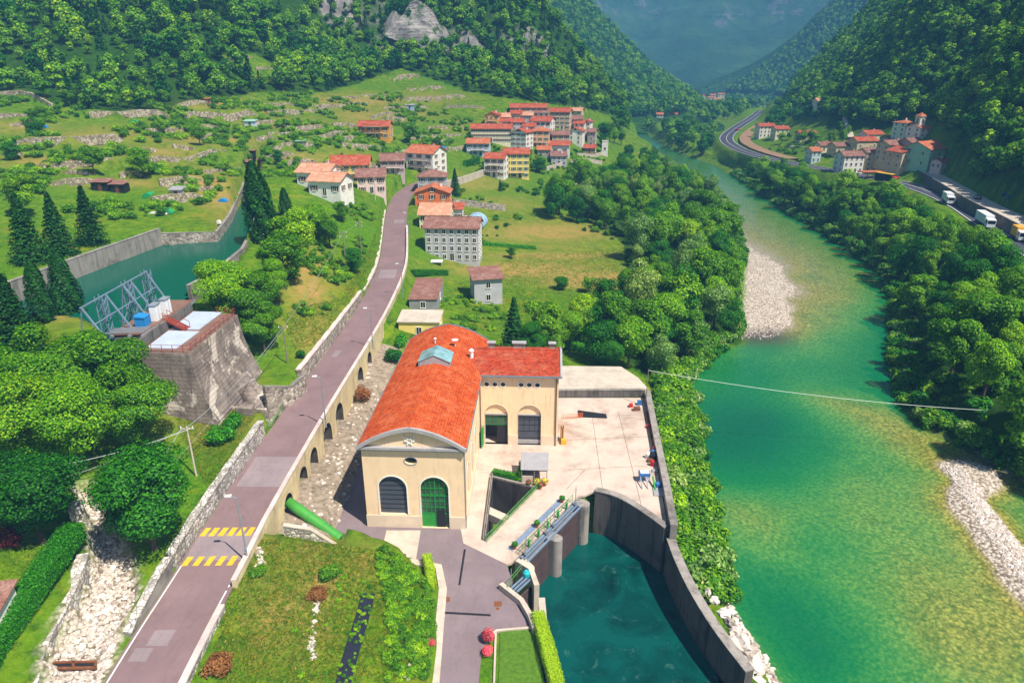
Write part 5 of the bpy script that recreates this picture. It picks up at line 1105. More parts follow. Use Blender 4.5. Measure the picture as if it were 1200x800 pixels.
# stone walls of the dry stream
sp = [G(a, b, z) for a, b, z in [(32,830,6.6),(46,765,7.0),(82,700,7.8),(98,652,8.6)]]
wall_thing('stream_wall', smooth_line(sp, 2, 1), 1.1, 4.5, zl(smooth_line(sp, 2, 1), [7.0,7.8,9.0]), 'pale_stone', 'battered rubble wall of the dry stream below the clipped hedge')
m = MB(); a = G(82,603,10.3); b = G(100,600,10.1); m.wallstrip([a, b], 1.2, 8, 11.4); solo('stone_block', m, MATS['pale_stone'], 'square rubble masonry block at the bend of the dry stream', 'stone block')
gr = thing('grate', 'rusty brown grate across the dry stream bed at the road edge', 'grate', G(88,780,6.0), world=True)
q = [G(60,783,6.28), G(60,776,6.28), G(112,775,6.28), G(112,782,6.28)]
m = MB(); m.bar(q[0], q[3], .2); m.bar(q[1], q[2], .2); m.bar(q[0], q[1], .2); m.bar(q[2], q[3], .2); m.bar(G(86,782,6.28), G(86,775.5,6.28), .2); m.build('frame', MATS['rust'], gr)
m = MB(); m.prism([(p.x, p.y) for p in q], 6.1, 6.25); m.build('grid_plate', MATS['dark_metal'], gr)
# ---------------------------------------------------------------- houses
tile_mat('roof_red', (188,88,60), (150,60,44), (190,128,104), .35, .4); tile_mat('roof_orange', (200,112,74), (166,82,54), (200,150,120), .35, .4)
tile_mat('roof_brown', (150,104,92), (120,80,72), (170,136,122), .35, .4); tile_mat('roof_tan', (214,156,124), (184,124,100), (220,178,150), .35, .4)
HCOL = dict(white=(236,230,222), cream=(238,224,190), yellow=(242,214,120), pink=(232,200,196), mauve=(196,176,178), grey=(186,184,188), stone=(168,160,152), beige=(212,190,160), salmon=(234,178,132), orange=(226,120,64), brown=(150,98,58), ochre=(222,160,70), mint=(160,206,176), blue=(196,210,226), dgrey=(150,148,150))
for k, c in HCOL.items(): plain('wall_'+k, c, .9, vary=.14 if k not in ('stone', 'dgrey', 'beige') else .3, scale=.7, bump=.1, streak=k in ('stone', 'beige', 'grey', 'dgrey', 'white'))
plain('shutter_green', (30,116,62), .6); plain('shutter_brown', (104,62,42), .6); plain('shutter_blue', (96,112,130), .6); plain('wood_brown', (112,70,44), .7, vary=.3); plain('pane_dark', (40,42,48), .15, spec=.6)
WIN = {}
def window_mesh(style, w_=1.0, h_=1.35, shut=True):
    key = (style, round(w_, 2), round(h_, 2), shut)
    if key in WIN: return WIN[key]
    m = MB(); fw = .1
    m.add([(-w_/2, -.02, 0), (w_/2, -.02, 0), (w_/2, -.02, h_), (-w_/2, -.02, h_)], [(0, 1, 2, 3)], 1)
    for a, b in (((-w_/2-fw, 0), (-w_/2, h_)), ((w_/2, 0), (w_/2+fw, h_)), ((-w_/2-fw, h_), (w_/2+fw, h_+fw)), ((-w_/2-fw-.06, -.14), (w_/2+fw+.06, 0)), ((-.03, 0), (.03, h_))): m.span((a[0], -.09 if a[1] >= 0 else -.16, a[1]), (b[0], .02, b[1]), 0)
    if shut:
        for s_ in (-1, 1): m.span((s_*(w_/2+fw+.02), -.07, .02), (s_*(w_/2+fw+.02+w_*.48), -.005, h_-.02), 2)
    me = m.mesh('window', [MATS['trim_white'], MATS['pane_dark'], MATS[style]]); WIN[key] = me; return me
def house(label, x0, x1, ye, yb, wall='white', roof='roof_red', rows=2, cols=3, rz=0.0, ridge='x', d=9.0, rise=None, style='shutter_brown', shut=True, chim=1, balcony=0, name='house', z=None, over=.6, side=2, base=None, group='houses of the village', wsc=1.0, cat='house'):
    xc = (x0+x1)/2; p = onto(xc, yb) if z is None else G(xc, yb, z)
    if base is not None: p = Vector(base)
    _, _, zc = proj(p); W = (x1-x0)*zc/FPX; H = (yb-ye)*zc/FPX*1.04
    H = max(H, 2.6); rise = rise if rise is not None else (0.20*d if ridge == 'x' else 0.20*W)
    o = thing(name, label, cat, p, R_(rz), group=group); hw = W/2
    m = MB(); zb = -4.0
    if ridge == 'x':
        V = [(-hw, 0, zb), (hw, 0, zb), (hw, d, zb), (-hw, d, zb), (-hw, 0, H), (hw, 0, H), (hw, d, H), (-hw, d, H), (-hw, d/2, H+rise), (hw, d/2, H+rise)]
        m.add(V, [(0, 1, 5, 4), (1, 2, 6, 9, 5), (2, 3, 7, 6), (3, 0, 4, 8, 7)])
    elif ridge == 'y':
        V = [(-hw, 0, zb), (hw, 0, zb), (hw, d, zb), (-hw, d, zb), (-hw, 0, H), (hw, 0, H), (hw, d, H), (-hw, d, H), (0, 0, H+rise), (0, d, H+rise)]
        m.add(V, [(0, 1, 5, 8, 4), (1, 2, 6, 5), (2, 3, 7, 9, 6), (3, 0, 4, 7)])
    else:
        m.span((-hw, 0, zb), (hw, d, H))
    m.build('wall', MATS['wall_'+wall], o)
    # roof
    m = MB(); t_ = .18; v_ = over
    def slab(a, b, c_, e):
        V = [a, b, c_, e]; V2 = [(p_[0], p_[1], p_[2]+t_) for p_ in V]; m.add(V+V2, [(3, 2, 1, 0), (4, 5, 6, 7), (0, 1, 5, 4), (1, 2, 6, 5), (2, 3, 7, 6), (3, 0, 4, 7)])
    if ridge == 'x':
        k = rise/(d/2); slab((-hw-v_, -v_, H-k*v_), (hw+v_, -v_, H-k*v_), (hw+v_, d/2, H+rise), (-hw-v_, d/2, H+rise)); slab((hw+v_, d+v_, H-k*v_), (-hw-v_, d+v_, H-k*v_), (-hw-v_, d/2, H+rise), (hw+v_, d/2, H+rise))
        rg = ((-hw-v_, d/2, H+rise+t_), (hw+v_, d/2, H+rise+t_))
    elif ridge == 'y':
        k = rise/hw; slab((-hw-v_, d+v_, H-k*v_), (-hw-v_, -v_, H-k*v_), (0, -v_, H+rise), (0, d+v_, H+rise)); slab((hw+v_, -v_, H-k*v_), (hw+v_, d+v_, H-k*v_), (0, d+v_, H+rise), (0, -v_, H+rise))
        rg = ((0, -v_, H+rise+t_), (0, d+v_, H+rise+t_))
    elif ridge == 'hip':
        q = min(hw, d/2)*.98; V = [(-hw-v_, -v_, H), (hw+v_, -v_, H), (hw+v_, d+v_, H), (-hw-v_, d+v_, H), (-hw+q, d/2, H+rise), (hw-q, d/2, H+rise)]; V += [(a, b, c_-.15) for a, b, c_ in V[:4]]
        m.add(V, [(0, 1, 5, 4), (1, 2, 5), (2, 3, 4, 5), (3, 0, 4), (0, 6, 7, 1), (1, 7, 8, 2), (2, 8, 9, 3), (3, 9, 6, 0), (6, 9, 8, 7)]); rg = None
    else:   # single slope, low at the front
        slab((-hw-v_, -v_, H-.02), (hw+v_, -v_, H-.02), (hw+v_, d+v_, H+rise), (-hw-v_, d+v_, H+rise)); rg = None
    rf = m.build('roof', MATS[roof], o)
    if rg: m = MB(); m.tube(rg, .13, 5); m.build('ridge', MATS[roof], rf)
    # windows
    fh = H/rows; wh = min(1.45, fh*.52)*wsc; ww = min(1.0, W/cols*.42)*wsc
    def put(x, y, z_, rot, door=False):
        if door:
            q = link('door', window_mesh('wood_brown', 1.1, 2.1, False), o, (x, y, z_))
        else: q = link('window', window_mesh(style, ww, wh, shut), o, (x, y, z_))
        q.rotation_euler.z = rot
    for r in range(rows):
        for c_ in range(cols):
            x = -hw+W*(c_+.5)/cols; dz = r*fh+fh*.5-wh*.45
            if r == 0 and c_ == cols//2 and cols > 2: put(x, 0, .15, 0, True)
            else: put(x, 0, dz, 0)
        for c_ in range(side):
            y = d*(c_+.5)/side; dz = r*fh+fh*.5-wh*.45; put(hw, y, dz, math.pi/2); put(-hw, y, dz, -math.pi/2)
    if ridge == 'y' and rise > 1.6: put(0, 0, H+rise*.2, 0)
    for i in range(chim):
        cx = hw*(.45 if i == 0 else -.5); cyv = d*.62; zt = H+rise*.7; m = MB(); m.box((cx, cyv, zt+.5), (.7, .6, 1.6)); c_ = m.build('chimney', MATS['wall_'+('white' if i == 0 else 'stone')], rf); m = MB(); m.box((cx, cyv, zt+1.38), (.95, .85, .15)); m.build('chimney_cap', MATS[roof], c_)
    for b in range(balcony):
        zb_ = fh*(b+1)-.1; bw = W*.62; m = MB(); m.span((-bw/2, -1.3, zb_-.16), (bw/2, -.002, zb_)); bo = m.build('balcony', MATS['concrete_pale'], o); m = MB()
        for i in range(int(bw/.35)+1): x = -bw/2+.35*i; m.bar((x, -1.25, zb_), (x, -1.25, zb_+.95), .05)
        m.bar((-bw/2, -1.25, zb_+.97), (bw/2, -1.25, zb_+.97), .08); m.build('balustrade', MATS['wood_brown'], bo)
    return o
g1 = 'houses along the road into the village'
house('tall grey stone house with four rows of green-shuttered windows beside the road', 499, 561, 268, 306, 'grey', 'roof_brown', 4, 7, -4, 'x', 9, 2.0, 'shutter_green', False, 1, group=g1, side=3)
house('small grey two-storey house with pale brown roof standing alone in the meadow', 556, 589, 327, 356, 'grey', 'roof_brown', 2, 1, 12, 'mono', 7, 1.0, 'shutter_brown', False, 0, group=g1, side=1)
house('low yellow store with white sheet roof right behind the hall', 468, 515, 377, 398, 'yellow', 'concrete_pale', 1, 1, -2, 'mono', 5.5, .5, 'shutter_brown', False, 0, group=g1, side=1, over=.3, z=3)
house('low shed with flat brown roof between the yellow store and the lawn', 480, 512, 353, 364, 'dgrey', 'roof_brown', 1, 1, -1, 'mono', 13, .9, 'shutter_brown', False, 0, group=g1, side=1, over=.2, z=4)
house('orange house with broad gable facing the road', 487, 527, 227, 246, 'orange', 'roof_orange', 2, 3, 0, 'y', 9, 2.0, 'shutter_brown', True, 1, group=g1)
house('cream house with wide tan roof in front of the orange house', 492, 527, 252, 272, 'cream', 'roof_tan', 2, 3, -2, 'x', 11, 2.4, 'shutter_brown', True, 2, group=g1)
house('small white annex with bright red roof beside the tan-roofed house', 528, 542, 246, 262, 'white', 'roof_red', 1, 2, 0, 'mono', 6, 1.0, 'shutter_brown', True, 0, group=g1, side=1)
house('white house with salmon roof, the farther of the pair by the canal', 347, 387, 203, 219, 'white', 'roof_tan', 1, 3, -14, 'x', 9, 1.9, 'shutter_brown', True, 2, group=g1, z=22.3)
house('white house with salmon roof, the nearer of the pair by the canal', 361, 401, 213, 230, 'white', 'roof_tan', 1, 3, -14, 'x', 8, 1.8, 'shutter_brown', True, 1, group=g1, z=20.5)
house('yellow house with bright red roof and long balcony above the white pair', 390, 433, 194, 213, 'yellow', 'roof_red', 2, 4, 6, 'x', 10, 2.4, 'shutter_green', True, 3, 1, group=g1)
house('pale pink house with brown roof at the bend of the road', 420, 452, 208, 227, 'pink', 'roof_brown', 2, 3, 10, 'x', 9, 2.0, 'shutter_brown', True, 2, group=g1)
house('mauve house with brown roof behind the pink house', 447, 474, 189, 204, 'mauve', 'roof_brown', 2, 3, 8, 'x', 9, 2.0, 'shutter_brown', True, 1, 1, group=g1)
house('large white house with balconies and orange-red roof above the road bend', 474, 510, 181, 203, 'white', 'roof_orange', 3, 3, -24, 'x', 11, 2.4, 'shutter_brown', True, 2, 2, group=g1)
house('grey house with dull brown hip roof beside the village road', 490, 522, 208, 224, 'grey', 'roof_brown', 2, 3, 0, 'hip', 9, 2.2, 'shutter_blue', True, 1, group=g1)
house('chalet with wooden balconies and red roof on the terraced hillside', 420, 456, 149, 163, 'ochre', 'roof_red', 2, 4, -4, 'x', 9, 1.8, 'shutter_brown', True, 1, 2, group='houses on the hillside')
V_ = 'houses of the hill village'; rr = random.Random(9)
for lb, a, b, e, f_, wl, rf, r, c_, rz, rd, d_, st_, bal in [
    ('white house with blue-grey front and orange roof below the long building', 547,573,169,183,'blue','roof_orange',2,4,-3,'x',9,'shutter_blue',1),
    ('long white building with three rows of small windows and red roof', 552,599,152,167,'cream','roof_red',3,11,0,'x',9,'shutter_brown',0),
    ('brown and ochre chalet with red gable at the upper left of the village', 568,584,136,148,'ochre','roof_red',2,3,0,'y',9,'shutter_brown',1),
    ('ochre house with grey-tan roof beside the brown chalet', 584,598,138,148,'salmon','roof_tan',2,3,0,'x',8,'shutter_brown',0),
    ('tall white house with red gable in the centre of the village', 598,617,157,177,'white','roof_red',4,3,-12,'y',10,'shutter_brown',0),
    ('salmon house with orange hip roof in the middle of the village', 622,643,155,173,'salmon','roof_orange',3,3,-6,'hip',9,'shutter_green',1),
    ('bright yellow four-storey house with red roof at the village front', 591,620,182,209,'yellow','roof_red',4,4,-6,'x',9,'shutter_green',1),
    ('white house with balconies attached to the yellow house', 567,591,187,208,'white','roof_red',3,3,-4,'x',9,'shutter_brown',2),
    ('small white house with red roof above the terrace garden', 645,667,171,182,'white','roof_red',1,2,-8,'x',8,'shutter_brown',0),
    ('long house with long red roof at the top of the village', 598,641,127,137,'beige','roof_red',2,7,-2,'x',9,'shutter_brown',0),
    ('white house under a wide red roof left of the village centre lane', 621,645,143,156,'white','roof_red',2,4,-8,'x',10,'shutter_brown',0),
    ('tall stone-coloured house with red roof at the upper right of the village', 644,667,133,152,'beige','roof_red',4,4,-10,'x',9,'shutter_brown',0),
    ('stone house with brown-red roof stepping down the right side', 664,682,141,154,'stone','roof_brown',3,3,-10,'x',8,'shutter_brown',0),
    ('white gabled house on the lower right of the village', 665,682,155,169,'white','roof_red',3,2,-14,'y',9,'shutter_brown',0),
    ('beige house with broken tan roof below the stone houses', 647,667,159,171,'beige','roof_brown',2,3,-4,'x',8,'shutter_brown',0),
    ('narrow white house with red roof at the right end', 682,691,144,159,'white','roof_red',3,2,-10,'y',8,'shutter_brown',0),
    ('grey roofless-looking stone tower house at the village end', 688,697,156,171,'stone','roof_brown',3,1,-8,'x',7,'shutter_brown',0),
    ('small house with red roof behind the ochre house', 598,611,134,143,'beige','roof_red',1,2,0,'x',7,'shutter_brown',0),
    ('small house with grey roof in the upper row', 611,624,136,146,'grey','roof_tan',1,2,-5,'x',7,'shutter_brown',0),
    ('mauve-walled house with red roof above the tall white gable', 599,614,144,153,'mauve','roof_red',2,2,-3,'x',8,'shutter_brown',0),
    ('squat house with red roof wedged behind the salmon house', 613,627,149,158,'white','roof_red',2,2,-6,'x',7,'shutter_brown',0),
    ('grey terrace house with flat glazed upper floor above the wall', 646,664,184,194,'grey','roof_brown',2,3,-6,'mono',8,'shutter_blue',0),
    ('open barn with red roof near the white tower', 684,697,174,181,'brown','roof_red',1,2,-8,'x',7,'shutter_brown',0),
    ('white house with red roof at the top row centre', 625,643,133,143,'white','roof_brown',2,3,-6,'x',8,'shutter_brown',0),
    ('stone house with pale roof high on the right side', 667,681,131,141,'beige','roof_tan',2,2,-8,'x',8,'shutter_brown',0),
    ('tall beige house between stone tower and narrow white house', 672,684,146,161,'cream','roof_red',3,2,-10,'x',7,'shutter_brown',0),
    ('low house with red roof behind the long white building', 575,596,143,150,'pink','roof_red',1,4,0,'x',7,'shutter_brown',0),
    ('low stone house with orange roof left of the lane garden', 630,645,176,184,'stone','roof_orange',1,2,-6,'x',7,'shutter_brown',0)]:
    house(lb, a, b, e, f_, wl, rf, r, c_, rz+rr.uniform(-11, 11), rd, d_, None, st_, (b-a) > 18, 1, bal, group=V_, side=2)
house('white windowless tower standing alone below the village', 705, 712, 167, 183, 'white', 'concrete_pale', 1, 1, -6, 'mono', 3.4, .1, 'shutter_brown', False, 0, group=V_, name='tower', over=.1, side=0, cat='tower')
V2 = 'houses of the hamlet across the river'
for lb, a, b, e, f_, wl, rf, r, c_, rz, rd, d_, st_, bal in [
    ('tall white house standing above the hamlet at the forest edge', 1057,1071,146,166,'white','roof_orange',4,2,16,'hip',9,'shutter_brown',0),
    ('lower white wing with orange roof beside the tall white house', 1076,1090,151,161,'white','roof_orange',2,2,16,'x',9,'shutter_brown',0),
    ('white house with red roof behind the hamlet rooftops', 1014,1036,158,166,'white','roof_red',1,3,12,'x',9,'shutter_brown',0),
    ('white house with brown roof and two window rows facing the river', 986,1011,184,203,'white','roof_brown',3,4,8,'x',9,'shutter_brown',0),
    ('tall narrow beige house beside the white river-front house', 1012,1027,180,201,'beige','roof_brown',4,2,8,'x',8,'shutter_brown',0),
    ('house with tan roof at the left of the hamlet cluster', 978,1000,172,182,'beige','roof_brown',1,3,8,'x',9,'shutter_brown',0),
    ('house with bright red roof in the middle of the hamlet', 1002,1029,166,177,'beige','roof_red',1,3,10,'x',9,'shutter_brown',0),
    ('long beige row house with brown roof behind the porch house', 1037,1066,171,190,'beige','roof_brown',3,4,12,'x',9,'shutter_brown',0),
    ('beige gabled house with raised porch on posts', 1052,1077,180,199,'beige','roof_red',2,3,14,'y',10,'shutter_brown',1),
    ('mint green house with large red roof beside the side road', 1080,1118,176,197,'mint','roof_orange',2,4,24,'x',14,'shutter_brown',0),
    ('small pink house with dark red roof below the mint house', 1099,1113,190,200,'pink','roof_red',1,2,24,'x',5,'shutter_brown',0),
    ('narrow blue-white house at the left end of the hamlet', 950,961,178,191,'blue','roof_orange',2,2,6,'x',8,'shutter_blue',0),
    ('low house with red-brown roof next to the blue-white house', 961,976,171,179,'cream','roof_brown',1,2,6,'x',8,'shutter_brown',0),
    ('stone house with mottled roof in the rear row of the hamlet', 1040,1056,164,174,'stone','roof_brown',2,2,10,'x',8,'shutter_brown',0),
    ('long brown-roofed house closing the hamlet towards the mint house', 1066,1082,168,178,'stone','roof_brown',1,2,12,'x',9,'shutter_brown',0),
    ('white house with red roof beside the loop of the highway', 889,907,149,161,'white','roof_red',3,4,4,'x',9,'shutter_brown',0),
    ('white and red house joined to the one by the highway loop', 908,924,152,162,'cream','roof_red',2,3,4,'x',9,'shutter_brown',0),
    ('low house with dull red roof right of the highway loop pair', 937,957,157,163,'beige','roof_red',1,4,6,'x',8,'shutter_brown',0),
    ('white house on the wooded shoulder above the highway', 957,975,119,127,'white','roof_tan',2,3,6,'x',8,'shutter_brown',0)]:
    house(lb, a, b, e, f_, wl, rf, r, c_, rz, rd, d_, None, st_, False, 1, bal, group=V2, side=2)
# far hamlets up the valley
rr = random.Random(5)
ORD = ['leftmost', 'second from the left', 'third from the left', 'fourth from the left', 'fifth from the left', 'sixth from the left', 'seventh from the left', 'eighth from the left', 'ninth from the left', 'tenth from the left', 'eleventh from the left', 'rightmost']
spots = sorted([(742,136),(751,134),(758,138),(766,135),(773,139),(781,136),(789,139),(796,135),(757,131),(785,131)])
for i, (a, b) in enumerate(spots):
    w_ = rr.uniform(6, 9)
    house('small red-roofed house, %s in the hamlet on the far left bank' % (ORD[i] if i < 9 else 'rightmost'), a-w_/2, a+w_/2, b-4.5, b, rr.choice(['white', 'cream', 'beige']), rr.choice(['roof_red', 'roof_orange']), 1, 2, rr.uniform(-20, 20), 'x', 8, None, 'shutter_brown', False, 0, group='far hamlet on the left bank', side=1)
spots = sorted([(815,121),(822,117),(830,124),(835,116),(841,121),(826,129),(818,127),(845,115),(833,119),(822,123),(811,115),(840,128)])
for i, (a, b) in enumerate(spots):
    w_ = rr.uniform(5, 8); p = G(a, b, -9)
    house('tiny house with red roof, %s in the farthest village' % ORD[i], a-w_/2, a+w_/2, b-4, b, rr.choice(['white', 'cream', 'beige']), rr.choice(['roof_red', 'roof_orange', 'roof_brown']), 1, 2, rr.uniform(-20, 20), 'x', 12, None, 'shutter_brown', False, 0, group='farthest village', side=0, base=p, wsc=1.6)
# bell tower of the hamlet
p = onto(1073, 168); bt = thing('bell_tower', 'slim white bell tower beside the tall white house', 'bell tower', p, R_(14))
m = MB(); m.span((-1.6, -1.6, -3), (1.6, 1.6, 12.5)); m.build('shaft', MATS['wall_white'], bt); m = MB(); m.span((-1.9, -1.9, 12.5), (1.9, 1.9, 12.9)); m.build('cornice', MATS['concrete_pale'], bt)
m = MB(); m.add([(-2, -2, 12.9), (2, -2, 12.9), (2, 2, 12.9), (-2, 2, 12.9), (0, 0, 14.6)], [(0, 1, 4), (1, 2, 4), (2, 3, 4), (3, 0, 4), (3, 2, 1, 0)]); m.build('roof', MATS['roof_orange'], bt)
for rot in (0, math.pi/2, -math.pi/2): q = link('belfry_opening', window_mesh('shutter_brown', 1.2, 2.2, False), bt, (1.62*math.sin(rot), -1.62*math.cos(rot), 9.6)); q.rotation_euler.z = rot
# polytunnel and canopy
p = onto(554, 266); pt = thing('polytunnel', 'pale blue round-roofed polytunnel behind the stone house', 'greenhouse', p, R_(-8)); plain('poly_blue', (160,192,216), .35, vary=.12)
m = MB(); n_ = 12; V = [(-3.6*math.cos(math.pi*i/n_), y, 3.2*math.sin(math.pi*i/n_)) for y in (0, 9) for i in range(n_+1)]; m.add(V, [(i, i+1, n_+2+i, n_+1+i) for i in range(n_)]+[tuple(range(n_, -1, -1)), tuple(range(n_+1, 2*n_+2))]); m.build('cover', MATS['poly_blue'], pt)
for y in (0, 3, 6, 9): m = MB(); m.tube([(-3.65*math.cos(math.pi*i/n_), y, 3.25*math.sin(math.pi*i/n_)) for i in range(n_+1)], .06, 5); m.build('hoop', MATS['steel_grey'], pt)
p = onto(1024, 210); cn = thing('canopy', 'flat terracotta canopy roof beside the highway below the hamlet', 'canopy', p, R_(6)); m = MB(); m.span((-5.5, 0, 3.0), (5.5, 6, 3.3)); m.build('roof', MATS['roof_orange'], cn)
for x in (-5, 0, 5):
    for y in (.4, 5.6): m = MB(); m.bar((x, y, -2), (x, y, 3), .25); m.build('post', MATS['concrete_mid'], cn)
# pavements and retaining walls of the villages
def line_wall(pts, h, label, mat='terrace_stone', th=.6, group='village retaining walls', name='village_wall'):
    P = smooth_line([onto(a, b) for a, b in pts], 2.5, 1); m = MB(); m.wallstrip(P, th, lambda q: height(q[0], q[1])-2, lambda q: height(q[0], q[1])+h); solo(name, m, MATS[mat], label, 'wall', group)
line_wall([(521,222),(545,214),(566,206)], 2.6, 'long pale retaining wall climbing from the road to the yellow house', 'concrete_pale')
line_wall([(530,240),(560,243),(592,247)], 2.2, 'curved grey stone wall below the village gardens', 'rubble_wall')
line_wall([(668,192),(690,190),(705,193)], 2.0, 'pale wall under the terraced village garden', 'concrete_pale')
line_wall([(676,183),(695,184),(707,180)], 1.6, 'upper pale wall of the terraced garden by the white tower', 'concrete_pale')
line_wall([(640,200),(655,196),(662,192)], 1.8, 'white wall beside the lane below the salmon house', 'concrete_pale')
line_wall([(672,220),(690,214),(712,208),(728,203)], 1.5, 'rough field wall sloping down from the white tower towards the river', 'terrace_stone')
line_wall([(470,180),(500,172),(530,165)], 1.2, 'pale roadside wall on the upper lane above the big white house', 'concrete_pale')
# ---------------------------------------------------------------- highway, side road and traffic across the river
def strip_road(name, pts, hw, mat, label, dz=.35, lines=(), thick=1.6):
    P = smooth_line(pts, 3.0, 2) if len(pts) < 20 else [Vector(p) for p in pts]; m = MB(); V = []
    def lat(i, t):
        a, b = P[max(i-1, 0)], P[min(i+1, len(P)-1)]; d = (b-a); d.z = 0; d.normalize(); return Vector((P[i].x+d.y*t, P[i].y-d.x*t, P[i].z+dz))
    n_ = len(P)
    for i in range(n_): V += [lat(i, -hw), lat(i, hw)]
    V += [v-Vector((0, 0, thick)) for v in V]; k = 2*n_
    m.add(V, [(2*i, 2*i+1, 2*i+3, 2*i+2) for i in range(n_-1)]+[(2*i+1, k+2*i+1, k+2*i+3, 2*i+3) for i in range(n_-1)]+[(k+2*i, 2*i, 2*i+2, k+2*i+2) for i in range(n_-1)])
    o = tag(m.build(name, MATS[mat]), label, None, None, 'structure')
    for t, w_ in lines:
        m = MB(); V = []
        for i in range(n_): q = lat(i, t-w_/2), lat(i, t+w_/2); V += [q[0]+Vector((0, 0, .03)), q[1]+Vector((0, 0, .03))]
        m.add(V, [(2*i, 2*i+1, 2*i+3, 2*i+2) for i in range(n_-1)]); m.build('marking', MATS['paint_white'], o)
    return P, lat
HP, hlat = strip_road('highway', HIGHWAY, 5.2, 'asphalt_highway', 'dark highway curving along the right bank', .05, ((-4.8, .3), (4.8, .3), (0, .25)), .6)
SPt, slat = strip_road('side_road', SIDEROAD, 3.6, 'concrete_pale', 'pale side road climbing to the hamlet beside the highway', .05, ((3.3, .3),), .6)
plain('rail_brown', (158,124,96), .9, vary=.3, scale=.5)
strip_road('old_road', [G(928,187,4.6), G(905,181,4.4), G(885,174,4.3), G(872,166,4.2), G(874,158,4.2), G(888,148,4.4)], 4.0, 'rail_brown', 'brown dirt track inside the highway loop', .55)
strip_road('lane', [G(926,172,6), G(940,172,6.5), G(962,176,7), G(985,180,7.2)], 2.2, 'concrete_pale', 'pale lane leading to the hamlet', .5)
strip_road('lane', [GY(992,138,470), onto(996,150), onto(998,162)], 2.2, 'concrete_pale', 'steep pale lane above the hamlet', .6)
m = MB(); P = [slat(i, -4.1) for i in range(len(SPt))]; m.wallstrip(P, .5, [p.z-4.5 for p in P], [p.z+.5 for p in P]); solo('retaining_wall', m, MATS['concrete_dark'], 'dark retaining wall between side road and highway', 'wall')
glass_mat('car_glass', (30,34,40))
def wheels(o, xs_, y, r):
    k = 0
    for x in xs_:
        for s_ in (-1, 1):
            m = MB(); m.tube([(x, s_*y-.12, r), (x, s_*y+.12, r)], r, 12); wh = m.build('wheel', MATS['dark_metal'], o); m = MB(); m.tube([(x, s_*(y+.13)-.01, r), (x, s_*(y+.13)+.01, r)], r*.55, 10); m.build('rim', MATS['steel_grey'], wh)
def truck(label, px, py, z, col, rz, L=11.0, cabcol=None, roofcol=None, group='vehicles on the highway'):
    p = G(px, py, z); o = thing('truck', label, 'truck', p, rz, group=group); key = 'tr_%d_%d_%d' % col; plain(key, col, .45, vary=.08)
    m = MB(); m.span((-L/2, -1.25, 1.1), (L/2-2.4, 1.25, 3.9)); b = m.build('box_body', MATS[key], o)
    if roofcol: plain('tr_roof', roofcol, .5, vary=.1); m = MB(); m.span((-L/2-.02, -1.28, 3.902), (L/2-2.38, 1.28, 4.1)); m.build('roof_panel', MATS['tr_roof'], b)
    ck = 'tr_%d_%d_%d' % (cabcol or col); plain(ck, cabcol or col, .4, vary=.05)
    m = MB(); x0 = L/2-2.2; m.prism([(x0, -1.2), (L/2, -1.2), (L/2, 1.2), (x0, 1.2)], .6, lambda q: 3.2 if q[0] < L/2-.1 else 2.9); c_ = m.build('cab', MATS[ck], o)
    m = MB(); m.span((L/2+.001, -1.05, 1.7), (L/2+.04, 1.05, 2.7)); m.build('windscreen', MATS['car_glass'], c_)
    for s_ in (-1, 1): m = MB(); m.span((x0+.5, s_*1.2, 1.8), (L/2-.3, s_*1.23, 2.6)); m.build('side_window', MATS['car_glass'], c_)
    m = MB(); m.span((-L/2, -1.0, .7), (L/2-2.2, 1.0, 1.08)); m.build('chassis', MATS['dark_metal'], o)
    wheels(o, (-L/2+1.2, -L/2+2.5, L/2-1.1), 1.1, .5); return o
def car(label, px, py, z, col, rz, group='vehicles on the highway', name='car'):
    p = G(px, py, z); o = thing(name, label, 'car', p, rz, group=group); key = 'car_%d_%d_%d' % col; plain(key, col, .3, vary=.05, spec=.5)
    prof = [(-2.1, .35), (2.1, .35), (2.15, .75), (1.2, .92), (.5, 1.45), (-1.2, 1.48), (-1.95, 1.0), (-2.15, .8)]
    m = MB(); n_ = len(prof); V = [(x, -.85 if z_ < 1.2 else -.68, z_) for x, z_ in prof]+[(x, .85 if z_ < 1.2 else .68, z_) for x, z_ in prof]; m.add(V, [tuple(range(n_)), tuple(range(2*n_-1, n_-1, -1))]+[(i, n_+i, n_+(i+1) % n_, (i+1) % n_) for i in range(n_)]); m.build('body', MATS[key], o)
    m = MB(); m.add([(1.17, -.66, .96), (1.17, .66, .96), (.56, .6, 1.42), (.56, -.6, 1.42)], [(0, 1, 2, 3)]); 
    m = MB(); m.add([(1.2, -.66, .97), (1.2, .66, .97), (.54, .6, 1.47), (.54, -.6, 1.47)], [(0, 1, 2, 3)]); m.build('windscreen', MATS['car_glass'], o)
    wheels(o, (-1.3, 1.3), .78, .33); return o
ang = lambda a, b, z: math.atan2(*(lambda d: (d.y, d.x))(G(*b, z)-G(*a, z)))
aR = ang((1160,262), (1200,287), 6.8)
truck('long white truck on the highway at the right edge', 1153, 264, 6.45, (236,236,238), aR, 12.5)
truck('white box truck partly hidden by trees, ahead of the long one', 1110, 238, 6.15, (230,230,232), aR, 8.5)
truck('black truck with yellow roof and red cab near the terracotta canopy', 1038, 214, 5.55, (36,36,40), ang((1060,214), (1010,206), 6)+math.pi, 11, (196,40,52), (236,190,40))
car('red car on the highway behind the trees below the hamlet', 992, 207, 5.25, (196,40,60), ang((1010,206), (955,196), 5.4))
car('tiny red car on the far loop of the highway', 864, 153, 4.3, (200,50,50), 2.2)
car('dark car parked along the pale side road', 1145, 233, 9.7, (40,42,48), ang((1150,237), (1110,213), 9.6), 'vehicles on the side road')
truck('orange and white works truck at the lower right corner of the highway', 1193, 281, 6.55, (236,170,70), aR, 7, (236,236,232))
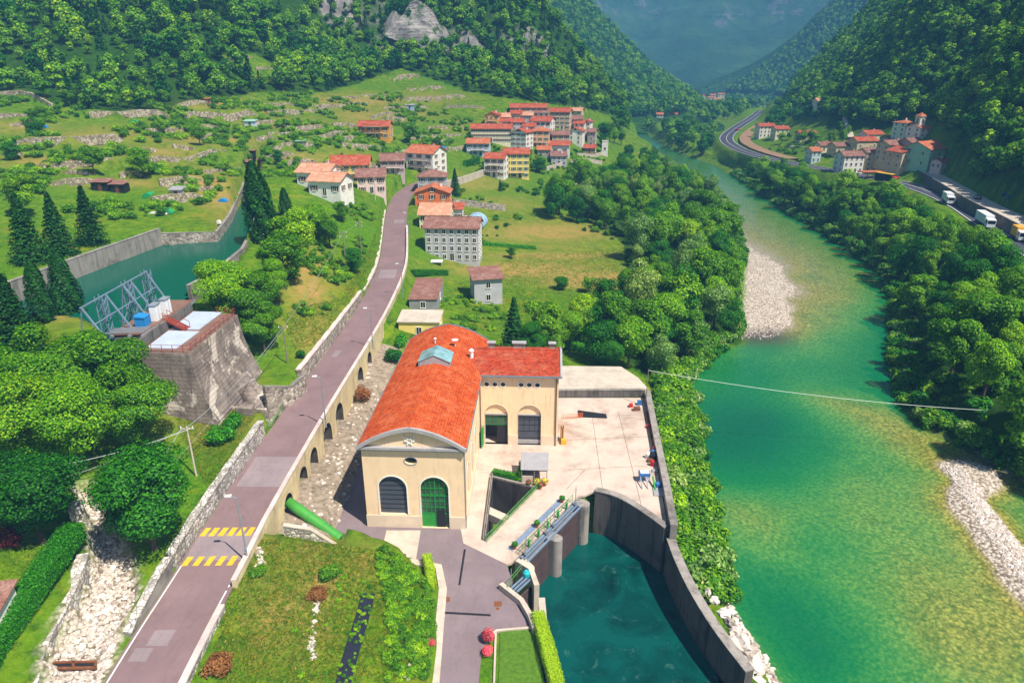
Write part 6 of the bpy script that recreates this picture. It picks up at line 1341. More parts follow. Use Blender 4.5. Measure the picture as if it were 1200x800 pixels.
for a, b in ((1172,246), (1176,252)):
    p = onto(a, b); p.z = 10.1; o = thing('road_sign', 'blue traffic sign on a post beside the side road, %s one' % ('the farther' if b < 250 else 'the nearer'), 'sign', p, R_(25), group='blue signs by the side road'); plain('sign_blue', (30,90,200), .5)
    m = MB(); m.bar((0, 0, 0), (0, 0, 3.2), .1); m.build('post', MATS['steel_grey'], o); m = MB(); m.box((0, -.08, 3.0), (2.4 if b < 250 else 1.5, .06, 1.2)); m.build('panel', MATS['sign_blue'], o)
# ---------------------------------------------------------------- leaves and crowns
def leaf_mat(key, dark, mid, light, trans=.3, hue=.5):
    n = N(key); isl = n.geo('Random Per Island'); oi = n.n('ShaderNodeObjectInfo')
    c = n.ramp(isl, [(0.0, lin(*dark)), (0.5, lin(*mid)), (1.0, lin(*light))])
    tone = n.ramp(oi.outputs['Random'], [(0.0, (.62,.76,.6,1)), (0.3, (.9,.95,.8,1)), (0.65, (1.1,1.06,1.0,1)), (1.0, (1.7,1.3,1.1,1))])
    c = n.mix(1.0, c, tone, 'MULTIPLY')
    d = n.n('ShaderNodeBsdfDiffuse'); n.l(c, d.inputs[0]); t = n.n('ShaderNodeBsdfTranslucent'); n.l(n.mix(1.0, c, (1.2,1.35,.5,1), 'MULTIPLY'), t.inputs[0])
    m = n.n('ShaderNodeMixShader'); m.inputs[0].default_value = trans; n.l(d.outputs[0], m.inputs[1]); n.l(t.outputs[0], m.inputs[2])
    g = n.n('ShaderNodeBsdfGlossy'); g.inputs['Roughness'].default_value = .6; g.inputs[0].default_value = (1,1,1,1)
    m2 = n.n('ShaderNodeMixShader'); m2.inputs[0].default_value = .012; n.l(m.outputs[0], m2.inputs[1]); n.l(g.outputs[0], m2.inputs[2]); n.l(m2.outputs[0], n.out.inputs[0])
    MATS[key] = n.m; return n.m
leaf_mat('leaf_broad', (36,90,2), (74,136,5), (132,178,14)); leaf_mat('leaf_light', (68,126,4), (108,166,8), (164,202,26)); leaf_mat('leaf_conifer', (10,50,12), (22,78,18), (46,108,26), .12)
leaf_mat('leaf_willow', (70,118,42), (112,154,70), (166,194,116), .3); leaf_mat('leaf_dark', (14,72,4), (32,106,8), (66,142,14), .25); leaf_mat('leaf_hedge', (22,94,6), (48,134,10), (92,170,22), .2); leaf_mat('leaf_lime', (130,170,10), (172,204,24), (208,222,60), .3)
leaf_mat('leaf_red', (70,12,24), (104,18,34), (132,34,48), .2); leaf_mat('leaf_rust', (114,66,34), (160,96,54), (186,126,78), .2); leaf_mat('flower_pink', (214,50,86), (230,84,110), (240,140,150), .2); leaf_mat('flower_yellow', (220,200,40), (236,216,60), (240,230,110), .2); leaf_mat('leaf_weed', (44,102,6), (78,136,10), (122,164,24), .3)
plain('bark', (92,76,60), .95, vary=.4, scale=3, bump=.4)
def leaves_mesh(name, C_, Nn, size, mat, trunk=None, rng=None, aspect=.62):
    """quads (leaf sprays) at centres C_ facing Nn"""
    rng = rng or RNG; n = len(C_); Nn = Nn/np.linalg.norm(Nn, axis=1, keepdims=True); r = rng.normal(size=(n, 3)); T = np.cross(Nn, r); T /= np.linalg.norm(T, axis=1, keepdims=True); B = np.cross(Nn, T)
    s = (size*(.6+.8*rng.random(n)))[:, None] if np.isscalar(size) else size[:, None]*(.6+.8*rng.random(n))[:, None]
    fold = Nn*s*.18
    P = np.stack([C_-T*s*.5, C_-B*s*.5*aspect+fold, C_+T*s*.5, C_+B*s*.5*aspect+fold], 1).reshape(-1, 3)
    F = np.arange(4*n).reshape(-1, 4); vs_ = P; extra = None
    me = bpy.data.meshes.new(name); tv = np.array(trunk.v) if trunk else np.zeros((0, 3)); tf = trunk.f if trunk else []
    me.vertices.add(len(P)+len(tv)); me.vertices.foreach_set('co', np.concatenate([P, tv]).ravel())
    tl = [i+len(P) for f in tf for i in f]; me.loops.add(4*n+len(tl)); me.loops.foreach_set('vertex_index', np.concatenate([F.ravel(), np.array(tl, dtype=int)]).astype(np.int32))
    ls = list(range(0, 4*n, 4)); o = 4*n
    for f in tf: ls.append(o); o += len(f)
    me.polygons.add(len(ls)); me.polygons.foreach_set('loop_start', ls); me.materials.append(mat)
    if trunk: me.materials.append(MATS['bark']); me.polygons.foreach_set('material_index', [0]*n+[1]*len(tf))
    me.update(calc_edges=True); me.validate(); return me
def unit(v): return v/np.linalg.norm(v, axis=-1, keepdims=True)
def crown_pts(kind, n, rng):
    """leaf centres and normals of a crown about 10 m tall standing on z = 0"""
    if kind in ('broad', 'light', 'dense', 'willow'):
        nb = {'broad': 22, 'light': 26, 'dense': 34, 'willow': 26}[kind]; rx = {'broad': 3.3, 'light': 3.1, 'dense': 3.3, 'willow': 2.7}[kind]; rzv = {'broad': 3.6, 'light': 3.7, 'dense': 4.2, 'willow': 4.4}[kind]; zc_ = {'broad': 6.0, 'light': 6.0, 'dense': 5.2, 'willow': 5.6}[kind]
        a = unit(rng.normal(size=(nb, 3))); rad = rng.random(nb)**.45; bc = a*rad[:, None]*np.array([rx, rx, rzv])*.86; bc[:, 2] += zc_; br = rng.uniform(.9, 1.75, nb)*(1.15-.35*rad)
        w_ = br**2/np.sum(br**2); k = rng.choice(nb, n, p=w_); d = unit(rng.normal(size=(n, 3))+np.array([0, 0, .35])); rr_ = br[k]*(.55+.5*rng.random(n)**.6)
        Cc = bc[k]+d*rr_[:, None]*np.array([1.1, 1.1, .8]); out = unit(Cc-np.array([0, 0, zc_-.8])); Nn = d*.8+out*.5+np.array([0, 0, .45])+rng.normal(size=(n, 3))*.45
        if kind == 'willow': Nn = d+out*.6+rng.normal(size=(n, 3))*.5
        return Cc, Nn
    if kind == 'column':
        z = rng.random(n)**.8*9.8+.2; a = rng.random(n)*2*math.pi; prof = 1.25*np.sin(np.clip((z/10)**.55, 0, 1)*math.pi)**.6+.08; r = prof*(.75+.3*rng.random(n)); bump_ = 1+.18*np.sin(a*5+z*1.4)
        Cc = np.stack([np.cos(a)*r*bump_, np.sin(a)*r*bump_, z], 1); return Cc, np.stack([np.cos(a), np.sin(a), np.full(n, .35)], 1)+rng.normal(size=(n, 3))*.35
    if kind == 'spruce':
        lev = rng.integers(0, 15, n); z0 = .8+lev*.62; R = np.clip((10.0-z0)/9.6, 0, 1)*2.7+.12; nb = 9; br_ = rng.integers(0, nb, n); a = (br_+.37*lev)*2*math.pi/nb+rng.normal(size=n)*.2; t = rng.random(n)**.6
        r = R*t*(1+.15*np.sin(br_*3.1+lev)); z = z0-.22*r+rng.normal(size=n)*.12+.25*(1-t); Cc = np.stack([np.cos(a)*r, np.sin(a)*r, z], 1)
        return Cc, np.stack([np.cos(a)*.45, np.sin(a)*.45, np.ones(n)], 1)+rng.normal(size=(n, 3))*.35
    if kind == 'shrub':
        nb = 9; a = unit(rng.normal(size=(nb, 3))); bc = a*rng.random(nb)[:, None]**.5*np.array([.65, .65, .5]); bc[:, 2] = np.abs(bc[:, 2])+.45; k = rng.integers(0, nb, n); d = unit(rng.normal(size=(n, 3))+np.array([0, 0, .3]))
        Cc = bc[k]+d*(.42*(.6+.5*rng.random(n)))[:, None]; Cc[:, 2] = np.maximum(Cc[:, 2], .03); return Cc, d+np.array([0, 0, .4])+rng.normal(size=(n, 3))*.4
def trunk_mb(kind, rng, far=False):
    m = MB(); top = {'broad': 6, 'light': 6, 'dense': 7, 'willow': 6.5, 'column': 8, 'spruce': 9.3}[kind]; lean = rng.normal(size=2)*.15
    path = [(lean[0]*t*t, lean[1]*t*t, -1.0+(top+1.0)*t) for t in (0, .2, .45, .7, 1)]; m.tube(path, [.27, .22, .18, .13, .04], 5 if far else 7)
    if not far and kind in ('broad', 'light', 'dense', 'willow'):
        for k in range(6):
            a = k*1.05+rng.random(); z = 2.4+.5*k; l = rng.uniform(1.6, 2.6); m.tube([(0, 0, z), (math.cos(a)*l*.5, math.sin(a)*l*.5, z+.8), (math.cos(a)*l, math.sin(a)*l, z+1.9)], [.1, .07, .02], 5)
    return m
LEAF = dict(broad='leaf_broad', light='leaf_light', dense='leaf_dark', willow='leaf_willow', column='leaf_conifer', spruce='leaf_conifer')
CROWN, TRUNK, FARM = {}, {}, []
for kd, nvar, n_, s_ in (('broad', 4, 8000, .33), ('light', 3, 8000, .33), ('dense', 3, 9000, .32), ('willow', 2, 8000, .30), ('column', 2, 6000, .27), ('spruce', 2, 7000, .36), ('broad_hi', 3, 24000, .20), ('light_hi', 2, 24000, .20), ('dense_hi', 2, 26000, .20)):
    for v in range(nvar):
        rng = np.random.default_rng(100+len(CROWN)); kb = kd.replace('_hi', ''); Cc, Nn = crown_pts(kb, n_, rng)
        CROWN[(kd, v)] = leaves_mesh('crown_'+kb, Cc, Nn, s_, MATS[LEAF[kb]], rng=rng); TRUNK[(kd, v)] = trunk_mb(kb, rng).mesh('trunk_'+kd, MATS['bark'])
NV = dict(broad=4, light=3, dense=3, willow=2, column=2, spruce=2, broad_hi=3, light_hi=2, dense_hi=2)
def tree(p, h, kind, label, name='deciduous_tree', group=None, wide=1.0, rot=None, v=None, cat='tree'):
    v = random.randrange(NV[kind]) if v is None else v; o = thing(name, label, cat, p, random.uniform(0, 6.28), group=group); s = h/10.0; o.scale = (s*wide, s*wide, s)
    link('crown', CROWN[(kind, v)], o); link('trunk', TRUNK[(kind, v)], o); return o
def crown_at(px, py, h, frac=.55):
    """where a tree of height h stands whose crown centre shows at (px, py)"""
    z = 5.0
    p = onto(px, min(py+15, 799)); z = p.z
    for _ in range(6): p = G(px, py, z+h*frac) if py > 95 else GY(px, py, 300); z = .5*z+.5*height(p.x, p.y)
    return Vector((p.x, p.y, height(p.x, p.y)-.15))
# ---- single trees one can point at
for px, py, h, kd, wd, lb, nm in [
    (165,572,13.5,'dense',1.15,'dense dark tree between dry stream and road, beside the yellow road markings','deciduous_tree'),
    (30,572,12,'dense',1.15,'dark round tree at the left edge left of the stream bed','deciduous_tree'),
    (40,432,14,'broad',1.2,'big leafy tree at the left edge in front of the canal basin','deciduous_tree'),
    (108,428,15,'broad',1.2,'tall leafy tree whose crown reaches the intake gantry','deciduous_tree'),
    (150,470,13,'broad',1.15,'leafy tree overhanging the grass left of the intake block','deciduous_tree'),
    (75,492,13,'light',1.15,'lighter green leafy tree in the cluster above the stream','deciduous_tree'),
    (15,492,13,'broad',1.1,'leafy tree behind the dark round tree at the left edge','deciduous_tree'),
    (75,338,13.5,'column',1.25,'taller dark columnar cypress at the near canal bank','cypress_tree'),(47,356,9,'column',1.3,'shorter cypress left of the tall one at the canal bank','cypress_tree'),
    (8,345,14,'spruce',1.1,'dark spruce at the left edge beside the canal cypresses','spruce_tree'),
    (100,248,12,'spruce',1.15,'dark spruce on the lawn above the canal wall, rightmost of its cluster','spruce_tree'),(62,258,12,'spruce',1.2,'dark spruce in the middle of the cluster above the canal wall','spruce_tree'),(25,262,13,'spruce',1.2,'dark spruce at the left of the cluster above the canal wall','spruce_tree'),(20,225,10,'broad',1.2,'broad bushy tree behind the spruces at the left edge','deciduous_tree'),
    (300,232,18,'column',1.2,'tall dark cypress beside the canal head','cypress_tree'),(309,238,15,'column',1.1,'second tall cypress joined to the one by the canal head','cypress_tree'),(334,240,9.5,'column',1.25,'small lone cypress below the white houses','cypress_tree'),
    (262,338,14,'light',1.15,'bright leafy tree right beside the intake walkway','deciduous_tree'),(292,352,13,'broad',1.15,'leafy tree leaning over the intake deck','deciduous_tree'),(305,378,10,'broad',1.1,'leafy tree behind the intake block towards the road','deciduous_tree'),
    (330,300,12,'broad',1.1,'leafy tree on the slope behind the intake, left of the dry path','deciduous_tree'),(345,272,12,'light',1.1,'bright tree on the slope below the white houses','deciduous_tree'),(368,258,10,'light',1.1,'light green tree below the nearer white house','deciduous_tree'),(320,325,10,'light',1.1,'yellowish tree in the clump behind the intake','deciduous_tree'),(385,270,8,'broad',1.1,'leafy tree at the right end of the slope clump','deciduous_tree'),(330,275,10,'broad',1.1,'leafy tree beside the lone cypress','deciduous_tree'),
    (602,378,12,'spruce',1.15,'dark spruce right behind the wing roof','spruce_tree'),(637,374,12,'broad',1.0,'leafy tree next to the dark spruce behind the wing','deciduous_tree'),(668,385,9,'light',1.0,'light tree behind the wing towards the slab','deciduous_tree'),(702,388,13,'dense',.85,'tall dark tree behind the raised slab','deciduous_tree'),
    (658,329,4.5,'dense',1.3,'small round tree standing in the meadow, left of a pair','deciduous_tree'),(690,331,5,'broad',1.15,'small round tree standing in the meadow, right of a pair','deciduous_tree'),(599,294,4,'broad',1.3,'small tree by the hut in the meadow','deciduous_tree'),
    (840,352,13,'willow',1.05,'silvery willow leaning over the gravel bar','willow_tree'),(812,384,12,'willow',1.0,'silvery willow at the river bend above the yard','willow_tree'),(780,372,13,'light',1.1,'bright leafy tree near the river bend','deciduous_tree'),(842,290,15,'dense',.8,'tall poplar-like tree beside the gravel bar','deciduous_tree'),(740,330,11,'broad',1.1,'leafy tree at the edge of the ploughed strip','deciduous_tree'),
    (945,222,15,'dense',.62,'tall slender poplar at the river below the highway loop','poplar_tree'),(925,208,14,'dense',.65,'slender poplar beside the highway loop, left one','poplar_tree'),(962,226,13,'dense',.75,'tall dark tree between the poplars and the hamlet','deciduous_tree'),(1005,222,13,'broad',.9,'leafy tree in front of the white river-front house','deciduous_tree'),(775,200,9,'light',.7,'thin young tree at the water below the white tower','deciduous_tree'),(812,208,10,'light',.7,'thin young tree at the water upstream of the grove','deciduous_tree'),(650,394,8,'broad',1.1,'leafy tree behind the wing, in front of the taller row','deciduous_tree'),(624,394,8,'dense',1.1,'dark bushy tree right behind the wing roof beside the spruce','deciduous_tree'),(684,368,11,'light',1.0,'bright tree at the meadow end behind the slab','deciduous_tree'),(722,368,13,'broad',1.0,'leafy tree above the raised slab towards the meadow','deciduous_tree'),(738,398,12,'light',1.0,'light leafy tree behind the right end of the slab','deciduous_tree'),(762,380,14,'broad',1.0,'tall leafy tree behind the corner of the yard','deciduous_tree'),(716,408,8,'dense',1.1,'low dark tree at the back edge of the slab','deciduous_tree'),(775,412,10,'willow',1.0,'silvery willow at the corner of the yard','willow_tree'),
    (856,328,15,'light',.95,'tall bright tree at the upper end of the gravel bar','deciduous_tree'),(826,318,16,'light',.95,'tall bright tree behind the gravel bar willow','deciduous_tree'),(850,262,15,'dense',.75,'tall dark tree at the river above the gravel bar','deciduous_tree'),(800,345,15,'light',1.0,'tall bright tree in the grove left of the willow','deciduous_tree'),(533,211,10,'spruce',1.1,'dark conifer in the garden beside the road bend','spruce_tree'),(632,190,9,'dense',1.1,'dark tree right of the yellow village house','deciduous_tree'),(586,216,5,'spruce',.9,'small conifer in the village gardens','spruce_tree'),
    (43,138,10,'broad',1.1,'tree on the upper meadow at the far left','deciduous_tree'),(40,152,7,'dense',1.2,'small dark tree below the meadow tree at the far left','deciduous_tree'),(107,187,9,'broad',1.0,'round tree on the lower meadow, left of two','deciduous_tree'),(165,188,9,'light',1.2,'round tree on the lower meadow, right of two','deciduous_tree'),(12,174,6,'dense',1.4,'round bush-like tree at the left edge below the stone wall','deciduous_tree'),
    (232,155,8,'light',1.1,'tree by the stone wall in the terraces','deciduous_tree'),(188,145,6,'light',1.0,'thin tree in the middle of the terraces','deciduous_tree'),(400,245,6,'broad',1.1,'tree below the pink house on the grass slope','deciduous_tree'),(413,300,7,'dense',1.0,'dark bush-tree on the grass slope beside the road','deciduous_tree'),(325,182,6,'dense',1.1,'dark tree beside the allotment path','deciduous_tree'),(480,155,9,'broad',1.1,'tree right of the chalet','deciduous_tree'),(512,165,6,'broad',1.2,'round tree left of the white and blue village house','deciduous_tree'),(498,165,6,'light',1.2,'light round tree below the chalet lane','deciduous_tree')]:
    q = crown_at(px, py, h); tree(q, h, kd+'_hi' if q.y < 125 and kd in ('broad', 'light', 'dense') else kd, lb, nm, wide=wd*(.85 if kd == 'spruce' else 1))
# ---- woods: the nearest trees are trees of their own, the rest one mass
def in_px(P, x, y, z): a, b = px_of(x, y, z); return inside(a, b, P)
def scatter(poly, spacing, seed, hmin, hmax):
    """evenly random places inside a polygon given in photo points on the ground"""
    W = [onto(a, b) for a, b in poly]; rng = np.random.default_rng(seed); xs0 = [p.x for p in W]; ys0 = [p.y for p in W]; out = []; cell = {}
    A = (max(xs0)-min(xs0))*(max(ys0)-min(ys0)); N_ = int(A/spacing**2*4); X = rng.uniform(min(xs0), max(xs0), N_); Y = rng.uniform(min(ys0), max(ys0), N_); ok = inside(X, Y, [(p.x, p.y) for p in W])
    for x, y in zip(X[ok], Y[ok]):
        c_ = (int(x//spacing), int(y//spacing))
        if any(math.hypot(x-q[0], y-q[1]) < spacing for i in (-1, 0, 1) for j in (-1, 0, 1) for q in cell.get((c_[0]+i, c_[1]+j), ())): continue
        cell.setdefault(c_, []).append((x, y)); out.append((x, y, rng.uniform(hmin, hmax)))
    return out
WOODS = [('leafy tree of the river grove', 'grove between meadow and river', [(640,255),(690,218),(740,207),(790,217),(833,242),(856,300),(858,390),(815,425),(785,432),(735,420),(695,402),(712,370),(748,340),(742,295),(705,268)], 6.3, 7, 18, ('broad', 'broad', 'light', 'dense', 'willow')),
         ('leafy tree of the right-bank wood', 'wood along the right river bank', [(872,205),(912,206),(950,226),(990,240),(1040,252),(1090,278),(1130,305),(1195,352),(1290,420),(1360,580),(1250,590),(1150,528),(1092,500),(1072,430),(1062,350),(1012,297),(940,254),(892,224)], 6.2, 9, 16, ('broad', 'broad', 'dense', 'light')),
         ('leafy tree on the left river bank below the village', 'trees on the left bank below the village', [(705,212),(735,193),(752,188),(775,198),(800,213),(825,233),(790,228),(730,218)], 8, 8, 14, ('broad', 'light', 'dense')),
         ('leafy tree on the far river flats', 'trees on the far river flats', [(765,172),(795,150),(842,158),(850,185),(822,183),(795,176)], 9, 9, 15, ('broad', 'light', 'dense')),
         ('leafy tree on the flats upstream of the village', 'trees upstream of the village', [(700,185),(715,160),(730,140),(800,125),(845,135),(800,146),(752,147),(728,172)], 10, 8, 14, ('broad', 'light', 'dense')),
         ('leafy tree on the flats left of the highway loop', 'trees left of the highway loop', [(802,150),(845,143),(868,136),(886,126),(893,119),(850,121),(805,134)], 11, 8, 13, ('broad', 'light', 'dense')),
         ('tree of the dense thicket on the upper meadow edge', 'thicket at the upper meadow edge', [(72,128),(90,112),(130,108),(165,118),(196,124),(200,131),(140,133),(90,132)], 6, 6, 9, ('broad', 'dense')),
         ('tree on the slope between hamlet and highway loop', 'trees between hamlet and highway loop', [(905,168),(935,160),(965,165),(985,150),(1000,152),(985,172),(960,174),(930,172)], 8, 6, 10, ('broad', 'light')),
         ('tree on the wooded shoulder behind the highway loop', 'wooded shoulder behind the highway loop', [(898,148),(910,125),(940,118),(960,126),(990,130),(975,146),(930,146)], 8, 8, 12, ('dense', 'broad'))]
KI = ['broad', 'light', 'dense', 'willow', 'spruce']
cand = []
for i, (lb, gr_, poly, sp_, h0, h1, kds) in enumerate(WOODS):
    for x, y, h in scatter(poly, sp_, 40+i, h0, h1): cand.append((math.hypot(x, y), x, y, h, lb, gr_, kds))
cand.sort(key=lambda c_: c_[0]); rest = []
def blocked(x, y):
    q = np.array([x]), np.array([y]); return inside(*q, RIVER)[0] or (seg_d(*q, HIGHWAY)[0][0] < 11) or seg_d(*q, SIDEROAD)[0][0] < 8
NIND = 0
MARKS = [(onto(a, b), t) for a, b, t in [(895,345,'beside the gravel bar'),(850,290,'at the river above the gravel bar'),(740,420,'behind the raised slab'),(790,435,'at the river bend by the yard'),(730,330,'by the ploughed strip'),(690,350,'at the meadow corner'),(745,300,'at the upper meadow edge'),(700,262,'above the meadow'),(660,245,'below the village gardens'),(715,215,'below the white tower'),(790,230,'in the upper middle of the grove'),(800,330,'in the middle of the grove'),(790,380,'in the lower middle of the grove'),(835,250,'at the upper river edge'),
    (900,220,'at the upstream end'),(960,245,'opposite the hamlet by the water'),(1000,262,'opposite the upper river bend'),(1040,280,'below the terracotta canopy'),(1060,330,'at the water below the hamlet'),(1075,400,'at the water by the weir line'),(1095,330,'in the middle of the wood'),(1130,330,'below the highway trucks'),(1150,400,'in the right middle of the wood'),(1100,460,'at the water across from the yard'),(1190,400,'at the right edge of the picture'),(1180,500,'above the lower gravel strip'),(1130,510,'at the head of the gravel strip'),(1200,340,'right below the highway')]]
KADJ = dict(broad='mid-green', light='bright green', dense='dark green', willow='silvery')
def wood_label(x, y, h, kd, lb):
    m_ = min(MARKS, key=lambda q: (q[0].x-x)**2+(q[0].y-y)**2); return '%s %s %s' % ('tall' if h > 11 else 'low', KADJ[kd], lb.replace('leafy tree', 'tree'))+((', '+m_[1]) if ('grove' in lb or 'right-bank' in lb or 'below the village' in lb) and 'below the village' not in m_[1]+lb else '')
rk_ = random.Random(3)
for dist, x, y, h, lb, gr_, kds in cand:
    if blocked(x, y): continue
    a_, b_, _c = proj((x, y, height(x, y)))
    if 734 < a_ < 803 and 126 < b_ < 148: continue
    kd = rk_.choice(kds)
    if 'right-bank' in lb: h = min(h, 6.0+.36*max(0, float(seg_d(np.array([x]), np.array([y]), HIGHWAY)[0][0])-11)+.8*(h-8.5)) if y < 330 else h
    if NIND < 285: tree((x, y, height(x, y)-.15), h, kd, wood_label(x, y, h, kd, lb), 'willow_tree' if kd == 'willow' else 'deciduous_tree', gr_, rk_.uniform(.65, 1.12)); NIND += 1
    else: rest.append((x, y, height(x, y)-.2, h, KI.index(kd) if kd != 'willow' else 0))
# hillside forest
def thin(X, Y, spacing, rng):
    cell = {}; keep = []
    for i, (x, y) in enumerate(zip(X, Y)):
        c_ = (int(x//spacing), int(y//spacing))
        if any((x-q[0])**2+(y-q[1])**2 < spacing*spacing for a in (-1, 0, 1) for b in (-1, 0, 1) for q in cell.get((c_[0]+a, c_[1]+b), ())): continue
        cell.setdefault(c_, []).append((x, y)); keep.append(i)
    return np.array(keep, int)
rng = np.random.default_rng(77)
X = rng.uniform(-430, 640, 130000); Y = rng.uniform(200, 890, 130000); Zt = height_v(X, Y); a, b = px_of(X, Y, Zt)
ok = np.zeros(len(X), bool)
for P in FOREST_PX[:2]: ok |= inside(a, b, P)
for P in CLEAR_PX: ok &= ~inside(a, b, P)
e = 2.5; gsl = np.hypot(height_v(X+e, Y)-height_v(X-e, Y), height_v(X, Y+e)-height_v(X, Y-e))/(2*e)
ck = np.zeros(len(X), bool)
for pts, hg in CLIFFS: ck |= (seg_d(X, Y, pts)[0] < 11) & (gsl > 1.1)
ok &= (seg_d(X, Y, HIGHWAY)[0] > 12) & (seg_d(X, Y, SIDEROAD)[0] > 7)
ok &= ~ck & (gsl < 2.6) & (sdist(X, Y, RIVER) > 6) & ~((a > 880) & (a < 1096) & (b > 118) & (Zt < 22))
ok &= (a > -260) & (a < 1460) & (b > -260) & ~((a > 734) & (a < 803) & (b > 126) & (b < 150))
X, Y, Zt = X[ok], Y[ok], Zt[ok]; k = thin(X, Y, 4.8, rng); X, Y, Zt = X[k], Y[k], Zt[k]
stand = fbm(X, Y, 60, 3, 4)
for x, y, z, sd in zip(X, Y, Zt, stand):
    if sd < -.13 and rng.random() < .45: continue
    rest.append((x, y, z-.3, rng.choice([rng.uniform(4.5, 7.5), rng.uniform(7, 11), rng.uniform(10, 14)], p=[.3, .5, .2])*(1+.6*sd), int(rng.choice([0, 0, 0, 1, 1, 1, 2, 4], 1)[0]) if rng.random() < .96 else 4))
# the steep right-hand mountainside needs trees at closer ground spacing
X = rng.uniform(140, 640, 160000); Y = rng.uniform(200, 890, 160000); Zt = height_v(X, Y); a, b = px_of(X, Y, Zt); gsl = np.hypot(height_v(X+e, Y)-height_v(X-e, Y), height_v(X, Y+e)-height_v(X, Y-e))/(2*e)
ok = inside(a, b, FOREST_PX[1]) & (gsl > .9) & (gsl < 5) & (a < 1300) & (b > -60) & (seg_d(X, Y, HIGHWAY)[0] > 12) & (seg_d(X, Y, SIDEROAD)[0] > 7) & ~((a > 880) & (a < 1096) & (b > 118) & (Zt < 22))
X, Y, Zt = X[ok], Y[ok], Zt[ok]; k = thin(X, Y, 3.3, rng)
for i in k: rest.append((X[i], Y[i], Zt[i]-.8, rng.uniform(6, 12), int(rng.choice([0, 0, 1, 1, 2]))))
far_m = []
for kd in KI:
    rng2 = np.random.default_rng(300+len(far_m)); n2 = 620 if kd != 'spruce' else 420; Cc, Nn = crown_pts(kd, n2, rng2)
    far_m.append(leaves_mesh('forest_crown', Cc, Nn, 1.15 if kd != 'spruce' else .9, MATS[LEAF[kd]], trunk_mb(kd, rng2, True), rng2))
def forest_object(name, pts, meshes, label, smin=1.0):
    me = bpy.data.meshes.new(name); arr = np.array(pts, float); me.vertices.add(len(arr)); me.vertices.foreach_set('co', arr[:, :3].ravel())
    for k_, col, ty in (('tree_size', arr[:, 3]/10.0, 'FLOAT'), ('tree_kind', arr[:, 4], 'INT'), ('tree_turn', np.random.default_rng(5).uniform(0, 6.28, len(arr)), 'FLOAT')):
        at = me.attributes.new(k_, ty, 'POINT'); at.data.foreach_set('value', col.astype(np.int32 if ty == 'INT' else np.float32))
    o = link(name, me); tag(o, label, None, None, 'stuff')
    ng = bpy.data.node_groups.new(name, 'GeometryNodeTree'); ng.interface.new_socket('Geometry', in_out='INPUT', socket_type='NodeSocketGeometry'); ng.interface.new_socket('Geometry', in_out='OUTPUT', socket_type='NodeSocketGeometry')
    nn = ng.nodes; gi = nn.new('NodeGroupInput'); go = nn.new('NodeGroupOutput'); iop = nn.new('GeometryNodeInstanceOnPoints'); join = nn.new('GeometryNodeJoinGeometry'); g2i = []
    for m_ in reversed(meshes):
        src = bpy.data.objects.new(m_.name, m_); oi = nn.new('GeometryNodeObjectInfo'); oi.inputs['Object'].default_value = src; oi.inputs['As Instance'].default_value = True; ng.links.new(oi.outputs['Geometry'], join.inputs[0])
    def na(nm_, ty): q = nn.new('GeometryNodeInputNamedAttribute'); q.data_type = ty; q.inputs['Name'].default_value = nm_; return q.outputs['Attribute']
    ng.links.new(gi.outputs[0], iop.inputs['Points']); ng.links.new(join.outputs[0], iop.inputs['Instance']); iop.inputs['Pick Instance'].default_value = True
    ng.links.new(na('tree_kind', 'INT'), iop.inputs['Instance Index']); ng.links.new(na('tree_size', 'FLOAT'), iop.inputs['Scale'])
    cx = nn.new('ShaderNodeCombineXYZ'); ng.links.new(na('tree_turn', 'FLOAT'), cx.inputs[2]); e2 = nn.new('FunctionNodeEulerToRotation'); ng.links.new(cx.outputs[0], e2.inputs[0]); ng.links.new(e2.outputs[0], iop.inputs['Rotation'])
    ng.links.new(iop.outputs[0], go.inputs[0]); md = o.modifiers.new('trees', 'NODES'); md.node_group = ng; return o
for (MX, MY, MZ), cnt, hh in zip(MTN, (9000, 8000), (11, 12)):
    ny_, nx_ = MX.shape; j = rng.integers(0, ny_//2, cnt*2); i_ = rng.integers(0, nx_-1, cnt*2); u, v = rng.random(cnt*2), rng.random(cnt*2)
    bl = lambda A: (A[j, i_]*(1-u)+A[j, i_+1]*u)*(1-v)+(A[j+1, i_]*(1-u)+A[j+1, i_+1]*u)*v
    x, y, z = bl(MX), bl(MY), bl(MZ); a, b = px_of(x, y, z); k = np.nonzero((a > -60) & (a < 1260) & (b > -40) & (z > 3))[0][:cnt]
    for q in k: rest.append((x[q], y[q], z[q]-1.0, rng.uniform(.8, 1.35)*hh, int(rng.choice([0, 1, 2, 2, 4]))))
fx = rng.uniform(120, 900, 2600); fy = rng.uniform(905, 2300, 2600); a, b = px_of(fx, fy, np.full(2600, -9.0)); k = (a > 690) & (a < 930) & ~((a > 806) & (a < 850) & (b > 112))
for q in np.nonzero(k)[0]: rest.append((fx[q], fy[q], -9.3, rng.uniform(8, 14), int(rng.choice([0, 1, 2]))))
print('FOREST', len(rest), 'IND', NIND)
forest_object('forest', rest, far_m, 'dense green forest covering the hillsides')
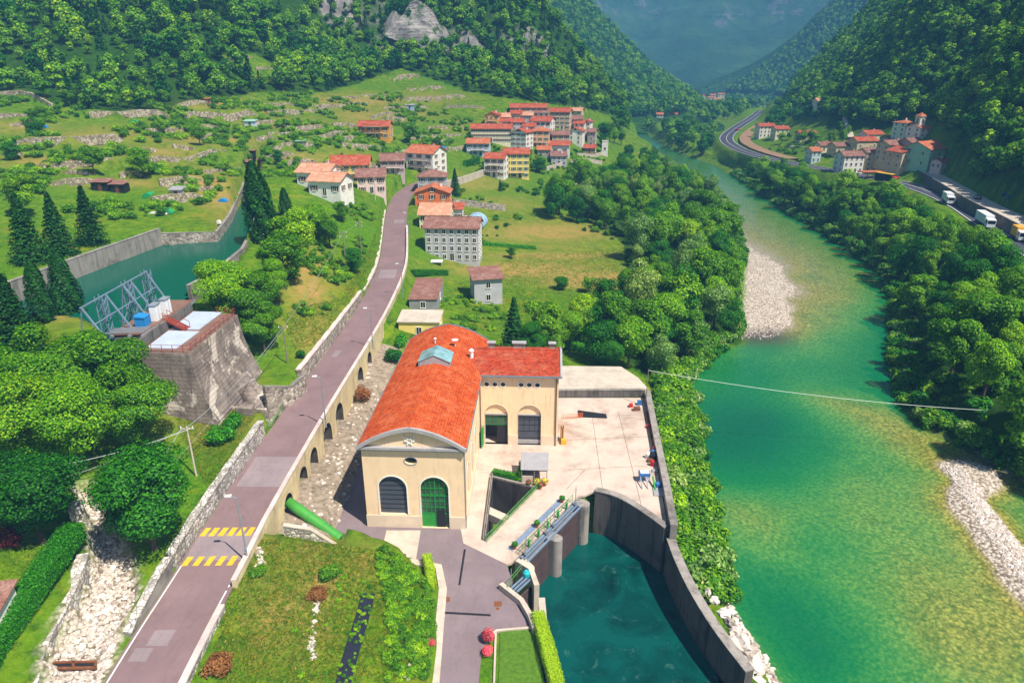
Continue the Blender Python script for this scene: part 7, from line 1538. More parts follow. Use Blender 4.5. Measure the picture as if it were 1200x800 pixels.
# ---------------------------------------------------------------- street lamps
def street_lamp(px, py, z, h, label, arm=(-.75, .1)):
    p = G(px, py, z); o = thing('street_lamp', label, 'street lamp', p, group='street lamps along the road')
    m = MB(); m.tube([(0, 0, -.5), (0, 0, h*.5), (0, 0, h)], [.1, .085, .06], 8); m.build('pole', MATS['steel_grey'], o)
    m = MB(); m.tube([(0, 0, h-.05), (arm[0]*.5, arm[1]*.5, h+.12), (arm[0], arm[1], h+.14)], .045, 6); m.build('arm', MATS['steel_grey'], o)
    m = MB(); m.prism([(arm[0]-.45, arm[1]-.14), (arm[0]+.2, arm[1]-.16), (arm[0]+.2, arm[1]+.16), (arm[0]-.45, arm[1]+.14)], h+.08, lambda q: h+.2+.08*(q[0] > arm[0])); m.build('lamp_head', MATS['white_metal'], o)
    m = MB(); m.box((.0, -.12, 1.3), (.22, .14, .3)); m.build('junction_box', MATS['steel_blue'], o)
street_lamp(290,655,6.4,7.6,'nearest street lamp on the parapet by the yellow markings'); street_lamp(382,497,6.4,7.4,'second street lamp, standing opposite the penstock'); street_lamp(437,406,7.0,7.2,'third street lamp, beside the rear of the vaulted hall'); street_lamp(472,346,7.6,7.0,'fourth street lamp, beside the flat-roofed sheds'); street_lamp(479,276,8.8,6.5,'farthest street lamp, at the tan-roofed house')
# ---------------------------------------------------------------- poles and wires
plain('wood_grey', (132,122,112), .9, vary=.3, scale=2); plain('wire', (150,156,156), .5, .3, .1)
def pole(px, py, z, h, label, arms=1, mat='concrete_pale', r=.13):
    p = G(px, py, z) if z is not None else onto(px, py); o = thing('utility_pole', label, 'utility pole', p, group='utility poles'); m = MB(); m.tube([(0, 0, -1), (0, 0, h)], [r, r*.7], 8); m.build('shaft', MATS[mat], o)
    for k in range(arms):
        m = MB(); m.bar((-.8, 0, h-.3-.9*k), (.8, 0, h-.3-.9*k), .1); a_ = m.build('crossarm', MATS[mat], o)
        for x in (-.7, .7): m = MB(); m.lathe((x, 0, h-.25-.9*k), [(.05, 0), (.09, .1), (.06, .25)], 6); m.build('insulator', MATS['white_metal'], a_)
    return p+Vector((0, 0, h-.2))
tA = pole(229,552,8.4,6.2,'pale utility pole on the grass above the round shrubs'); tB = pole(337,425,None,6.5,'utility pole on the grass beside the far side of the penstock', 1, 'wood_grey')
tC = pole(406,318,None,9,'wooden utility pole on the slope, left of the twin poles', 2, 'wood_grey'); tD = pole(424,305,None,9.5,'wooden utility pole on the slope, right of the twin poles', 2, 'wood_grey')
tE = pole(440,235,None,8,'pale pole below the pink house', 0); tR = pole(757,470,1.0,6.0,'slim pole at the corner of the yard parapet carrying the river cable', 0, 'wood_grey', .09)
def wire(a, b, sag, label, r=.035, n_=14, group='overhead wires'):
    a, b = Vector(a), Vector(b); P = [a.lerp(b, i/n_)-Vector((0, 0, sag*4*(i/n_)*(1-i/n_))) for i in range(n_+1)]; m = MB(); m.tube(P, r, 4); solo('overhead_wire', m, MATS['wire'], label, 'wire', group)
wire(tA, tB, .9, 'overhead wire from the pale pole to the pole by the penstock', .05); wire(tB, tC, .8, 'overhead wire climbing from the penstock pole to the twin wooden poles'); wire(tA, GY(-40,590,62), 1.0, 'overhead wire crossing the big trees to the left edge', .04)
wire(tA+Vector((.6, 0, 0)), GY(-60,560,56), 1.2, 'lower overhead wire over the stream bed to the left edge', .03); wire(tA+Vector((-.6, 0, 0)), GY(-20,820,44), 1.0, 'overhead wire running down over the clipped hedge', .03)
wire(tB+Vector((.5, 0, 0)), GY(-20,770,46), 1.6, 'long overhead wire passing the dark tree to the lower left corner', .025); wire(tC, tD, .2, 'short wire between the twin wooden poles')
wire(tR, GY(1260,485,98), 1.5, 'cable spanning the river from the yard pole to the right bank', .035, 24)

# ---------------------------------------------------------------- shed and clutter of the yard
plain('tin_grey', (176,172,176), .55, .3, .12, 1.0); plain('crate_brown', (120,80,56), .85, vary=.3); plain('drum_blue', (60,110,170), .5, vary=.2); plain('drum_red', (190,40,44), .5, vary=.2); plain('sheet_black', (34,34,38), .6, vary=.3); plain('sack_white', (226,222,216), .8, vary=.15); plain('yellow_paint', (226,170,40), .6, vary=.25); plain('orange_net', (236,120,50), .8, vary=.3); plain('terracotta', (176,92,60), .9, vary=.2)
sh = thing('garden_shed', 'small shed with grey sheet roof at the back of the pit', 'shed', (3.1, 81.4, 0), R_(-3))
m = MB(); m.add([(-1.9, 0, 2.15), (1.9, 0, 2.15), (2.0, 3.5, 2.85), (-2.0, 3.5, 2.85), (-1.9, 0, 2.25), (1.9, 0, 2.25), (2.0, 3.5, 2.95), (-2.0, 3.5, 2.95)], [(3, 2, 1, 0), (4, 5, 6, 7), (0, 1, 5, 4), (1, 2, 6, 5), (2, 3, 7, 6), (3, 0, 4, 7)]); rf = m.build('roof', MATS['tin_grey'], sh)
for k in range(9): m = MB(); x = -1.8+.45*k; m.bar((x, 0, 2.27), (x*1.04, 3.5, 2.97), .05); m.build('roof_rib', MATS['tin_grey'], rf)
for x, y, h in ((-1.75, .15, 2.15), (1.75, .15, 2.15), (0, .15, 2.15), (-1.8, 3.3, 2.8), (1.8, 3.3, 2.8)): m = MB(); m.bar((x, y, 0), (x, y, h), .1); m.build('post', MATS['wood_grey'], sh)
m = MB(); m.span((-1.8, 3.2, 0), (1.8, 3.28, 2.7)); m.build('back_panel', MATS['sheet_black'], sh); m = MB(); m.span((-1.8, .2, 0), (-.05, .28, 1.1)); m.build('front_panel', MATS['concrete_pale'], sh)
def leafball(c, r, mat, n_, s_, rng, flat=.8): d = unit(rng.normal(size=(n_, 3))+np.array([0, 0, .3])); P = np.array(c)+d*(r*(.7+.4*rng.random(n_)))[:, None]*np.array([1, 1, flat]); return P, d
def flower_pot(x, y, fl, label, r=.3):
    o = thing('flower_pot', label, 'flower pot', (x, y, 0), group='flower pots beside the shed'); m = MB(); m.lathe((0, 0, 0), [(r*.6, 0), (r*.9, .45), (r, .5)], 10); m.build('pot', MATS['terracotta'], o)
    rng = np.random.default_rng(int(x*100) % 999); P, d = leafball((0, 0, .62), r*1.25, None, 160, .14, rng); link('plant', leaves_mesh('plant', P, d, .16, MATS['leaf_hedge'], rng=rng), o); P, d = leafball((0, 0, .72), r*1.3, None, 120, .12, rng); link('blossom', leaves_mesh('blossom', P, d, .16, MATS[fl], rng=rng), o)
flower_pot(3.4, 80.9, 'flower_yellow', 'yellow flowering pot in front of the shed, left one', .42); flower_pot(4.5, 80.95, 'flower_yellow', 'yellow flowering pot in front of the shed, right one', .42); flower_pot(2.3, 80.8, 'flower_pink', 'pink flowering pot at the shed corner'); flower_pot(3.9, 80.1, 'flower_pink', 'pink flowering pot at the end of the pit railing')
for s_, lb in ((3.9, 'planter near the drive end of the walkway plate'), (9.0, 'planter halfway along the walkway plate'), (15.4, 'planter at the yard end of the walkway plate')):
    q = GF(s_, -2.0, 0); flower_pot(q.x, q.y, 'leaf_hedge', 'green '+lb, .3)
def drum(x, y, mat, label, lying=False): 
    m = MB()
    if lying: m.tube([(x-.45, y, .3), (x+.45, y, .3)], .3, 12)
    else: m.lathe((x, y, .002), [(.29, 0), (.3, .05), (.29, .3), (.31, .33), (.29, .6), (.3, .85), (.27, .88)], 14)
    solo('drum', m, MATS[mat], label, 'drum', 'drums along the parapet', True)
drum(20.5,86.1,'drum_red','red drum at the near end of the scrap heap'); drum(21.6,90.0,'drum_red','small red drum behind the black sheets'); drum(21.1,89.0,'drum_blue','blue drum in the scrap heap by the parapet'); drum(20.2,88.2,'sack_white','white drum in the scrap heap by the parapet'); drum(22.2,97.5,'drum_red','red drum lying beside the rusty pipes', True)
for k in range(7):
    m = MB(); y = 92+.3*k; m.tube([(21.7+.16*(k % 4)+.01*k, 91.6+k*.5, .13+.22*(k//4)), (22.55+.16*(k % 4), 100.5+k*.35, .13+.22*(k//4))], .11, 8); solo('scrap_pipe', m, MATS['rust'], 'long rusty pipe lying along the inside of the parapet', 'pipe', 'rusty pipes along the parapet')
for k, (x, y, a, b, h, mt, lb) in enumerate([(21.3,88.0,1.6,1.3,.9,'sheet_black','heap of black plastic sheets by the parapet'),(20.6,84.6,.9,.7,.25,'tin_grey','flat grey box on the yard beyond the red drum'),(20.4,87.2,.8,.7,.5,'crate_brown','small brown crate in the scrap heap'),(21.8,86.6,.7,1.6,1.1,'sheet_black','dark covered stack against the parapet'),(21.2,103.5,1.2,.7,.7,'crate_brown','brown wooden crate in the far corner of the yard'),(22.0,105.6,.8,.7,.8,'drum_blue','blue plastic bin in the far corner of the yard'),(20.4,104.8,.7,.7,.6,'drum_red','red plastic box in the far corner of the yard')]):
    rr_ = random.Random(k); m = MB(); m.prism([(x-a/2, y-b/2), (x+a/2, y-b/2+.1), (x+a/2-.05, y+b/2), (x-a/2+.08, y+b/2-.05)], .002, lambda q: h*(.8+.25*((q[0]+q[1]) % 1))); solo('scrap_pile' if 'sheet' in mt else 'crate', m, MATS[mt], lb, 'scrap' if 'sheet' in mt else 'crate')
mc = thing('machine_stand', 'blue and white machine on green legs near the parapet', 'machine', (18.6, 82.2, 0)); m = MB(); m.box((0, 0, 1.15), (1.5, 1.0, .5)); m.build('body', MATS['drum_blue'], mc); m = MB(); m.box((0, 0, 1.46), (1.2, .8, .12)); m.build('top_plate', MATS['white_metal'], mc)
for x in (-.65, .65):
    for y in (-.4, .4): m = MB(); m.bar((x, y, 0), (x, y, .9), .1); m.build('leg', MATS['steel_blue'], mc)
m = MB(); m.bar((1.15, -.3, .9), (1.15, -2.6, .08), .22); m.build('green_chute', MATS['leaf_green_door'], mc)
for x in (-.6, .2): m = MB(); m.bar((x, -.4, .95), (x, -2.1, .06), .12); m.build('strut', MATS['steel_blue'], mc)
m = MB(); m.prism([(19.3,78.4),(20.6,78.3),(20.9,80.2),(19.5,80.3)], .002, .16); solo('metal_panel', m, MATS['tin_grey'], 'flat grey metal panel lying by the curved wall', 'panel')
m = MB(); m.box((20.3, 80.6, .4), (.8, .7, .5), .2); m.box((20.3, 80.6, .08), (.9, .8, .15), .2); solo('electric_box', m, MATS['drum_blue'], 'small blue-grey box beside the metal panel', 'box')
sk_ = thing('rod_stack', 'upright stack of rusty and yellow rods at the corner of the wing', 'rod stack', (7.6, 92.6, 0))
for k in range(12): m = MB(); x = .12*(k % 4); y = .5*(k//4); m.bar((x, y, 0), (x+.05, y+.3, 2.2+.12*(k*7 % 5)), .09); m.build('rod', MATS['rust' if k % 3 else 'yellow_paint'], sk_)
m = MB(); m.box((.4, -.3, .4), (.8, .6, .8)); m.build('yellow_base', MATS['yellow_paint'], sk_)
m = MB(); m.prism([(11.0,101.0),(15.8,100.6),(15.8,102.0),(11.2,103.4)], .002, .1); solo('dark_mat', m, MATS['sheet_black'], 'dark stained mat on the yard floor near the back wall', 'mat')
m = MB()
for i in range(12): m.bar((8.2+.32*i, 100.2+.06*i, 0), (8.2+.32*i, 100.2+.06*i, 1.0), .04)
for z in (.1, .35, .6, .85): m.bar((8.2, 100.2, z), (11.8, 100.9, z), .035)
solo('net_fence', m, MATS['orange_net'], 'faded orange net fence near the wing on the yard', 'fence')
plain('joint', (120,104,96), .95, vary=.3)
for a, b in [((8.2,85),(21.5,86.2)),((7.4,79.9),(10.6,85)),((12.5,79.6),(13.4,101)),((17.2,76),(18.0,103)),((8.5,93.5),(22.3,94.6)),((7.5,101),(22.9,102)),((-4.8,84.2),(6,85))]:
    m = MB(); m.wallstrip([a, b], .07, .0005, .006); m.build('joint', MATS['joint'], yard)
# ---------------------------------------------------------------- clipped hedges
def hedge(pts, w_, h, label, mat='leaf_hedge', dens=150, s_=.17, z0=None, name='hedge', rough=.12):
    pts = [Vector(p) for p in pts]; L = np.r_[0, np.cumsum([(pts[i+1]-pts[i]).length for i in range(len(pts)-1)])]; rng = np.random.default_rng(int(abs(pts[0].x*97+pts[0].y*31)) % 9999)
    n_ = int(L[-1]*(w_+2*h)*dens); t = rng.random(n_)*L[-1]; X = np.interp(t, L, [p.x for p in pts]); Y = np.interp(t, L, [p.y for p in pts]); Zg = np.interp(t, L, [p.z for p in pts]); i = np.clip(np.searchsorted(L, t)-1, 0, len(pts)-2)
    D = np.array([(pts[k+1]-pts[k]).normalized()[:2] for k in range(len(pts)-1)])[i]; Nn = np.stack([-D[:, 1], D[:, 0]], 1); u = rng.random(n_)*(w_+2*h); hh = h*(1+rough*1.6*fbm(X, Y, 2.5, 3, 8)); ww = w_*(1+rough*2*fbm(X, Y, 2.0, 2, 3))
    side = np.where(u < h, -1, np.where(u > h+w_, 1, 0)); off = np.where(side == 0, (u-h)/w_-.5, side*.5)*ww; z = np.where(side == -1, u/h, np.where(side == 1, (w_+2*h-u)/h, 1.0))*hh
    P = np.stack([X+Nn[:, 0]*off, Y+Nn[:, 1]*off, Zg+z], 1)+rng.normal(size=(n_, 3))*.07; nn = np.stack([Nn[:, 0]*side, Nn[:, 1]*side, np.where(side == 0, 1.0, .3)], 1)+rng.normal(size=(n_, 3))*.4
    core = MB(); core.wallstrip([(p.x, p.y) for p in pts], w_*.82, [p.z-.2 for p in pts], [p.z+h*.86 for p in pts]); o = thing(name, label, 'hedge', pts[0]); me = leaves_mesh('foliage', P-np.array(pts[0]), nn, s_, MATS[mat], rng=rng); link('foliage', me, o)
    me = core.mesh('stems', MATS[mat]); me.transform(Matrix.Translation(-pts[0])); link('stems', me, o)
hedge([G(a, b, z) for a, b, z in [(-44,842,8.0),(-12,772,8.4),(34,706,9.2),(70,655,9.8),(90,628,10.2)]], 2.1, 1.7, 'long clipped green hedge above the dry stream at the lower left', dens=190, s_=.15)
hedge([G(630,726,0), G(641,765,0), G(652,806,0), G(660,850,0)], 1.25, 1.3, 'lime yellow-green hedge along the basin wall', 'leaf_lime', 260, .12)
hedge([G(500,656,.2), G(504,672,.2), G(506,690,.2)], .9, 1.0, 'short lime hedge at the foot of the garden bank', 'leaf_lime', 260, .12)
hedge([(-2.7,83.6,0),(.9,82.3,0)], .8, .9, 'low planter hedge on the back edge of the pit', 'leaf_hedge', 260, .12); hedge([(1.1,82.2,0),(1.4,84.6,0)], .5, 1.7, 'upright hedge beside the shed', 'leaf_hedge', 260, .12)
hedge([onto(484,322), onto(505,322), onto(524,322)], 1.4, 1.3, 'dark clipped hedge in front of the stone house lawn', 'leaf_dark', 90, .22); hedge([onto(545,195), onto(560,191)], 2.0, 2.2, 'tall hedge below the blue-fronted village house', 'leaf_dark', 40, .35); hedge([onto(566,287), onto(600,290), onto(628,292)], 1.0, .9, 'thin hedge row across the meadow', 'leaf_hedge', 50, .3)
hedge([onto(660,408), onto(690,412), onto(722,416)], 1.6, 1.4, 'bushy hedge behind the raised slab', 'leaf_hedge', 110, .22)
# ---------------------------------------------------------------- shrubs one can point at
SHR = {}
def shrub(p, r, label, mat='leaf_hedge', name='shrub', n_=1600, s_=.15, flat=1.0):
    k = (mat, n_, s_)
    if k not in SHR: rng = np.random.default_rng(len(SHR)+900); Cc, Nn = crown_pts('shrub', n_, rng); SHR[k] = leaves_mesh('shrub_leaves', Cc, Nn, s_, MATS[mat], rng=rng)
    o = link(name, SHR[k], None, p, random.uniform(0, 6)); o.scale = (r, r, r*flat); return tag(o, label, 'shrub')
shrub(G(259,518,8.2),2.0,'larger dark round shrub on the grass below the intake, left one'); shrub(G(274,500,8.3),1.7,'round shrub on the grass below the intake, right one'); shrub(onto(353,419),1.1,'small dark bush beside the stone wall at the penstock','leaf_dark')
shrub(G(14,640,10.2),2.0,'dark red-leaved shrub at the left edge','leaf_red',s_=.12); shrub(G(76,598,10.5),1.6,'yellow-green bush on the stream bend','leaf_light'); shrub(onto(256,786),1.6,'dry brown bramble at the bottom edge beside the road parapet','leaf_rust',flat=.7); shrub(onto(372,700),1.3,'rusty dry shrub in the middle of the garden','leaf_rust',flat=.6); shrub(onto(384,678),1.5,'bushy green shrub in the middle of the garden','leaf_weed',flat=.8)
shrub(onto(305,672),1.2,'bush beside the broken end of the parapet','leaf_weed',flat=.7); shrub(onto(425,470),1.6,'dry rust-coloured creeper on the viaduct wall','leaf_rust',flat=1.4); shrub(onto(462,424),2.2,'big green bush between road and rear of the hall','leaf_dark'); shrub(onto(470,405),2.0,'green bush behind the first one by the hall rear','leaf_hedge')
shrub(G(571,752,0),.95,'tall pink flowering bush beside the drive','flower_pink',s_=.13,flat=1.5); shrub(G(570,766,0),.8,'second pink flowering bush beside the drive, nearer one','flower_pink',s_=.13); shrub(G(506,756,.3),.7,'red flowering bush on the kerb of the garden bank','flower_pink',s_=.12); shrub(G(690,590,-4.5),.8,'green weeds hanging from the right gate pier','leaf_weed',flat=1.6)
# ---------------------------------------------------------------- mulch bed and stone rows of the garden
m = MB(); A = [onto(424,696), onto(418,720), onto(408,750), onto(396,790), onto(390,820)]; B = [onto(440,697), onto(434,722), onto(425,752), onto(413,796), onto(408,820)]; V = []
for a, b in zip(A, B): V += [a+Vector((0, 0, .2)), b+Vector((0, 0, .2))]
MULCH = [p[:2] for p in A]+[p[:2] for p in B[::-1]]
m.add(V, [(2*i, 2*i+1, 2*i+3, 2*i+2) for i in range(4)]); plain('mulch', (34,36,50), .6, vary=.4, scale=3); m.build('mulch_bed', MATS['mulch']); bpy.data.objects['mulch_bed']['kind'] = 'structure'; bpy.data.objects['mulch_bed']['label'] = 'black plastic mulch strip of the garden'
# ---------------------------------------------------------------- rocks
def rock_mesh(seed, mat):
    bm = bmesh.new(); bmesh.ops.create_icosphere(bm, subdivisions=2, radius=.5); rg = random.Random(seed); sx = [rg.uniform(.7, 1.3) for _ in range(3)]
    for v in bm.verts:
        n_ = v.co.normalized(); k = 1+.22*math.sin(n_.x*5+seed)+.18*math.sin(n_.y*6.3+seed*2)+.15*math.sin(n_.z*7+seed*3); v.co = Vector((v.co.x*sx[0]*k, v.co.y*sx[1]*k, v.co.z*sx[2]*k*.75))
    me = bpy.data.meshes.new('rock'); bm.to_mesh(me); bm.free(); me.materials.append(mat); return me
n = N('rock_pale'); oi = n.n('ShaderNodeObjectInfo'); c = n.ramp(oi.outputs['Random'], [(0, lin(166,152,142)), (.5, lin(206,192,182)), (1, lin(232,222,214))]); c = n.mix(n.sub(n.tex(2.0, 5, .7), .5, .75), c, lin(110,102,94)); MATS['rock_pale'] = n.end(c, .9, 0, n.bump(n.tex(5, 4), .4, .1))
ROCKS = [rock_mesh(s_, MATS['rock_pale']) for s_ in range(5)]
for i, (px, py, z, s_) in enumerate([(868,752,-2.6,2.6),(874,764,-3.4,2.4),(880,775,-4.2,2.6),(872,784,-4.6,2.2),(888,786,-5.4,2.2),(862,740,-2.4,1.8),(856,730,-2.2,1.6),(848,718,-2.0,1.5),(866,772,-3.4,2.0),(880,760,-4.5,1.6),(838,703,-1.8,1.2),(830,694,-1.7,1.1),(884,797,-5.4,2.4),(872,797,-5.0,2.0)]):
    p = G(px, py, z); o = link('boulder', ROCKS[i % 5], None, p, i*1.7); o.scale = (s_*.8, s_*.8, s_*.75); tag(o, 'pale broken masonry boulder on the ruined end of the basin wall', 'boulder', 'boulders at the ruined end of the basin wall')
rng = np.random.default_rng(8)
def pts_in(polys, n_, rng, zoff=0.0):
    out = []
    for W in polys:
        xs0 = [p[0] for p in W]; ys0 = [p[1] for p in W]; X = rng.uniform(min(xs0), max(xs0), n_*3); Y = rng.uniform(min(ys0), max(ys0), n_*3); k = np.nonzero(inside(X, Y, W))[0][:n_]; out.append(np.stack([X[k], Y[k], height_v(X[k], Y[k])+zoff], 1))
    return np.concatenate(out)
pp = [(x, y, z, 10*float(rng.choice([.14, .22, .34, .6], p=[.4, .38, .19, .03])), int(rng.integers(0, 5))) for x, y, z in pts_in([STREAM], 2600, rng)]
bar = [G(a, b, Z_RIV)[:2] for a, b in [(868,296),(900,298),(930,335),(934,360),(922,388),(888,402),(862,398),(866,340)]]; rb_ = [G(a, b, Z_RIV)[:2] for a, b in [(1108,548),(1125,548),(1165,600),(1210,655),(1240,700),(1200,690),(1150,620)]]
pp += [(x, y, z, 10*rng.uniform(.15, .42), int(rng.integers(0, 5))) for x, y, z in pts_in([bar, rb_], 2600, rng) if z > Z_RIV-.12]
tal = [(-27,66),(-22,66),(-21.5,100),(-27,120)]; pp += [(x, y, z, 10*rng.uniform(.2, .6), int(rng.integers(0, 5))) for x, y, z in pts_in([tal], 160, rng)]
pp += [(x, y, Z_RIV-.1, 10*rng.uniform(.4, 1.3), int(rng.integers(0, 5))) for x, y, z in pts_in([[G(a, b, Z_RIV)[:2] for a, b in [(835,660),(846,690),(872,735),(915,800),(940,850),(900,850),(880,800),(850,740)]]], 420, rng)]
for L_ in ([(372,702),(368,730),(364,770)], [(492,735),(486,760),(478,795)], [(300,640),(306,655),(296,672)]):
    for k in range(60): t_ = rng.random()*(len(L_)-1.001); i_ = int(t_); q = onto(L_[i_][0]+(L_[i_+1][0]-L_[i_][0])*(t_-i_)+rng.normal()*2, L_[i_][1]+(L_[i_+1][1]-L_[i_][1])*(t_-i_)+rng.normal()*2); pp.append((q.x, q.y, q.z, 10*rng.uniform(.15, .45), int(rng.integers(0, 5))))
forest_object('gravel', pp, ROCKS, 'loose pale stones of the stream bed and gravel bars')
# ---------------------------------------------------------------- undergrowth and grass tufts
BUSH = []
for k, mt in enumerate(('leaf_weed', 'leaf_broad', 'leaf_light', 'leaf_dark', 'leaf_willow')):
    r2 = np.random.default_rng(700+k); Cc, Nn = crown_pts('shrub', 420, r2); BUSH.append(leaves_mesh('bush_leaves', Cc, Nn, .27, MATS[mt], rng=r2))
ug = []
def bushes(poly, n_, s0, s1, kinds, seed, clump=0.0):
    W = [tuple(onto(a, b)[:2]) for a, b in poly]; r2 = np.random.default_rng(seed); P = pts_in([W], n_, r2)
    X, Y, Z_ = P.T; ok = Z_ > Z_RIV
    if clump: ok &= fbm(X, Y, clump, 3, seed) > .02
    for W2 in (CANAL, YARD, POOL): ok &= ~inside(X, Y, W2)
    ok &= (seg_d(X, Y, RL)[0] > 5.0) & ~inside(X, Y, MULCH) & (seg_d(X, Y, HIGHWAY)[0] > 8.5) & (seg_d(X, Y, SIDEROAD)[0] > 6)
    for x, y, z in P[ok]: ug.append((x, y, z-.1, 10*r2.uniform(s0, s1), int(r2.choice(kinds))))
bushes([(768,440),(800,440),(812,520),(824,610),(836,690),(846,725),(806,672),(790,640),(780,560),(770,480)], 420, .8, 2.4, [0,1,2,4], 1)
bushes([(757,420),(800,400),(862,395),(812,435),(770,450)], 160, .8, 2.2, [0,1,4], 2); bushes([(0,116),(200,128),(300,112),(460,110),(560,135),(545,160),(480,200),(400,180),(330,215),(270,235),(160,262),(0,240)], 4200, .5, 2.0, [0,1,2,2], 3, 14)
bushes([(320,250),(395,235),(440,235),(440,290),(400,340),(375,385),(330,360),(300,300)], 420, .5, 1.5, [0,1,2], 4, 9); bushes([(440,640),(470,655),(505,690),(508,760),(500,800),(450,800),(455,720)], 330, .25, .75, [0,0,2,1], 5); bushes([(330,690),(400,660),(440,690),(420,800),(330,800)], 120, .12, .4, [0,2], 6, 3)
bushes([(500,235),(560,215),(640,212),(720,200),(700,260),(620,250),(560,300),(540,262)], 420, .5, 1.5, [0,1,3], 7, 10); bushes([(520,345),(560,345),(600,370),(560,400),(530,380)], 160, .4, 1.2, [0,1,2], 8, 5); bushes([(640,250),(735,290),(742,335),(700,365),(660,400),(690,420),(760,430),(850,400),(860,300),(830,240),(740,205)], 420, .8, 2.0, [0,1,3], 9)
bushes([(870,200),(912,196),(1040,250),(1195,352),(1290,420),(1250,590),(1150,528),(1080,495),(1066,430),(1058,350),(1008,297),(936,253),(888,222)], 800, 1.0, 2.6, [1,1,0,3], 10); bushes([(900,175),(960,160),(1000,170),(985,185),(930,183)], 200, .7, 1.8, [0,1,2], 11, 10); bushes([(1120,215),(1200,262),(1250,300),(1250,330),(1180,270),(1100,222)], 260, .6, 1.6, [0,0,2], 12)
bushes([(0,380),(60,340),(160,300),(90,360),(20,390)], 60, .5, 1.3, [0,1], 13); bushes([(480,350),(500,340),(520,345),(520,375),(490,360)], 60, .4, 1.0, [0,2], 14); bushes([(730,200),(770,195),(830,228),(858,270),(860,300),(845,250),(800,222)], 160, 1.0, 2.4, [1,4,0], 15); bushes([(545,160),(600,180),(680,178),(712,190),(640,205),(560,205)], 260, .5, 1.4, [1,3,0], 16)
r2 = np.random.default_rng(55); X = r2.uniform(15, 175, 60000); Y = r2.uniform(66, 430, 60000); sd_ = sdist(X, Y, RIVER); k = (sd_ > -1.6) & (sd_ < 3.2); X, Y = X[k], Y[k]
barc = G(885, 350, Z_RIV); k = (np.hypot(X-barc.x, (Y-barc.y)*.55) > 17) & ~((X < 62) & (Y < 95) & (X > 48)) & ~inside(X, Y, YARD) & (seg_d(X, Y, [(20.2, 70.4), (23.9, 108.6)])[0] > 1.2); X, Y = X[k], Y[k]
for x, y in zip(X[:1500], Y[:1500]): ug.append((x, y, max(height(x, y), Z_RIV)-.2, 10*r2.uniform(.8, 2.2), int(r2.choice([1, 1, 3, 0, 4]))))
for x, y, z in pts_in([[tuple(q) for q in MULCH]], 60, rng): ug.append((x, y, z+.15, 10*rng.uniform(.12, .3), int(rng.choice([0, 2]))))
forest_object('undergrowth', ug, BUSH, 'wild bushes and undergrowth on banks and terraces')
def tuft(seed, mat):
    r2 = np.random.default_rng(seed); n_ = 9; P = r2.normal(size=(n_, 3))*np.array([.14, .14, 0])+np.array([0, 0, .07]); Nn = np.stack([r2.normal(size=n_), r2.normal(size=n_), np.full(n_, .5)], 1); return leaves_mesh('tuft', P, Nn, .2, MATS[mat], rng=r2, aspect=.3)
leaf_mat('grass_dry', (100,102,24), (126,122,32), (150,140,46), .2); leaf_mat('grass_green', (58,100,6), (82,122,10), (108,140,18), .3)
TUFT = [tuft(1, 'grass_green'), tuft(2, 'grass_green'), tuft(3, 'grass_dry'), tuft(4, 'leaf_weed')]; gt = []
def grass(poly, n_, s0, s1, kinds, seed):
    W = [tuple(onto(a, b)[:2]) for a, b in poly]; r2 = np.random.default_rng(seed)
    for x, y, z in pts_in([W], n_, r2):
        if inside(np.array([x]), np.array([y]), MULCH)[0]: continue
        gt.append((x, y, z-.02, 10*r2.uniform(s0, s1), int(r2.choice(kinds))))
grass([(285,640),(330,628),(400,640),(470,650),(500,690),(500,800),(260,815),(250,760)], 9000, .5, 1.3, [0,0,1,2,2,3], 1); grass([(190,450),(250,470),(320,490),(250,590),(225,540)], 5000, .4, 1.0, [0,1,2], 2); grass([(0,650),(80,610),(60,690),(0,780)], 2500, .3, .7, [0,1], 3); grass([(330,370),(400,350),(440,270),(440,330),(380,410),(345,410)], 4000, .5, 1.2, [0,1,2,3], 4); grass([(520,340),(600,300),(730,290),(730,350),(650,400),(560,400)], 6000, .6, 1.4, [0,1,2,3], 5)
forest_object('grass', gt, TUFT, 'tufts of grass and weeds on garden and banks')
# ---------------------------------------------------------------- huts and garden things on the terraces
def hut(px, py, w_, d_, h, wall_m, roof_m, label, rz=0, name='garden_hut', cat='hut'):
    p = onto(px, py); o = thing(name, label, cat, p, R_(rz), group='huts of the terrace gardens'); m = MB(); m.span((-w_/2, 0, -1), (w_/2, d_, h)); m.build('wall', MATS[wall_m], o)
    m = MB(); m.prism([(-w_/2-.3, -.4), (w_/2+.3, -.4), (w_/2+.3, d_+.3), (-w_/2-.3, d_+.3)], lambda q: h+.01+(.5 if q[1] > 0 else 0), lambda q: h+.16+(.5 if q[1] > 0 else 0)); m.build('roof', MATS[roof_m], o); m = MB(); m.span((-.45, -.05, 0), (.45, -.001, min(h-.2, 1.9))); m.build('door', MATS['wood_brown'], o)
plain('tarp_green', (40,150,90), .6, vary=.2); plain('roof_pale_green', (150,190,170), .6, vary=.15)
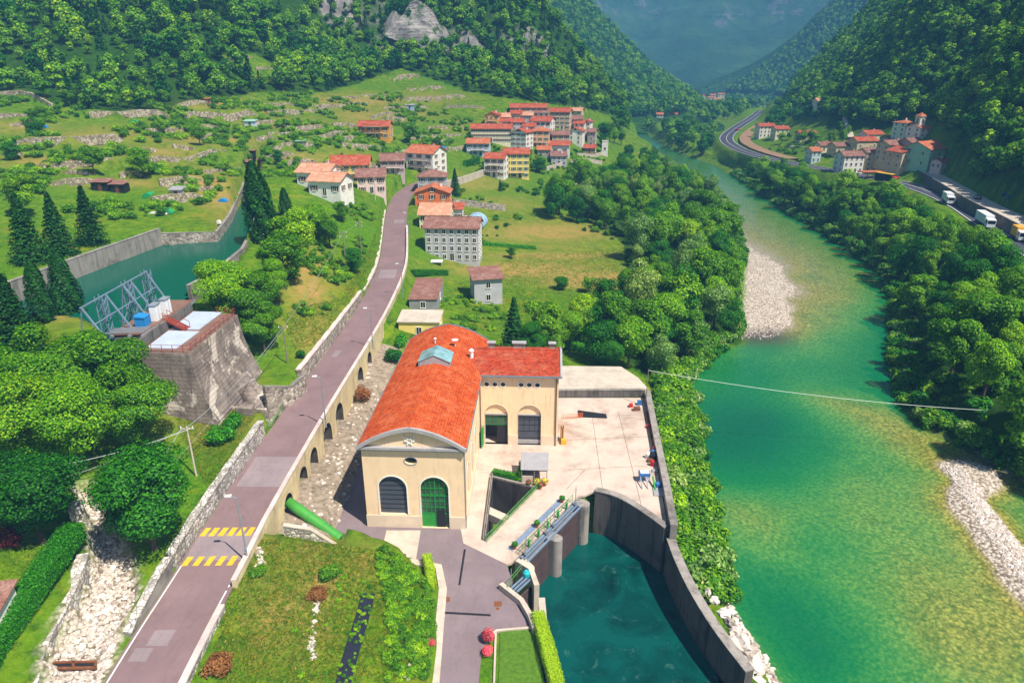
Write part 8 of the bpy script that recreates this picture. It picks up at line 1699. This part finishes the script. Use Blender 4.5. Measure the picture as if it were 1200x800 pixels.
for a in [(118,224,4.5,3,2.2,'sheet_black','roof_brown','long dark hut in the meadow above the canal, left one'),(138,226,3.5,3,2.1,'sheet_black','roof_brown','dark hut in the meadow above the canal, right one'),(207,232,3,2.5,2,'tin_grey','tin_grey','grey sheet-metal hut above the stone wall'),(293,149,4.5,3,2.2,'wall_blue','roof_pale_green','hut with pale green roof on the upper terrace'),(294,184,3.5,3,2.3,'sheet_black','roof_brown','dark hut at the canal head'),(307,195,3,2.5,2.2,'rail_red','roof_brown','small red hut beside the canal head'),(288,197,3,2.5,2,'wood_brown','roof_brown','brown hut over the canal intake'),(352,172,3,2.5,2,'tin_grey','roof_pale_green','little hut above the white houses'),(242,122,2.5,2,2,'rail_red','roof_orange','orange hut below the wood edge'),(480,128,5,3,2,'poly_blue','tin_grey','blue-grey hut in the clearing above the village'),(518,178,3,2.5,1.6,'tarp_blue','tarp_blue','blue covered hut left of the village')]: hut(*a)
def tarp(px, py, w_, d_, h, mt, label, cat='tarpaulin'):
    p = onto(px, py); m = MB(); n_ = 8; V = [(p.x-w_/2*math.cos(math.pi*i/n_), p.y+y, p.z-.1+h*math.sin(math.pi*i/n_)) for y in (0, d_) for i in range(n_+1)]; m.add(V, [(i, i+1, n_+2+i, n_+1+i) for i in range(n_)]+[tuple(range(n_, -1, -1)), tuple(range(n_+1, 2*n_+2))]); solo('tarp_cover', m, MATS[mt], label, cat)
tarp(172,232,2.6,3,1.3,'tarp_green','green plastic tunnel in the garden above the canal'); tarp(260,237,2.2,1.6,1.0,'tarp_blue','bright blue cover on the garden beside the canal'); tarp(192,250,3.5,2,1.1,'tarp_green','teal covered heap in the vegetable garden'); tarp(183,251,5,1.6,.5,'sack_white','low white fleece tunnel in the vegetable garden'); tarp(52,150,1.6,1.4,1,'tarp_blue','small blue cover under the meadow tree'); tarp(186,152,1.2,1.2,.9,'tarp_blue','little blue barrel cover on the middle terrace'); tarp(155,143,3.5,1.5,.9,'tarp_green','green row cover along the upper stone wall'); tarp(255,262,1.2,1,.8,'sack_white','white sack by the canal wall')
p = onto(512,309); m = MB(); m.box((p.x, p.y, p.z+.75), (3.2, 2.6, .12)); 
for x in (-1.3, 1.3):
    for y in (-1, 1): m.box((p.x+x, p.y+y, p.z+.34), (.12, .12, .7))
solo('garden_table', m, MATS['white_metal'], 'white square table on the lawn of the stone house', 'table')
house('brown-roofed garden house cut by the left edge at the lawn', -40, 4, 726, 748, 'white', 'roof_brown', 1, 1, 10, 'mono', 3, .5, 'shutter_brown', False, 0, group=g1, side=0, over=.3)

# ---------------------------------------------------------------- rock faces on the hillside
n = N('cliff_rock'); st_ = n.tex(.10, 9, .78, vec_scale=(1, 1, .3)); la = n.tex(.35, 6, .7, vec_scale=(.25, .25, 2.2))
c = n.ramp(n.mix(.4, st_, la), [(.34, lin(58,54,56)), (.48, lin(132,126,124)), (.58, lin(180,172,166)), (.72, lin(214,200,186))]); c = n.mix(n.sub(n.tex(.16, 6, .7), .54, .62), c, lin(52,92,26))
MATS['cliff_rock'] = n.end(c, .95, 0, n.bump(n.mix(.5, st_, la), 1.0, 2.5), .15)
for k_, (pts, hg) in enumerate(CLIFFS):
    P = smooth_line(pts, 1.2, 2); nu = len(P); nv = 34; H_ = hg*1.05+4; U, Vv = np.meshgrid(np.arange(nu), np.linspace(0, 1, nv)); bx_ = np.array([p.x for p in P])[U]; by_ = np.array([p.y for p in P])[U]
    s_al = U*1.3; zz = Vv*H_; top = .62+.75*(fbm(s_al[0], s_al[0]*0+k_*50, 16, 4, 60+k_)+.15); edge = sstep(np.minimum(np.arange(nu), nu-1-np.arange(nu))/8.0); zz = zz*np.clip(top*edge, .03, 1.1)[None, :]
    led = fbm(s_al*1.6, zz*.7, 12, 6, 61+k_)*10-np.abs(fbm(s_al*1.2, zz*.35, 5, 4, 71+k_))*5+np.floor(zz/4.5+fbm(s_al, zz, 10, 2, 91)*2)*.7; oy = -7+zz*.35+led; bz = height_v(bx_, by_)[0][None, :]-3
    X_ = bx_+fbm(s_al, zz, 6, 3, 81+k_)*2.5; Y_ = by_+oy; tag(grid_mesh('cliff', X_, Y_, bz+zz, MATS['cliff_rock'], smooth=False), 'grey limestone rock face showing through the hillside wood', None, None, 'structure')

# ---------------------------------------------------------------- the air of the valley
m = MB(); m.span((-3600, -60, -14), (6200, 6700, 1250)); hz = bpy.data.materials.new('haze'); hz.use_nodes = True; t_ = hz.node_tree
for q in list(t_.nodes): t_.nodes.remove(q)
ho = t_.nodes.new('ShaderNodeOutputMaterial'); hv = t_.nodes.new('ShaderNodeVolumePrincipled'); hv.inputs['Color'].default_value = (0.20, 0.55, 1.0, 1); hv.inputs['Density'].default_value = 0.00026; hv.inputs['Anisotropy'].default_value = -0.3
t_.links.new(hv.outputs[0], ho.inputs['Volume']); tag(m.build('haze', hz), 'thin blue summer haze filling the valley', None, None, 'stuff')
